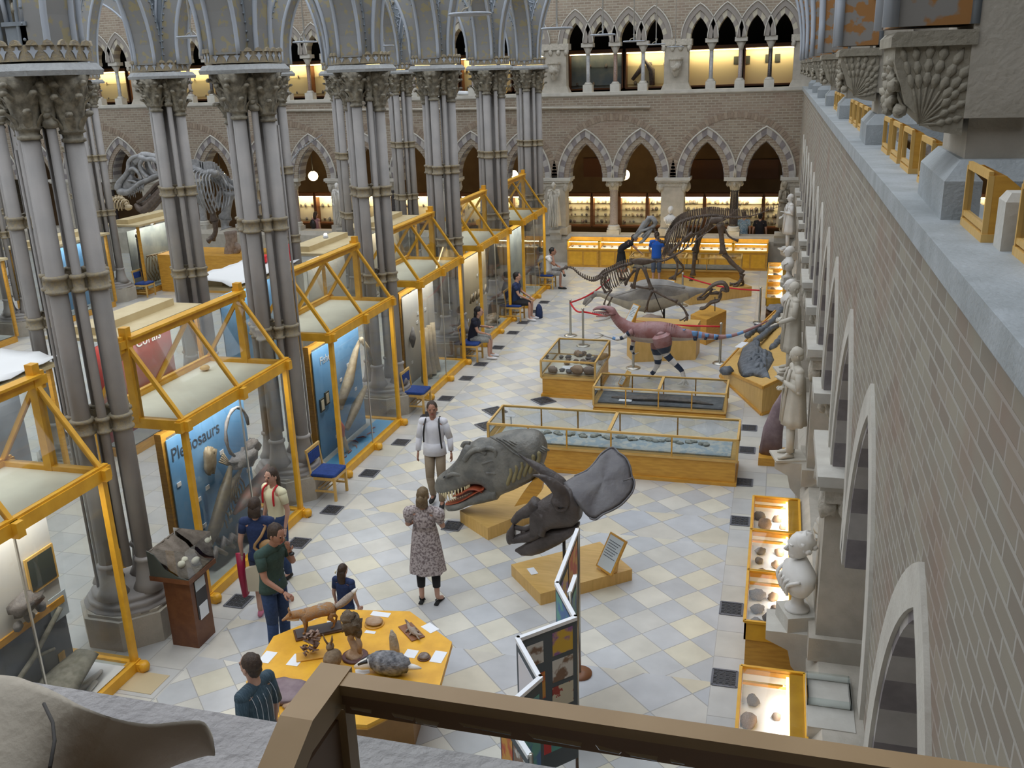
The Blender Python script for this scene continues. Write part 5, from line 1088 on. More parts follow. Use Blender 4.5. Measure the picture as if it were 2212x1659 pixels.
# duckbill skull on its plinth
o = thing('dinosaur_skull', 'dark duckbilled dinosaur skull mounted on a short rod over an oak block', 'skull')
m = MB(); U = [(-1.805,23.4,1.063),(-1.674,23.4,1.163),(-1.546,23.4,1.305),(-1.418,23.4,1.418),(-1.288,23.4,1.476),(-1.157,23.4,1.466),(-1.058,23.4,1.291),(-1.204,23.4,1.315),(-1.24,23.4,1.231),(-1.275,23.4,1.12)]
for dy in (-.08,.08): m.tube(smooth([V(p)+V((0,dy*min(1,i/3),0)) for i, p in enumerate(U)], 3), [.02+.02*math.sin(PI*i/27) for i in range(28)], 7)
m.tube([(-1.804,23.4,1.049),(-1.645,23.4,1.067),(-1.491,23.4,1.224),(-1.441,23.4,1.335)], [.035,.05,.03,.03], 8); m.tube([(-1.49,23.4,1.196),(-1.332,23.4,1.229),(-1.226,23.4,1.204)], [.03,.05,.03], 8); m.build('cranium', skb, o)
m = MB(); U = [(-1.73,23.4,0.815),(-1.611,23.4,0.833),(-1.456,23.4,0.977),(-1.272,23.4,1.038),(-1.213,23.4,1.205)]
for dy in (-.06,.06): m.tube(smooth([V(p)+V((0,dy,0)) for p in U], 3), [.02,.035,.035,.03,.03,.035,.04,.04,.04,.035,.03,.03,.02], 7)
m.build('lower_jaw', skb, o); MB().tube([(-1.368,23.4,1.117),(-1.355,23.4,0.758)],.012,6).build('rod', black, o)
T('display_plinth', 'square oak block plinth under the duckbill skull', 'plinth', MB().prism([(-1.52,22.93),(-1.1,23.95),(-1.55,24.5),(-1.95,23.4)], 0, .65), wood)
# fossil marine reptile on its sloping stand
o = thing('fossil_stand', 'large sloping oak stand against the side wall carrying grey fossil bones', 'stand')
PL = [(-1.02,20.4),(-.08,18.05),(.36,18.6),(.36,24.3),(.1,24.3),(-.3,23.9)]; ZL = [.2,.58,.66,.66,.6,.25]
MB().prism(PL, 0, ZL).build('box', woodp, o)
m = MB()
for i in range(6): 
    if i not in (2,3): m.bar((*PL[i],ZL[i]),(*PL[(i+1)%6],ZL[(i+1)%6]),.03,.06)
    if i not in (2,3): m.bar((*PL[i],.02),(*PL[(i+1)%6],.02),.05,.05)
m.build('edging', wood, o)
def zs(x, y): return .2+.45*max(0,min(1,(x+1.0+.42*(y-20.4)*(-1 if y < 20.4 else -.17))/1.2)) if 0 else .28+.33*max(0,min(1,(x+.9)/1.2))
fm = mat('slate_fossil', (.09,.105,.125), .55, (.17,.19,.215), 9, .8, bs=16)
def on(L, h=.05): return [V((x, y, zs(x,y)+h)) for x, y in L]
m = MB(); fp = [(-0.597,19.63,0.5),(-0.501,19.127,0.5),(-0.292,19.099,0.52),(-0.078,18.687,0.55),(0.097,18.384,0.58),(0.037,18.97,0.6),(0.152,19.817,0.62),(0.081,20.513,0.6),(-0.055,20.741,0.6),(-0.173,21.155,0.55),(-0.285,22.039,0.5),(-0.421,21.833,0.5),(-0.592,21.444,0.45),(-0.632,20.749,0.45),(-0.655,20.255,0.45)]
dome(m, [V((p[0],p[1],zs(p[0],p[1])+.02)) for p in fp], (-.25,0,1), .16, 4, .01)
for i in range(16):
    a = V(fp[R_.randrange(15)]); b = V(fp[R_.randrange(15)]); c = (V(fp[0])+V(fp[6]))/2; q = a.lerp(c, .3+.3*R_.random()); w = b.lerp(c, .35+.35*R_.random()); z = lambda p, h: V((p.x,p.y,zs(p.x,p.y)+h))
    m.tube([z(q,.06), z(q.lerp(w,.5),.18), z(w,.06)], [.03,.06,.03], 7)
m.build('skull_mass', fm, o)
for nm_, q in (('tail_vertebrae', ((0.323,24.614,0.55),(0.224,24.054,0.52),(0.056,23.264,0.5),(-0.084,22.816,0.48),(-0.246,22.514,0.45))), ('paddle_bone', ((0.156,22.685,0.55),(-0.007,22.461,0.5),(-0.187,21.942,0.48),(-0.319,21.666,0.45))), ('paddle_bone', ((-0.258,23.003,0.45),(-0.396,22.7,0.42),(-0.528,22.322,0.4))), ('rib_block', ((0.322,21.766,0.6),(0.209,21.3,0.6),(0.056,20.759,0.6)))):
    m = MB(); Q = [V((p[0],p[1],zs(p[0],p[1])+.06)) for p in q]; m.tube(smooth(Q, 4), [.07+.02*(i%2) for i in range(4*len(Q)-3)], 8); m.build(nm_, fm, o)
MB().blob((-.86,19.75,.36),(.15,.15,.1),.3,3,2,9,6).build('loose_vertebra', fm, o)
T('label_card', 'white card leaning beside the grey fossil bones on the sloping stand', 'card', MB().rb((0,0,0),(.16,.5,.006),-.3), white, (-.62,21.6,.42))
T('stone_slab', 'tall purplish rock slab standing on a wooden base by the first statue', 'rock', MB().tube([(0,0,0),(.02,0,.45),(.1,0,.85),(.17,0,1.15)], [(.2,.1),(.17,.1),(.12,.08),(.04,.04)], 9, up=(0,1,0)), mat('purple_stone', (.2,.14,.16), .7, (.28,.21,.22), 9, .7), (.12,15.75,.14))
T('wooden_base', 'low wooden base under the purplish rock slab', 'plinth', MB().box(-.2,.25,-.28,.28,0,.14), wood, (.12,15.8,0))
# reptile head model
th = thing('dinosaur_head_model', 'huge grey-green predator head model with open toothy jaws over a low plinth', 'model')
thm = mat('grey_green_hide', (.13,.13,.12), .5, (.22,.215,.19), 5, .8, bs=22, lo=.4, hi=.62); thy = mat('ochre_neck', (.2,.17,.08), .6, (.28,.24,.12), 6, .6)
tops = [(-4.796,12.4,0.626),(-4.751,12.4,0.73),(-4.674,12.4,0.803),(-4.565,12.4,0.894),(-4.412,12.4,1.07),(-4.316,12.4,1.256),(-4.273,12.4,1.32),(-4.195,12.4,1.326),(-4.082,12.4,1.394),(-3.957,12.4,1.403),(-3.8,12.4,1.483),(-3.645,12.4,1.542),(-3.491,12.4,1.571),(-3.34,12.4,1.582),(-3.22,12.4,1.575),(-3.131,12.4,1.519),(-3.076,12.4,1.398)]
bots = [(-4.798,12.4,0.539),(-4.766,12.4,0.486),(-4.694,12.4,0.464),(-4.588,12.4,0.474),(-4.44,12.4,0.533),(-4.349,12.4,0.591),(-4.307,12.4,0.619),(-4.225,12.4,0.676),(-4.113,12.4,0.703),(-3.987,12.4,0.678),(-3.836,12.4,0.513),(-3.677,12.4,0.586),(-3.519,12.4,0.665),(-3.362,12.4,0.761),(-3.237,12.4,0.844),(-3.143,12.4,0.957),(-3.079,12.4,1.13)]
wid = [.05,.1,.14,.16,.18,.2,.22,.24,.27,.28,.29,.3,.31,.31,.3,.27,.2]
def loft(m, A, B, Wd, n=22, sq=.75, mt2=None):
    vs = []; k = len(A)
    for i in range(k):
        c = (V(A[i])+V(B[i]))/2; h = (V(A[i])-V(B[i]))/2
        for j in range(n):
            t = 2*PI*j/n; cs, sn = math.cos(t), math.sin(t); cs = math.copysign(abs(cs)**sq, cs); sn = math.copysign(abs(sn)**sq, sn)
            vs.append(c+h*sn+V((0,-cs*Wd[i],0)))
    fs = [(i*n+j, i*n+(j+1)%n, (i+1)*n+(j+1)%n, (i+1)*n+j) for i in range(k-1) for j in range(n)]+[tuple(range(n-1,-1,-1)), tuple(range((k-1)*n, k*n))]
    return m.raw(vs, fs, True)
m = MB(); A = smooth(tops, 3); B = smooth(bots, 3); Wd = [lr(wid, i/(len(A)-1)) for i in range(len(A))]; loft(m, A, B, Wd)
for q, r in (([(-4.239,12.17,1.131),(-4.139,12.17,1.266),(-4.045,12.17,1.321),(-3.953,12.17,1.312),(-3.893,12.17,1.269)],.04),([(-3.976,12.15,1.334),(-3.853,12.15,1.375),(-3.748,12.15,1.336),(-3.736,12.15,1.243)],.035),([(-4.554,12.22,0.825),(-4.456,12.22,0.882),(-4.346,12.22,0.883),(-4.235,12.22,0.901)],.03),([(-3.952,12.14,1.119),(-3.812,12.14,1.178),(-3.674,12.14,1.205),(-3.581,12.14,1.259)],.028),([(-3.893,12.13,0.984),(-3.74,12.13,0.998),(-3.585,12.13,1.074)],.03),([(-4.27,12.2,1.339),(-4.228,12.2,1.402),(-4.142,12.2,1.409)],.03)): m.tube(smooth(q, 4), r, 8)
for k_ in range(9):
    q = [(-3.801,12.1,1.523),(-3.624,12.1,1.428),(-3.478,12.1,1.315),(-3.331,12.1,1.233),(-3.185,12.1,1.152)]; m.tube(smooth([V(p)+V((.09*k_,.02*k_-.0,.05-.02*k_)) for p in q], 3)[:(13 if k_ < 3 else 11-k_)], .014, 6)
m.build('head', thm, th)
jt = [(-4.647,12.4,0.29),(-4.547,12.4,0.327),(-4.399,12.4,0.391),(-4.233,12.4,0.502),(-4.068,12.4,0.633),(-3.907,12.4,0.713),(-3.765,12.4,0.75)]; jb = [(-4.626,12.4,0.225),(-4.57,12.4,0.206),(-4.406,12.4,0.246),(-4.24,12.4,0.339),(-4.079,12.4,0.388),(-3.918,12.4,0.448),(-3.774,12.4,0.503)]
m = MB(); jw = [.07,.13,.16,.19,.22,.25,.27]; loft(m, smooth(jt,3), smooth(jb,3), [lr(jw, i/18) for i in range(19)], 18); m.build('lower_jaw', thm, th)
m = MB(); Q = [(-4.423,12.4,0.543),(-4.275,12.4,0.622),(-4.145,12.4,0.675),(-3.988,12.4,0.664),(-3.864,12.4,0.61)]; loft(m, smooth(Q,3), smooth([V(p)-V((0,0,.1)) for p in Q],3), [.14]*13, 12); m.build('mouth_interior', mat('mouth_dark', (.09,.02,.015), .5), th)
m = MB(); Q = [(-4.637,12.4,0.322),(-4.543,12.4,0.351),(-4.394,12.4,0.418),(-4.232,12.4,0.527),(-4.067,12.4,0.649),(-3.954,12.4,0.717)]; loft(m, smooth(Q,3), smooth([V(p)-V((0,0,.035)) for p in Q],3), [.06+.014*i for i in range(16)], 14)
Q = [(-4.472,12.4,0.521),(-4.341,12.4,0.58),(-4.225,12.4,0.663),(-4.113,12.4,0.695),(-3.988,12.4,0.673)]; loft(m, smooth(Q,3), smooth([V(p)-V((0,0,.05)) for p in Q],3), [.15+.008*i for i in range(13)], 14); m.build('mouth_lining', mat('mouth_red', (.35,.05,.02), .35, (.45,.12,.05), 8), th)
m = MB()
for i in range(13):
    a = lp([(-4.696,12.26,0.544),(-4.585,12.26,0.533),(-4.422,12.26,0.589),(-4.259,12.26,0.669),(-4.194,12.26,0.708)], i/12.5); a.y += .1*max(0, .35-i/13); L = (.05,.07,.1,.12,.12,.1,.11,.09,.09,.07,.07,.05,.04)[i]; m.tube([a+V((0,0,.02)), a+V((0,-.005,-L*.5)), a+V((.012,0,-L))], [.015,.012,.001], 6)
    b = lp([(-4.576,12.28,0.38),(-4.436,12.28,0.438),(-4.273,12.28,0.519),(-4.142,12.28,0.614)], i/12.5); m.tube([b, b+V((0,0,.045))], [.011,.001], 5)
m.build('teeth', mat('ivory_teeth', (.75,.64,.38), .35), th)
MB().blob((-4.049,12.19,1.198), (.035,.03,.035)).build('eye', mat('amber_eye', (.5,.22,.02), .15), th); MB().blob((-4.037,12.155,1.213), (.01,.008,.014)).build('pupil', black, th); MB().tube([(-4.603,12.24,0.799),(-4.569,12.24,0.831)],.012,6).build('nostril', black, th)
m = MB()
for k_ in range(6): m.tube(smooth([V(p)+V((.085*k_,0,.055*k_)) for p in [(-3.573,12.11,0.814),(-3.539,12.11,0.928),(-3.505,12.11,1.026),(-3.517,12.11,1.12)]], 3), [.01]+[.03]*8+[.008], 7)
m.build('neck_scales', thy, th)
o = thing('display_plinth', 'low oak plinth with raised round-ended support under the predator head', 'plinth')
PQ = [(-4.43,12.4),(-3.84,11.92),(-2.95,13.2),(-3.55,13.75)]; m = MB(); m.prism(PQ, 0, .2); m.build('box', woodp, o)
m = MB(); m.ext([(-3.488,12.15,0.473), (-3.36,12.15,0.687), (-3.203,12.15,0.908), (-3.097,12.15,0.965), (-3.047,12.15,0.89), (-3.072,12.15,0.761), (-3.212,12.15,0.572)], (0,.12,0)); m.build('support', wood, o)
# horned skull
ts = thing('horned_skull', 'large dark three-horned dinosaur skull with broad grey frill on a rod', 'skull')
tsm = mat('dark_skull', (.055,.045,.042), .5, (.1,.085,.08), 5, .7, bs=20); tfm = mat('grey_frill', (.13,.125,.135), .55, (.17,.165,.17), 4, .5, bs=14)
fr = [(-2.471,10.95,1.476),(-2.346,11.05,1.535),(-2.206,11.15,1.582),(-2.119,11.25,1.661),(-2.057,11.35,1.739),(-1.994,11.45,1.768),(-1.936,11.5,1.784),(-1.883,11.5,1.763),(-1.834,11.45,1.737),(-1.733,11.4,1.694),(-1.658,11.3,1.615),(-1.63,11.25,1.511),(-1.586,11.2,1.451),(-1.594,11.1,1.368),(-1.643,11,1.31),(-1.717,10.9,1.25),(-1.817,10.8,1.211),(-1.924,10.75,1.168),(-2.005,10.7,1.113),(-2.083,10.7,1.127),(-2.134,10.7,1.171),(-2.211,10.7,1.268),(-2.324,10.75,1.375)]
m = MB(); dome(m, fr, (-.35,-.75,.55), .055, 8, -.01); m.tube(smooth([V(p) for p in fr[1:20]], 3), .013, 7); m.tube([(-1.718,11.1,1.498),(-1.596,11.1,1.557)],.01,5); fo_ = m.build('frill', tfm, ts)
A = [(-3.209,10.85,0.765),(-3.122,10.85,0.906),(-3.037,10.85,0.995),(-2.883,10.85,1.133),(-2.746,10.85,1.247),(-2.597,10.85,1.36),(-2.449,10.85,1.473),(-2.345,10.85,1.44),(-2.241,10.85,1.337)]; B = [(-3.213,10.85,0.568),(-3.118,10.85,0.579),(-3.02,10.85,0.629),(-2.881,10.85,0.681),(-2.757,10.85,0.753),(-2.606,10.85,0.871),(-2.458,10.85,0.901),(-2.311,10.85,0.931),(-2.217,10.85,1.055)]
m = MB()
for yy_ in (0, .3):      # two cheek walls with the nose opening between them
    pass
wl = [.04,.07,.09,.13,.17,.2,.22,.2,.15]
nf = 4; loft(m, A[:1]+A[1:2], B[:1]+B[1:2], wl[:2], 14); loft(m, A[3:], B[3:], wl[3:], 18, .85)
m.tube(smooth([(-3.136,10.85,0.89),(-3.05,10.85,0.994),(-2.974,10.85,1.045),(-2.87,10.85,1.113),(-2.787,10.85,1.2)],3), [.045+.006*i for i in range(13)], 9)
m.tube(smooth([(-3.138,10.83,0.634),(-3.041,10.83,0.674),(-2.902,10.83,0.719),(-2.791,10.83,0.804)],3), [.05+.005*i for i in range(10)], 9)
m.tube(smooth([(-3.124,10.85,0.818),(-3.056,10.85,0.81),(-2.974,10.85,0.804),(-2.891,10.85,0.842)],3), .035, 8); m.tube([(-3.015,10.85,0.785),(-2.962,10.85,0.732)],.04,7)
m.tube([(-2.704,10.72,1.126),(-2.686,10.72,0.999),(-2.724,10.72,0.808)],.05,8)
m.blob((-3.198,10.85,0.662),(.045,.05,.11)); m.build('face', tsm, ts)
m = MB(); m.tube(smooth([(-3.051,10.85,0.957),(-3.07,10.85,1.006),(-3.085,10.85,1.053)],3), [.06,.05,.045,.035,.025,.012,.003], 9); m.build('nose_horn', tsm, ts)
m = MB(); m.tube(smooth([(-2.454,10.68,1.311),(-2.451,10.68,1.45),(-2.552,10.62,1.607),(-2.671,10.58,1.696),(-2.782,10.56,1.72)],4), [.13,.125,.12,.11,.1,.09,.085,.075,.07,.06,.05,.045,.035,.025,.02,.012,.004], 12); m.build('brow_horn', tsm, ts)
m = MB(); m.tube(smooth([(-2.469,11.05,1.282),(-2.561,11.05,1.417),(-2.723,11.06,1.541),(-2.888,11.08,1.633),(-3.001,11.1,1.687),(-3.12,11.12,1.762)],4), [.12,.12,.11,.1,.1,.09,.085,.08,.07,.065,.06,.055,.05,.045,.04,.03,.025,.02,.015,.01,.003], 12); m.build('brow_horn', tsm, ts)
m = MB(); m.tube(smooth([(V(p)) for p in [(-2.481,10.63,1.331),(-2.495,10.63,1.274),(-2.457,10.63,1.235),(-2.391,10.63,1.263),(-2.364,10.63,1.328),(-2.39,10.63,1.375),(-2.441,10.63,1.377)]],3), .03, 7); m.build('eye_socket_rim', tsm, ts); MB().blob((-2.438,10.64,1.3),(.055,.03,.065)).build('eye_socket', black, ts)
A = [(-3.121,10.85,0.489),(-3.022,10.85,0.555),(-2.881,10.85,0.674),(-2.742,10.85,0.784),(-2.606,10.85,0.857),(-2.485,10.85,0.884),(-2.35,10.85,0.955),(-2.257,10.85,0.965)]; B = [(-3.114,10.85,0.47),(-3.026,10.85,0.42),(-2.887,10.85,0.431),(-2.749,10.85,0.489),(-2.611,10.85,0.578),(-2.488,10.85,0.665),(-2.352,10.85,0.782),(-2.251,10.85,0.915)]
m = MB(); loft(m, A, B, [.03,.07,.09,.1,.12,.13,.13,.08], 14); m.build('lower_jaw', tsm, ts)
b0 = (-2.466,10.9,0.861); MB().tube([(b0[0],b0[1],.17),(b0[0],b0[1],b0[2])], .022, 8).build('mount_rod', black, ts)
T('display_plinth', 'low pale oak plinth under the horned skull', 'plinth', MB().prism([(-3.23,11.0),(-2.66,10.34),(-1.61,11.22),(-2.17,11.9)], 0, .17), woodp)
T('label_card', 'small white card on the corner of the horned skull plinth', 'card', MB().rb((0,0,0),(.1,.18,.004),.6), white, (-2.9,10.88,.172))
signboard('framed information board standing on the horned skull plinth', -1.95, 11.05, .17, -.75, .34, .5)
# the big skeleton across the court
tx = thing('dinosaur_skeleton', 'huge grey predator dinosaur skeleton with open jaws, across the court beyond the columns', 'skeleton')
def YY(q): return smooth(q, 3)
m = MB()
for dy in (-.16, .16):
    f = lambda Q: [V(p)+V((0,dy,0)) for p in Q]
    m.tube(YY(f([(-19.3,25,3.553),(-19.208,25,3.77),(-18.963,25,3.986),(-18.83,25,4.157),(-18.779,25,4.37),(-18.615,25,4.507),(-18.38,25,4.548)])), [.1,.12,.11,.1,.09,.08,.08,.07,.07,.07,.06,.06,.06,.06,.06,.06,.06,.06,.06], 8)
    m.tube(YY(f([(-19.278,25,3.531),(-19.029,25,3.488),(-18.782,25,3.575),(-18.522,25,3.748),(-18.17,25,3.876),(-17.794,25,4.024)])), [.11,.12,.11,.1,.09,.08,.08,.07,.07,.07,.07,.07,.07,.07,.07,.06], 8)
    m.tube(YY(f([(-18.382,25,4.537),(-18.171,25,4.451),(-17.921,25,4.449),(-17.719,25,4.321),(-17.745,25,4.088)])), .07, 8); m.tube(YY(f([(-18.809,25,4.135),(-18.645,25,4.199),(-18.49,25,4.07),(-18.398,25,3.876)])), .055, 7)
    m.tube(YY(f([(-18.272,25,4.452),(-18.402,25,4.283),(-18.339,25,4.069),(-18.163,25,3.919)])), .06, 7); m.tube(YY(f([(-18.075,25,4.429),(-18.036,25,4.217),(-17.936,25,4.067),(-17.786,25,4.067)])), .05, 7); m.tube(YY(f([(-18.889,25,3.835),(-18.714,25,3.813),(-18.594,25,3.769)])), .04, 6)
dome(m, [(-19.236,24.9,3.565),(-19.161,24.9,3.76),(-19.005,24.9,3.91),(-18.803,24.9,4.038),(-18.754,24.9,3.888),(-18.799,24.9,3.781),(-18.684,24.9,3.716),(-18.469,24.9,3.78),(-18.455,24.9,3.716),(-18.711,24.9,3.565),(-18.957,24.9,3.478),(-19.162,24.9,3.478)], (0,-1,0), .06, 3, .3); dome(m, [(-18.653,24.85,4.383),(-18.501,24.85,4.53),(-18.266,24.85,4.58),(-18.155,24.85,4.506),(-18.323,24.85,4.402),(-18.572,24.85,4.277)], (0,-1,0), .05, 3, .25)
m.tube(YY([(-19.186,25,3.749),(-18.942,25,3.964),(-18.779,25,4.157),(-18.636,25,4.391),(-18.379,25,4.558),(-18.057,25,4.534),(-17.839,25,4.49)]), .1, 8); m.build('skull', skg, tx)
m = MB()
for dy in (-.13, .13):
    f = lambda Q: [V(p)+V((0,dy,0)) for p in Q]
    m.tube(YY(f([(-18.783,25,3.139),(-18.657,25,2.986),(-18.479,25,2.976),(-18.188,25,3.185),(-17.923,25,3.402),(-17.781,25,3.575)])), [.05,.07,.09,.1,.11,.12,.12,.12,.12,.11,.11,.1,.1,.09,.08,.07], 8); m.tube(YY(f([(-18.699,25,3.183),(-18.475,25,3.293),(-18.237,25,3.488),(-17.973,25,3.704),(-17.779,25,3.811)])), .05, 7)
dome(m, [(-18.661,24.9,3.131),(-18.582,24.9,3),(-18.405,24.9,2.99),(-18.115,24.9,3.198),(-17.827,24.9,3.415),(-17.69,24.9,3.629),(-17.801,24.9,3.715),(-17.948,24.9,3.586),(-18.179,24.9,3.414),(-18.438,24.9,3.24)], (0,-1,0), .05, 3, .2); m.build('lower_jaw', skb, tx)
m = MB()
for i in range(13):
    a = lp([(-19.046,24.85,3.484),(-18.787,24.85,3.506),(-18.502,24.85,3.678),(-18.36,24.85,3.764)], i/12.5); m.tube([a, a+V((.01,0,-.12-.05*(i%3)))], [.025,.003], 5); b = lp([(-18.635,24.87,3.157),(-18.474,24.87,3.201),(-18.186,24.87,3.396)], i/12.5); m.tube([b, b+V((-.02,0,.1))], [.018,.003], 5)
m.build('teeth', skg, tx)
m = MB(); sp2 = [(-18.461,26,4.19),(-18.22,26,4.078),(-17.893,26,4.032),(-17.55,26,4.096),(-17.276,26,4.051),(-16.965,26,3.93),(-16.637,26,3.928)]+[(-17.101,27.2,3.546),(-16.767,27.2,3.317),(-16.55,27.2,3.18)]+[(-16.76,28.6,2.66),(-15.986,28.6,3.347)]+[(-16.268,30.6,4.11),(-15.789,30.6,4.434),(-15.23,30.6,4.737)]
vert(m, sp2, 60, [.1,.12,.13,.13,.12,.12,.12,.1,.09,.08,.06,.05,.04,.02], [.2,.2,.22,.25,.3,.35,.3,.25,.2,.15,.1,.08,.06,.04]); m.build('spine', skg, tx)
m = MB()
for i in range(9):
    p = lp(sp2[3:7], i/8.5); L = 1.5*(.6+.4*math.sin(PI*(i+1)/12))
    for s in (-1, 1): m.tube(smooth([p, p+V((.1,s*.4,-.1)), p+V((.2,s*.5,-.45*L)), p+V((.2,s*.25,-.8*L))], 4), .024, 5)
m.build('ribs', skg, tx)
m = MB(); dome(m, [(-17.362,26.7,3.737),(-17.213,26.7,3.871),(-16.955,26.7,3.87),(-16.778,26.7,3.668),(-16.501,26.7,3.443),(-16.465,26.7,3.331),(-16.819,26.7,3.376),(-17.058,26.7,3.511)], (0,-1,0), .12); dome(m, [(-17.883,27.5,3.654),(-17.729,27.5,3.792),(-17.463,27.5,3.791),(-17.28,27.5,3.583),(-16.995,27.5,3.352),(-16.958,27.5,3.236),(-17.323,27.5,3.282),(-17.569,27.5,3.422)], (0,-1,0), .12)
bonem(m, [(-16.945,26.9,3.353),(-17.193,26.9,3.079),(-17.187,26.9,2.758)], .08); m.build('pelvis', skg, tx)
leg('hind_leg', tx, skg, ([(-16.566,26.6,3.276),(-16.697,26.6,2.892),(-16.859,26.6,2.481)],.13), ([(-16.849,26.6,2.458),(-16.891,26.6,2.251),(-16.868,26.6,2.136)],.13))
leg('hind_leg', tx, skb, ([(-17.535,27.3,2.981),(-17.72,27.3,2.63),(-17.718,27.3,2.277)],.1), ([(-17.691,27.3,2.277),(-17.716,27.3,1.921),(-17.886,27.3,1.681)],.08), ([(-17.792,27.2,1.711),(-17.967,27.2,1.625)],.06))
leg('arm', tx, skg, ([(-17.079,26,3.678),(-17.342,26,3.458),(-17.549,26,3.28)],.035), ([(-17.549,26,3.28),(-17.536,26,2.698),(-17.45,26,2.586)],.03))
m = MB(); m.tube(YY([(-17.115,27.2,1.945),(-17.111,27.2,1.589),(-17.215,27.2,1.23),(-17.161,27.2,0.846)]), [.22,.2,.19,.19,.2,.2,.2,.22,.22,.25], 9); m.tube(YY([(-17.058,27.2,1.59),(-16.87,27.2,1.403),(-17.054,27.2,1.233)]), .1, 7); m.build('tree_trunk_support', rockm, tx)
m = MB(); q0 = V((-17.427,27.3,1.687)); m.box(q0.x-2.2, q0.x+1.3, 26.7, 28.2, 0, q0.z-.45); T('display_plinth', 'large oak plinth under the huge grey predator skeleton', 'plinth', m, wood)
m = MB(); vert(m, [(-22.254,27,2.741),(-21.777,27,2.85),(-21.301,27,2.974),(-20.895,27,3.036),(-20.711,27,2.779)], 14, .07, .1)
for i in range(9):
    p = lp([(-21.959,27,2.849),(-21.295,27,3.004),(-20.794,27,3.006)], i/8)
    for s in (-1,1): m.tube(smooth([p, p+V((0,s*.2,-.1)), p+V((0,s*.2,-.35))],3), .02, 5)
m.blob((-20.666,27,2.733),(.14,.09,.09),.4); T('mammal_skeleton', 'pale small mammal skeleton on top of the cabinets left of the huge skull', 'skeleton', m, MT['cream_bone'])
# podium with tray of eggs
o = thing('egg_podium', 'dark wooden podium with a clear-covered tray of eggs and earth', 'podium', (-6.66,8.68,0))
m = MB(); m.box(-.18,.18,-.18,.18,0,.93); m.build('column', woodd if 0 else mat('mahogany', (.17,.065,.025), .4, (.12,.04,.015), 8), o)
MB().box(.182,.186,-.1,.12,.35,.85).build('dark_recess', black, o); MB().box(.187,.19,-.09,.11,.72,.86).build('plate', MT['sign_card'], o); MB().box(.187,.191,-.07,.1,.33,.52).build('notice', white, o)
MB().prism([(-.28,-.28),(.26,-.28),(.26,.28),(-.28,.28)], .93, .99).build('tray', MT['mahogany'], o)
n = 9; vs = [(-.26+.5*i/n, -.26+.5*j/n, 1.0+.3*max(0,(1-i/n*1.25))*1.0+.03*noise.noise(V((i*.9,j*.9,0)))) for j in range(n+1) for i in range(n+1)]
MB().raw(vs, [(j*(n+1)+i, j*(n+1)+i+1, (j+1)*(n+1)+i+1, (j+1)*(n+1)+i) for j in range(n) for i in range(n)], True).box(-.27,-.25,-.27,.25,.99,1.3).build('earth_bank', mat('earth', (.16,.13,.1), .9, (.25,.21,.17), 12, .8, bs=30), o)
m = MB(); m.ext([(-.27,-.275,.99),(.25,-.275,.99),(.1,-.275,1.02),(-.05,-.275,1.1),(-.18,-.275,1.28),(-.27,-.275,1.32)], (0,.012,0)); m.build('side_board', blk, o)
clp = glass('acrylic_cover', (.9,.92,.92), 2.2)
for q in ([(-.27,-.27),(.25,-.27)], [(.25,-.27),(.25,.27)], [(.25,.27),(-.27,.27)]): MB().raw([(*q[0],.99),(*q[1],.99),(*q[1],1.36),(*q[0],1.36)], [(0,1,2,3)]).build('clear_cover', clp, o)
for i, (x, y) in enumerate(((.0,.02),(.03,-.08),(-.05,-.12),(.15,.05))): T('fossil_egg', f'cream egg in the podium tray, {nm[i]} of four', 'egg', MB().blob((0,0,0),(.05,.065,.045),.05), MT['ivory_teeth'] if 0 else cream, (-6.66+x,8.68+y,1.07+max(0,-.1*x)), 'eggs in the podium tray')
# ---------------------------------------------------------------- people and statues
skin = mat('skin', (.5,.28,.2), .5, (.56,.33,.24), 8); skt = mat('tanned_skin', (.4,.2,.13), .5)
def cl(name, c, c2=None, sc=30): 
    return MT.get(name) or mat(name, c, .85, c2, sc, .15 if c2 else 0)
STAND = dict(pel=(0,0,.95), wai=(0,0,1.1), che=(0,.01,1.32), nec=(0,.0,1.47), hd0=(0,.01,1.55), hd1=(0,.02,1.72),
  sL=(-.17,0,1.42), eL=(-.23,-.02,1.14), wL=(-.25,.05,.9), sR=(.17,0,1.42), eR=(.23,-.02,1.14), wR=(.25,.05,.9),
  hL=(-.085,0,.92), kL=(-.095,.02,.5), aL=(-.1,-.01,.09), tL=(-.11,.13,.03), hR=(.085,0,.92), kR=(.095,.02,.5), aR=(.1,-.01,.09), tR=(.11,.13,.03))
SIT = dict(pel=(0,0,.52), wai=(0,.02,.68), che=(0,.04,.9), nec=(0,.05,1.04), hd0=(0,.06,1.12), hd1=(0,.08,1.29),
  sL=(-.17,.04,1.0), eL=(-.21,.12,.76), wL=(-.16,.34,.66), sR=(.17,.04,1.0), eR=(.21,.12,.76), wR=(.16,.34,.66),
  hL=(-.09,.02,.5), kL=(-.12,.44,.5), aL=(-.12,.42,.09), tL=(-.13,.57,.03), hR=(.09,.02,.5), kR=(.12,.44,.5), aR=(.12,.42,.09), tR=(.13,.57,.03))
RB = dict(pel=(.12,.09), wai=(.11,.08), che=(.12,.09), nec=(.05,.05), hd0=(.06,.065), hd1=(.07,.085), sL=(.055,.055), sR=(.055,.055), eL=(.038,.038), eR=(.038,.038), wL=(.025,.022), wR=(.025,.022),
  hL=(.08,.08), hR=(.08,.08), kL=(.052,.052), kR=(.052,.052), aL=(.034,.036), aR=(.034,.036), tL=(.03,.022), tR=(.03,.022))
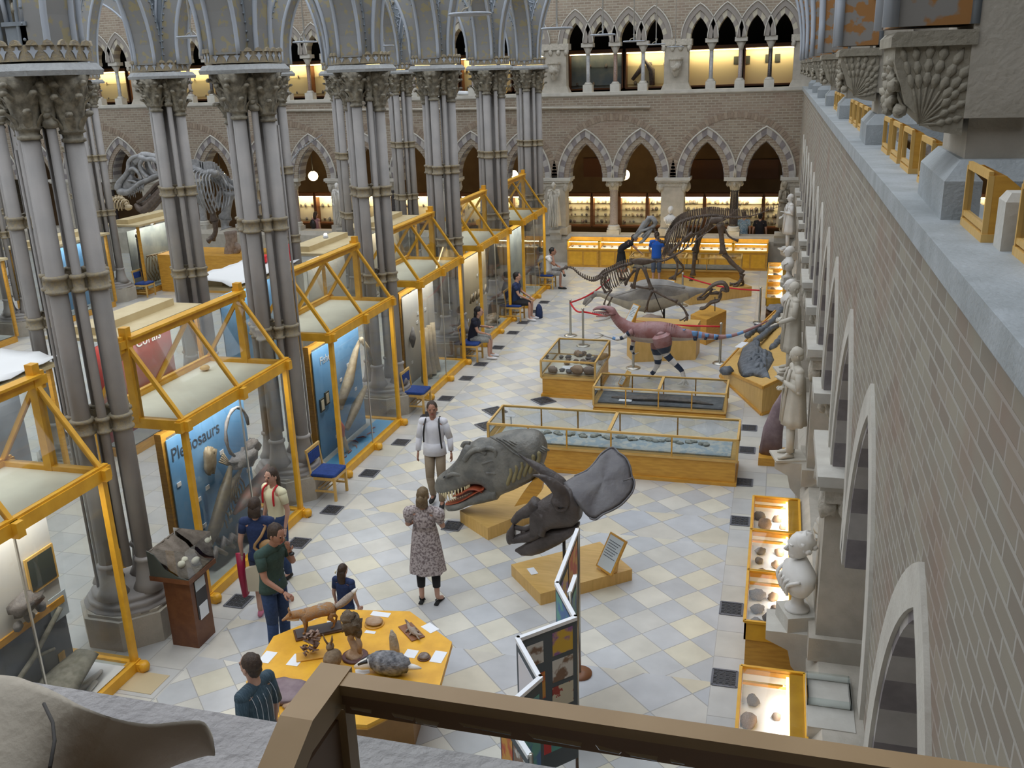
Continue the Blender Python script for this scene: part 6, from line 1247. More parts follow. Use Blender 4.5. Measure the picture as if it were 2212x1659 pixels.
BE = [('pel','wai'),('wai','che'),('che','nec'),('nec','hd0'),('hd0','hd1'),('che','sL'),('sL','eL'),('eL','wL'),('che','sR'),('sR','eR'),('eR','wR'),('pel','hL'),('hL','kL'),('kL','aL'),('aL','tL'),('pel','hR'),('hR','kR'),('kR','aR'),('aR','tR')]
def skinned(name, J, rad, edges, mt, par, sub=1, sc=1):
    ks = []; 
    for a, b in edges:
        for k in (a, b):
            if k not in ks: ks.append(k)
    me = bpy.data.meshes.new(name); me.from_pydata([J[k] for k in ks], [(ks.index(a), ks.index(b)) for a, b in edges], [])
    me.materials.append(mt)
    o = bpy.data.objects.new(name, me); COL.objects.link(o)
    if par is not None: o.parent = par
    s = o.modifiers.new('k', 'SKIN'); s.use_smooth_shade = True
    for i, k in enumerate(ks):
        r = rad[k]; me.skin_vertices[0].data[i].radius = (r[0]*sc, r[1]*sc)
    me.skin_vertices[0].data[0].use_root = True
    u = o.modifiers.new('s', 'SUBSURF'); u.levels = sub; u.render_levels = sub
    return o
def hand(m, w, e, curl=.6, side=1, to=None):
    w, e = V(w), V(e); d = (w-e).normalized() if to is None else (V(to)-w).normalized()
    s = d.cross(V((0,0,1))); s = s.normalized() if s.length > .1 else V((1,0,0)); u = s.cross(d).normalized()
    if abs(d.z) > .7: s = V((0,1,0)).cross(d).cross(d).normalized(); s = V((0,1,0)) if s.length < .1 else -s; u = d.cross(s).normalized()*side
    p = w+d*.045; m.tube([w, w+d*.02, p+d*.03, p+d*.045], [(.024,.018),(.032,.018),(.04,.016),(.036,.014)], 8, up=u)
    for i, L in enumerate((.068,.078,.072,.056)):
        b = w+d*.085+s*(.027-.018*i)
        q = b+d*L*.45; r = q+(d*(1-curl)-u*curl)*L*.35; t = r+(d*(1-1.3*curl)-u*curl*1.1)*L*.25
        m.tube([b-d*.012, b, q, r, t], [.009,.0095,.009,.0085,.006], 6)
    b = w+d*.03+s*.03; m.tube([b, b+s*.025+d*.02, b+s*.03+d*.045-u*.01, b+s*.025+d*.062-u*.015], [.012,.0115,.01,.007], 6)
def person(lab, loc, rz, pose=None, base=None, h=1.75, top=None, sleeve=.5, bot=None, botlen=1.0, skirt=None, hair=None, hairlen=0, shoes=None, stone=None, coat=None, belly=1, sk=None, look=0, cat='person', name='person', group=None, curl=(.5,.5), fem=False, headtilt=0):
    o = thing(name, lab, cat, loc, rz, group); k = h/1.75
    J = dict(base or STAND); J.update(pose or {}); J = {a: tuple(c*k for c in b) for a, b in J.items()}
    sm_ = stone or sk or skin
    skinned('body', J, RB, BE, sm_, o, 1 if stone else 2, k)
    Vj = {a: V(b) for a, b in J.items()}
    # head with a face
    c = (Vj['hd0']+Vj['hd1'])/2; f = MB(); up = (Vj['hd1']-Vj['hd0']).normalized()
    R = Matrix.Rotation(look, 3, 'Z') @ Matrix.Rotation(headtilt, 3, 'X')
    q = lambda x, y, z: c+(R @ V((x,y,z)))*k
    m = MB(); m.blob(q(0,.01,.01), (.075*k,.095*k,.115*k), .04, 2, 1, 16, 12, rot=R); m.blob(q(0,.045,-.07), (.045*k,.045*k,.04*k), nu=10, nv=8, rot=R)
    m.tube([q(0,.095,.025), q(0,.118,-.015), q(0,.1,-.03)], [.008*k,.016*k,.012*k], 6)
    for s in (-1, 1): m.blob(q(s*.077,.0,-.005), (.01*k,.02*k,.03*k), nu=6, nv=5, rot=R); m.tube([q(s*.012,.095,.035), q(s*.045,.09,.038)], .007*k, 5)
    m.build('head', sm_, o)
    if not stone:
        for s in (-1, 1): MB().blob(q(s*.032,.09,.018), .011*k, nu=8, nv=6).build('eye', black, o)
        MB().tube([q(-.025,.093,-.055), q(0,.1,-.053), q(.025,.093,-.055)], .007*k, 5).build('mouth', mat('lips', (.4,.12,.1), .5) if 'lips' not in MT else MT['lips'], o)
    hm = MB(); hand(hm, Vj['wL'], Vj['eL'], curl[0], -1); hm2 = MB(); hand(hm2, Vj['wR'], Vj['eR'], curl[1], 1)
    hm.build('hand', sm_, o); hm2.build('hand', sm_, o)
    if hair:
        m = MB(); m.blob(q(0,-.015,.035), (.084*k,.1*k,.107*k), .12, 6, 3, 16, 10, rot=R, flat=-.035*k); m.blob(q(0,-.045,-.01), (.074*k,.06*k,.085*k), .15, 6, 4, 14, 10, rot=R)
        if hairlen: m.tube([q(0,-.05,.05), q(0,-.075,-.05), q(0,-.075,-.1-hairlen*.5), q(0,-.07,-.1-hairlen)], [(.07*k,.05*k),(.085*k,.05*k),(.085*k,.04*k),(.05*k,.02*k)], 12, up=(0,1,0))
        m.build('hair', hair, o)
    def limb(m, a, b, r0, r1, t0=0, t1=1, n=12):
        A, B = Vj[a], Vj[b]; m.tube([A.lerp(B,t0), A.lerp(B,(t0+t1)/2), A.lerp(B,t1)], [r0*k, (r0+r1)/2*k*1.03, r1*k], n)
    if top:
        m = MB(); bw = .165 if not fem else .145
        lowp = Vj['pel']+(Vj['wai']-Vj['pel'])*(-.35); dirn = (0,1,0)
        m.tube(smooth([lowp, Vj['wai'], Vj['che'], Vj['che'].lerp(Vj['nec'], .62), Vj['nec']+V((0,0,-.01))], 3), [( (bw+.01)*k*belly,.125*k*belly),(bw*k*belly,.12*k*belly),(bw*k*.98,.118*k),((bw-.01)*k,.113*k),(bw*k,.113*k),((bw+.01)*k,.115*k),((bw+.02)*k,.12*k),((bw+.02)*k,.115*k),((bw+.0)*k,.1*k),(.14*k,.09*k),(.11*k,.08*k),(.08*k,.07*k),(.06*k,.06*k)], 18, up=(0,1,0))
        nk = Vj['nec']+V((0,0,-.045*k)); m.tube(smooth([Vj['sL']+V((-.02*k,0,0)), Vj['sL'].lerp(nk,.5)+V((0,0,.012*k)), nk, Vj['sR'].lerp(nk,.5)+V((0,0,.012*k)), Vj['sR']+V((.02*k,0,0))],2), [.06*k,.066*k,.066*k,.068*k,.07*k,.068*k,.066*k,.066*k,.06*k], 12, up=(0,1,0))
        for s in 'LR':
            m.blob(Vj['s'+s], .07*k, nu=12, nv=8)
            if sleeve > 0: limb(m, 's'+s, 'e'+s, .066, .052, 0, min(1, sleeve*2))
            if sleeve > .5: m.blob(Vj['e'+s], .052*k, nu=10, nv=8); limb(m, 'e'+s, 'w'+s, .052, .042, 0, (sleeve-.5)*2)
        m.build('top', top, o)
    if bot:
        m = MB(); w = Vj['pel']; m.tube([w+V((0,0,.09*k)), w, (Vj['hL']+Vj['hR'])/2+V((0,.01,-.06*k))], [(.145*k,.115*k),(.165*k,.12*k),(.15*k,.11*k)], 16, up=(0,1,0))
        for s in 'LR':
            m.blob(Vj['h'+s], .092*k, nu=12, nv=8)
            limb(m, 'h'+s, 'k'+s, .092, .07, 0, min(1, botlen*2))
            if botlen > .5: m.blob(Vj['k'+s], .069*k, nu=10, nv=8); limb(m, 'k'+s, 'a'+s, .068, .055, 0, (botlen-.5)*2*.97)
        m.build('trousers', bot, o)
    if skirt:
        mt_, z0, z1, r1 = skirt; m = MB(); n = 9; vs = []; fs = []; K = 28
        for i in range(n):
            t = i/(n-1); zz = (z0+(z1-z0)*t)*k; rr_ = (.15+(r1-.15)*t**.8)*k
            for j in range(K):
                a = 2*PI*j/K; w = 1+.06*t*math.sin(7*a)+.03*t*math.sin(11*a+2); vs.append((Vj['pel'].x+rr_*1.05*w*math.cos(a), Vj['pel'].y+rr_*.8*w*math.sin(a), zz))
        fs = [(i*K+j, i*K+(j+1)%K, (i+1)*K+(j+1)%K, (i+1)*K+j) for i in range(n-1) for j in range(K)]+[tuple(range(K))]
        m.raw(vs, fs, True).build('skirt', mt_, o)
    if coat:
        m = MB(); z1 = coat; K = 30; n = 8; vs = []
        for i in range(n):
            t = i/(n-1); zz = 1.3+(z1-1.3)*t; rr_ = .16+.07*t
            for j in range(K):
                a = 2*PI*j/K; w = 1+.07*t*math.sin(8*a)+.02*math.sin(13*a); vs.append((rr_*w*1.1*math.cos(a)*k, rr_*w*.85*math.sin(a)*k, zz*k))
        m.raw(vs, [(i*K+j, i*K+(j+1)%K, (i+1)*K+(j+1)%K, (i+1)*K+j) for i in range(n-1) for j in range(K)]+[tuple(range(K-1,-1,-1)), tuple(range((n-1)*K, n*K))], True)
        for s in (-1, 1): m.tube([(s*.05*k,.11*k,1.44*k),(s*.08*k,.15*k,1.3*k),(s*.05*k,.175*k,1.0*k),(s*.05*k,.19*k,z1*k+.03)], [(.03*k,.02*k)]*4, 7)
        m.build('coat', top or stone, o)
    if shoes:
        for s in 'LR':
            a, t = Vj['a'+s], Vj['t'+s]; d = (t-a); d.z = 0; d = d.normalized() if d.length > .01 else V((0,1,0)); zz = t.z
            MB().tube([V((a.x,a.y,zz+.012))-d*.06*k, V((a.x,a.y,zz+.02)), V((t.x,t.y,zz+.008)), V((t.x,t.y,zz))+d*.06*k], [(.03*k,.03*k),(.04*k,.04*k),(.045*k,.032*k),(.02*k,.018*k)], 10).build('shoe', shoes, o)
    return o
hb = mat('dark_brown_hair', (.035,.02,.013), .6, (.06,.035,.02), 40, .4); hbl = mat('light_brown_hair', (.13,.085,.04), .6, (.2,.14,.07), 40, .4); hbk = mat('black_hair', (.012,.01,.01), .6)
navyc = cl('navy_cloth', (.015,.03,.09), (.02,.04,.12)); wsh = cl('white_shirt', (.8,.8,.84), (.74,.74,.8), 10); khaki = cl('khaki_trousers', (.34,.27,.19), (.3,.24,.17), 20); greenc = cl('dark_green_polo', (.035,.07,.06), (.045,.085,.07)); jean = cl('blue_jeans', (.02,.045,.11), (.03,.06,.15)); whs = cl('white_trainers', (.75,.75,.78)); blks = cl('black_shoes', (.02,.02,.02))
flor = mat('speckled_dress', (.2,.16,.16), .85, (.5,.44,.43), 38, 0, lo=.42, hi=.55); dres = flor
# woman in the patterned dress, seen from behind
w1 = person('woman in a grey speckled puff-sleeved dress over black leggings, seen from behind', (-4.09,10.1,0), .08, dict(eL=(-.26,.02,1.18), wL=(-.12,.2,1.22), eR=(.26,.02,1.18), wR=(.12,.2,1.22), kL=(-.1,0,.5), aL=(-.1,-.02,.09), tL=(-.13,.11,.03), kR=(.11,.02,.5), aR=(.12,0,.09), tR=(.17,.12,.03)),
  h=1.62, top=dres, sleeve=.35, skirt=(dres,1.22,.52,.25), bot=cl('black_leggings', (.012,.012,.015)), botlen=.8, hair=hbl, hairlen=.04, shoes=None, fem=True, belly=1.05)
MB().blob((-.19,0,1.27), (.085,.085,.1), .15, 3).build('puff_sleeve', dres, w1); MB().blob((.19,0,1.27), (.085,.085,.1), .15, 3).build('puff_sleeve', dres, w1); MB().blob((0,-.1,1.5), (.05,.04,.06), .2, 5).build('hair_bun', hbl, w1)
for s in (-1, 1):
    x = s*.105; MB().tube([(x,-.07,.012),(x,.02,.012),(x+s*.04,.13,.012)], [(.03,.01),(.032,.01),(.035,.01)], 8).tube([(x-.035,.03,.02),(x,.05,.055),(x+.04,.03,.02)], .009, 6).build('sandal', blks, w1)
MB().rb((0,.24,1.1),(.09,.03,.06)).build('camera', black, w1)
# man in the white shirt
w2 = person('man in a loose white shirt and khaki trousers walking with a rucksack', (-5.0,12.98,0), PI+.15, dict(wL=(-.27,.02,.9), wR=(.27,.02,.9), eL=(-.25,-.03,1.14), eR=(.25,-.03,1.14), kR=(.08,.1,.5), aR=(.08,-.06,.13), tR=(.09,.08,.06), kL=(-.1,.08,.5), aL=(-.1,.12,.09), tL=(-.11,.26,.03)), h=1.72, top=wsh, sleeve=.93, bot=khaki, hair=hb, shoes=blks, sk=skt, look=.2)
m = MB(); m.tube(smooth([(-.14,.12,1.0),(-.13,.14,1.2),(-.11,.09,1.42),(-.1,-.08,1.45),(-.1,-.14,1.2)],3), .014, 6); m.tube(smooth([(.14,.12,1.1),(.13,.14,1.25),(.11,.09,1.42),(.1,-.08,1.45),(.1,-.14,1.2)],3), .014, 6); m.blob((0,-.2,1.18), (.14,.09,.2), .1); m.build('rucksack', black, w2)
MB().tube([(0,0,.86),(0,0,.98),(0,0,1.06)], [(.19,.14),(.18,.135),(.17,.13)], 18, up=(0,1,0)).build('shirt_tail', wsh, w2)
# woman in pale yellow top facing us
w3 = person('woman in a pale yellow t-shirt with long brown hair and red straps', (-6.3,10.3,0), PI-.35, dict(wL=(-.22,.06,.88)), h=1.62, top=cl('pale_yellow_tee', (.78,.74,.5)), sleeve=.3, bot=jean, hair=hb, hairlen=.16, shoes=blks, fem=True, look=.1)
MB().tube(smooth([(-.11,.12,1.15),(-.1,.1,1.34),(-.08,.0,1.4)],3), .014, 6).tube(smooth([(.11,.12,1.15),(.1,.1,1.34),(.08,.0,1.4)],3), .014, 6).build('red_straps', MT['red_rope'], w3)
# woman in navy, back to us
w4 = person('woman in a navy top seen from behind, carrying a red bag and shoulder bag', (-6.02,9.36,0), .25, dict(eL=(-.24,-.04,1.16), wL=(-.26,.02,.92), kR=(.1,.1,.5), aR=(.16,.26,.14), tR=(.2,.36,.06)), h=1.64, top=navyc, sleeve=.28, bot=cl('denim_skirt', (.03,.04,.08)), botlen=.42, hair=hb, hairlen=.03, shoes=cl('pink_shoes', (.6,.2,.3)), fem=True, belly=1.1)
MB().tube([(-.27,.03,.88),(-.28,.03,.6),(-.26,.03,.3)], [(.02,.06),(.07,.05),(.1,.04)], 8).build('red_bag', mat('crimson', (.35,.01,.05), .5), w4)
MB().ext([(-.18,-.07,.42),(-.02,-.07,.42),(-.02,-.07,.78),(-.18,-.07,.74)], (0,-.05,0)).build('paper_bag', linen, w4)
MB().tube(smooth([(.14,.05,1.35),(.08,-.13,1.2),(-.02,-.15,1.05),(.12,-.14,.95)],3), .02, 6).blob((.16,-.13,1.05),(.13,.05,.1)).build('shoulder_bag', mat('tan_leather', (.38,.22,.09), .5), w4)
# man in green polo at the table
w5 = person('man in a dark green polo shirt and jeans touching the stuffed fox, hand to mouth', (-5.42,8.6,0), -PI/2-.25, dict(che=(0,.03,1.32), nec=(0,.08,1.46), hd0=(0,.12,1.53), hd1=(0,.17,1.68), sL=(-.18,.02,1.4), eL=(-.2,.16,1.16), wL=(-.06,.25,1.42), sR=(.18,.04,1.4), eR=(.23,.12,1.14), wR=(.16,.32,1.0)), h=1.78, top=greenc, sleeve=.32, bot=jean, hair=hb, shoes=blks, sk=skt, headtilt=-.25, belly=1.08)
MB().lathe([(.03,-.012),(.034,0),(.03,.012)], (-.08,.27,1.38), 12).build('wrist_watch', black, w5)
# child with long hair
w6 = person('small child with long dark hair and a hair clip behind the octagonal table', (-4.68,8.92,0), -.15, h=1.12, top=navyc, sleeve=.3, bot=jean, botlen=.6, hair=hb, hairlen=.2, shoes=cl('orange_shoes', (.6,.2,.08)))
MB().rb((-.062,-.05,1.03),(.012,.05,.03),.4).build('hair_clip', cream, w6)
# man in the striped shirt, lower left
w7 = person('man with short dark hair in a striped teal shirt turning left by the table', (-4.25,6.25,0), PI/2-.2, h=1.72, top=mat('striped_teal_shirt', (.03,.06,.085), .8, (.06,.1,.13), 16, 0, stretch=(12,1,1), lo=.45, hi=.6), sleeve=.5, bot=jean, hair=hb, shoes=blks, belly=1.08)
m = MB()
for i in range(5): m.tube(smooth([(-.1+.05*i,.08,1.36),(-.12+.06*i,-.02,1.42),(-.13+.065*i,-.115,1.3),(-.13+.065*i,-.12,1.05)],3), .003, 4)
m.build('pale_stripes', greyl, w7)
# seated visitors
s1 = person('young man seated sideways in a black t-shirt with a white number and checked shorts', (-6.92,20.95,0), -PI/2+.1, dict(eR=(.2,.18,.72), wR=(.12,.36,.66), wL=(-.1,.4,.78), nec=(0,.12,1.02), hd0=(0,.16,1.1), hd1=(.0,.2,1.26), che=(0,.09,.88), sL=(-.17,.08,1.0), sR=(.17,.08,1.0)), SIT, 1.7, top=cl('black_tee', (.015,.018,.035)), sleeve=.28, bot=cl('checked_shorts', (.25,.26,.25), (.36,.37,.36), 40), botlen=.5, hair=hbk, hairlen=.03, shoes=whs)
s2 = person('man seated in a navy shirt and dark shorts with white trainers', (-6.88,24.75,0), -PI/2, dict(wR=(.1,.42,.6), wL=(-.1,.42,.62), eR=(.2,.16,.74)), SIT, 1.76, top=navyc, sleeve=.28, bot=cl('dark_shorts', (.02,.02,.025)), botlen=.47, hair=hbk, shoes=whs)
s3 = person('young man seated with crossed leg, head propped on his hand, white t-shirt', (-6.92,28.85,0), -PI/2, dict(kL=(-.1,.46,.58), aL=(.16,.56,.5), tL=(.28,.6,.46), eR=(.14,.26,.74), wR=(.03,.18,1.06), eL=(-.18,.18,.74), wL=(.02,.34,.72), nec=(0,.1,1.02), hd0=(0,.14,1.09), hd1=(0,.2,1.24)), SIT, 1.76, top=cl('white_tee', (.8,.8,.8)), sleeve=.25, bot=cl('camo_shorts', (.2,.19,.18), (.36,.35,.34), 14), botlen=.5, hair=hbk, shoes=blks, sk=skt)
num = text('10', (-.09,-.09,.88), (PI/2-.1,0,0), .13, whitel, 'shirt_number', parent=s1)
T('rucksack', 'navy rucksack on the floor beside the seated man in navy', 'bag', MB().tube([(0,0,0),(0,.02,.15),(0,.02,.3),(0,0,.38)], [(.13,.1),(.15,.1),(.12,.08),(.05,.04)], 10), navyc, (-6.28,25.02,0))
# visitors at the back
person('visitor in a bright blue t-shirt and denim shorts looking into the far glass case', (-3.6,29.78,0), .1, dict(eL=(-.24,.06,1.16), wL=(-.22,.26,1.08)), h=1.68, top=cl('bright_blue_tee', (.02,.13,.6)), sleeve=.28, bot=cl('grey_denim', (.12,.15,.22)), botlen=.62, hair=hb, shoes=blks)
v = person('visitor in a black dress bending over the far glass case', (-4.8,30.3,0), -PI/2+.3, dict(che=(0,.22,1.24), nec=(0,.34,1.33), hd0=(0,.4,1.38), hd1=(0,.5,1.5), sL=(-.17,.28,1.3), sR=(.17,.28,1.3), eL=(-.2,.46,1.12), wL=(-.16,.62,.98), eR=(.2,.46,1.12), wR=(.16,.62,.98)), h=1.66, top=cl('black_cloth', (.015,.015,.018)), sleeve=.2, skirt=(MT['black_cloth'],1.0,.42,.24), hair=hb, hairlen=.1, shoes=blks, fem=True)
MB().tube([(0,0,.46),(0,0,.36),(0,0,.3)], [(.24,.2),(.25,.21),(.25,.21)], 16, up=(0,1,0)).build('patterned_hem', mat('orange_green_print', (.5,.12,.05), .8, (.05,.3,.2), 12), v)
person('visitor in a blue striped shirt behind the end arcade beside the tall skeleton tail', (-1.1,34.15,0), .3, h=1.7, top=cl('blue_striped', (.1,.25,.4), (.5,.6,.7), 30), sleeve=.3, bot=jean, hair=hb, shoes=blks)
person('visitor in a black t-shirt behind the end arcade near the side wall', (-.55,34.2,0), 0, h=1.66, top=cl('black_tee2', (.014,.012,.016)), sleeve=.28, bot=jean, hair=hbk, shoes=blks)
v = person('visitor with a dark rucksack behind the cabinets looking at the lit wall case', (-17.5,34.0,0), -.4, h=1.62, top=cl('pink_top', (.4,.2,.2)), sleeve=.1, bot=jean, hair=hb, hairlen=.1, shoes=blks); MB().blob((0,-.18,1.16),(.14,.09,.2)).build('rucksack', black, v)
# chairs
def chair(loc, rz, lab):
    o = thing('chair', lab, 'chair', loc, rz, 'blue padded chairs')
    for x in (-.21,.21):
        MB().bar((x,.2,0),(x,.2,.42),.04,.035).build('leg', woodp, o); MB().tube([(x,-.22,0),(x,-.2,.42),(x,-.25,.84)], [(.018,.022)]*3, 6, sm=False).build('leg', woodp, o)
    m = MB()
    for x in (-.21,.21): m.bar((x,-.2,.38),(x,.2,.38),.03,.05); m.bar((x,-.2,.16),(x,.2,.16),.025,.03)
    m.bar((-.21,.2,.38),(.21,.2,.38),.03,.05); m.bar((-.21,-.2,.38),(.21,-.2,.38),.03,.05)
    for i in range(3): m.bar((-.2,-.1+.08*i,.2+.0*i),(.2,-.1+.08*i,.2),.02,.012)
    m.build('seat_frame', woodp, o)
    MB().rb((0,0,.405),(.46,.44,.06)).build('seat', blue, o, bev=.02)
    MB().bar((-.23,-.247,.83),(.23,-.247,.83),.035,.05).build('top_rail', woodp, o)
    MB().rb((0,-.235,.6),(.38,.03,.19)).build('backrest', blue, o, bev=.01); return o
ch = chair((-6.86,12.92,0), -PI/2, 'empty blue padded chair beside the second clustered column')
for p, l in (((-6.9,17.12,0),'empty blue padded chair beside the third column, behind the man in white'),((-6.9,20.78,0),'blue padded chair with the young man in the numbered shirt sitting on it'),((-6.88,24.72,0),'blue padded chair under the seated man in navy'),((-6.92,28.85,0),'blue padded chair under the young man propping his head'),((-19.75,26.0,0),'blue padded chair across the court between the flat cabinets'),((-19.5,30.0,0),'blue padded chair in front of the huge skeleton plinth')): cp(ch, p, -PI/2, l)
# statues on brackets
def bracket(T_, u, z, lab, w=.34, d=.34):
    m = MB(); pf = [(.0,z-.7),(.05,z-.7),(.06,z-.5),(.16,z-.38),(.2,z-.2),(d,z-.1),(d,z),(.0,z)]
    m.ext([T_(u-w/2, n+.04, zz) for n, zz in pf], V(T_(u+w/2,0,0))-V(T_(u-w/2,0,0))); return T('stone_bracket', lab, 'bracket', m, stone2)
TRb = lambda u, n, z: (XW-.04-n, u, z)
st_pose = dict(eL=(-.25,.0,1.16), wL=(-.05,.2,1.2), eR=(.25,.02,1.14), wR=(.08,.22,1.05))
for i, (y, hh, l, ps) in enumerate(((12.95,1.58,'cream statue of a bearded man in a long coat, nearest on the side wall', dict(eL=(-.25,.02,1.14), wL=(-.02,.2,1.25), eR=(.25,.0,1.14), wR=(.0,.19,1.15))),(17.1,1.6,'cream statue in a gown with one hand stretched out, second on the side wall', dict(eL=(-.26,.05,1.12), wL=(-.18,.34,1.0), eR=(.26,.0,1.14), wR=(.1,.2,1.05))),(29.5,1.62,'white statue in a frock coat with joined hands, far end of the side wall', st_pose))):
    bracket(TRb, y, 1.24, f'curved stone bracket under the {["nearest","second","farthest"][i]} side wall statue', .42, .38)
    s = person(l, (.38,y,1.26), PI/2+.25, dict(ps, kL=(-.1,.06,.5), aL=(-.12,.06,.1), tL=(-.15,.19,.03)), h=hh, stone=stat if i < 2 else marble, top=stat if i < 2 else marble, sleeve=.93, bot=stat if i < 2 else marble, coat=(.55,.4,.5)[i], shoes=stat if i < 2 else marble, hair=stat if i < 2 else marble, cat='statue', name='statue', headtilt=-.25 if i == 0 else 0, belly=1.1)
    MB().box(-.2,.2,-.18,.26,-.02,.012).build('plinth', stat if i < 2 else marble, s)
def bust(loc, rz, lab, mt, s=1, ped=0, wild=.12):
    o = thing('bust', lab, 'bust', loc, rz); q = lambda *a: tuple(v*s for v in a)
    m = MB(); m.tube([q(0,0,.16),q(0,0,.2),q(0,.01,.32),q(0,.0,.44),q(0,0,.5),q(0,.01,.56)], [(.05*s,.05*s),(.14*s,.1*s),(.24*s,.15*s),(.25*s,.14*s),(.14*s,.1*s),(.07*s,.075*s)], 18, up=(0,1,0))
    for k_ in range(5): m.tube(smooth([q(-.22+.1*k_,.08,.42),q(-.12+.07*k_,.16,.34),q(-.05+.04*k_,.13,.2)],3), .018*s, 6)
    m.build('shoulders', mt, o)
    m = MB(); m.blob(q(0,.02,.7), (.09*s,.115*s,.135*s), .06, 3, 1, 16, 12); m.blob(q(0,.07,.62), (.055*s,.055*s,.05*s)); m.tube([q(0,.13,.72),q(0,.16,.68),q(0,.13,.66)], [.01*s,.02*s,.014*s], 6)
    for sd in (-1, 1): m.blob(q(sd*.09,.0,.69), (.012*s,.025*s,.035*s), nu=6, nv=5); m.tube([q(sd*.02,.125,.735),q(sd*.06,.11,.735)], .01*s, 5)
    m.build('head', mt, o)
    m = MB(); m.blob(q(0,-.02,.73), (.105*s,.125*s,.125*s), wild, 7, 5, 16, 10, flat=-.05*s)
    if wild > .2:
        for j in range(16): a = j*.8; m.blob(q(.1*math.cos(a), -.02+.11*math.sin(a)*(1 if math.sin(a) < .3 else .6), .68+.02*(j%4)), .03*s, .3, 4, j, 7, 5)
    m.build('hair', mt, o)
    m = MB(); m.lathe([(.12*s,.0),(.12*s,.03*s),(.07*s,.06*s),(.055*s,.14*s),(.08*s,.17*s)], n=16); m.build('socle', mt, o)
    if ped: MB().box(-.17*s,.17*s,-.15*s,.15*s,-ped,0).build('pedestal', stone2, o)
    return o
bracket(TRb, 8.8, 1.12, 'deep curved stone bracket under the large curly-haired bust', .42, .42)
bust((.41,8.8,1.28), PI/2+.35, 'large white marble bust with curly hair, nearest on the side wall', marble, 1.02, .16, .3)
for y, l, mt in ((21.25,'white marble bust between the two distant statues, nearer of the pair',marble),(25.4,'white marble bust beyond the outstretched-hand statue, farther of the pair',marble)):
    bracket(TRb, y, 1.14, f'stone bracket under the {"nearer" if y < 22 else "farther"} distant marble bust', .4, .36); bust((.37,y,1.26), PI/2+.2, l, mt, .95, .12)
bust((.85,10.9,.5+.5), PI/2+.3, 'small cream bust inside the side wall arch behind the large bust', stat, .5, 0, .2)
bust((-3.5,32.72,1.28), PI, 'white marble bust on a block before the broad end wall pier', marble, .95, .25)
T('stone_block', 'stone block carrying the white bust before the end wall pier', 'pedestal', MB().box(-.18,.18,-.15,.2,0,1.02), stone, (-3.5,32.88,0))
for i, (x, l) in enumerate(((-7.6,'draped pale statue on a bracket before the end wall pier, nearest the open floor'),(-11.75,'pale statue before the end wall pier partly behind cabinets'),(-15.9,'draped pale statue before the end wall, beyond the second column row'))):
    bracket(TF, x, 1.22, f'stone bracket under the end wall statue, {nm[i]} from the side', .4, .36)
    s = person(l, (x,32.85,1.26), PI+.1, dict(hd0=(0,.05,1.54), hd1=(0,.1,1.69), eL=(-.22,.06,1.18), wL=(.0,.18,1.42), wR=(.16,.14,.98)), h=1.62, stone=stat if i != 2 else marble, top=stat if i != 2 else marble, sleeve=.5, coat=.12, hair=stat if i != 2 else marble, cat='statue', name='statue', headtilt=-.3, fem=True)
    m = MB()
    for j in range(6): m.tube(smooth([(-.16+.06*j,.13,1.2),(-.13+.05*j,.2,.8),(-.12+.06*j,.2,.4),(-.14+.06*j,.2,.08)],3), .022, 6)
    m.build('drapery', stat, s)
bracket(TF, .15, 1.2, 'stone bracket under the brown corner statue', .4, .3)
person('brown-grey statue with a bowed head in the far corner of the hall', (.2,32.7,1.24), PI+.8, st_pose, h=1.66, stone=mat('brown_statue', (.3,.26,.19), .7), top=MT['brown_statue'], sleeve=.9, coat=.2, hair=MT['brown_statue'], cat='statue', name='statue', headtilt=-.2)
# ---------------------------------------------------------------- octagonal touch table
ot = thing('octagonal_table', 'octagonal oak table covered with stuffed animals and fossils', 'table', (-3.98,7.6,0))
oc = lambda r: [(r*math.cos(a), r*math.sin(a)) for a in [math.radians(32+45*i) for i in range(8)]]
MB().prism(oc(1.06), .76, .8).build('table_top', woody, ot); MB().prism(oc(1.065), .745, .76).build('edge', wood, ot)
MB().prism(oc(.72), 0, .745).build('pedestal', mat('table_base', (.42,.23,.08), .5, (.36,.19,.06), 5), ot)
fox = thing('stuffed_fox', 'stuffed red fox standing on a dark board with white-tipped tail', 'taxidermy', (-4.57,8.03,.8), .62)
MB().rb((0,0,0),(.52,.17,.02)).build('board', MT['dark_oak'], fox, bev=.006); MB().rb((0,0,.02),(.48,.14,.012)).build('board_top', mat('slate_grey', (.09,.075,.075), .6), fox)
fur = mat('red_fur', (.42,.2,.06), .9, (.35,.22,.13), 30, .6, bs=80); furg = mat('grey_fur', (.32,.25,.2), .9, (.4,.33,.27), 30, .6, bs=80); furw = mat('white_fur', (.78,.74,.68), .9)
m = MB(); m.tube(smooth([(-.18,0,.2),(-.12,0,.22),(0,0,.235),(.12,0,.24),(.19,0,.22)],3), [.03,.05,.06,.065,.066,.06,.062,.062,.066,.066,.064,.055,.03], 14)
m.tube(smooth([(-.13,0,.235),(-.2,0,.25),(-.27,0,.25)],3), [.055,.05,.045,.04,.04,.04,.038], 12); m.tube(smooth([(-.26,0,.255),(-.31,0,.24),(-.37,0,.215)],3), [.042,.04,.034,.024,.018,.014,.008], 10)
for s in (-1, 1): m.tube([(-.28,s*.025,.28),(-.285,s*.03,.31),(-.28,s*.032,.33)], [.016,.012,.002], 6)
m.build('body', fur, fox)
MB().blob((.08,0,.265),(.12,.055,.04),.2,5).build('grey_back', furg, fox)
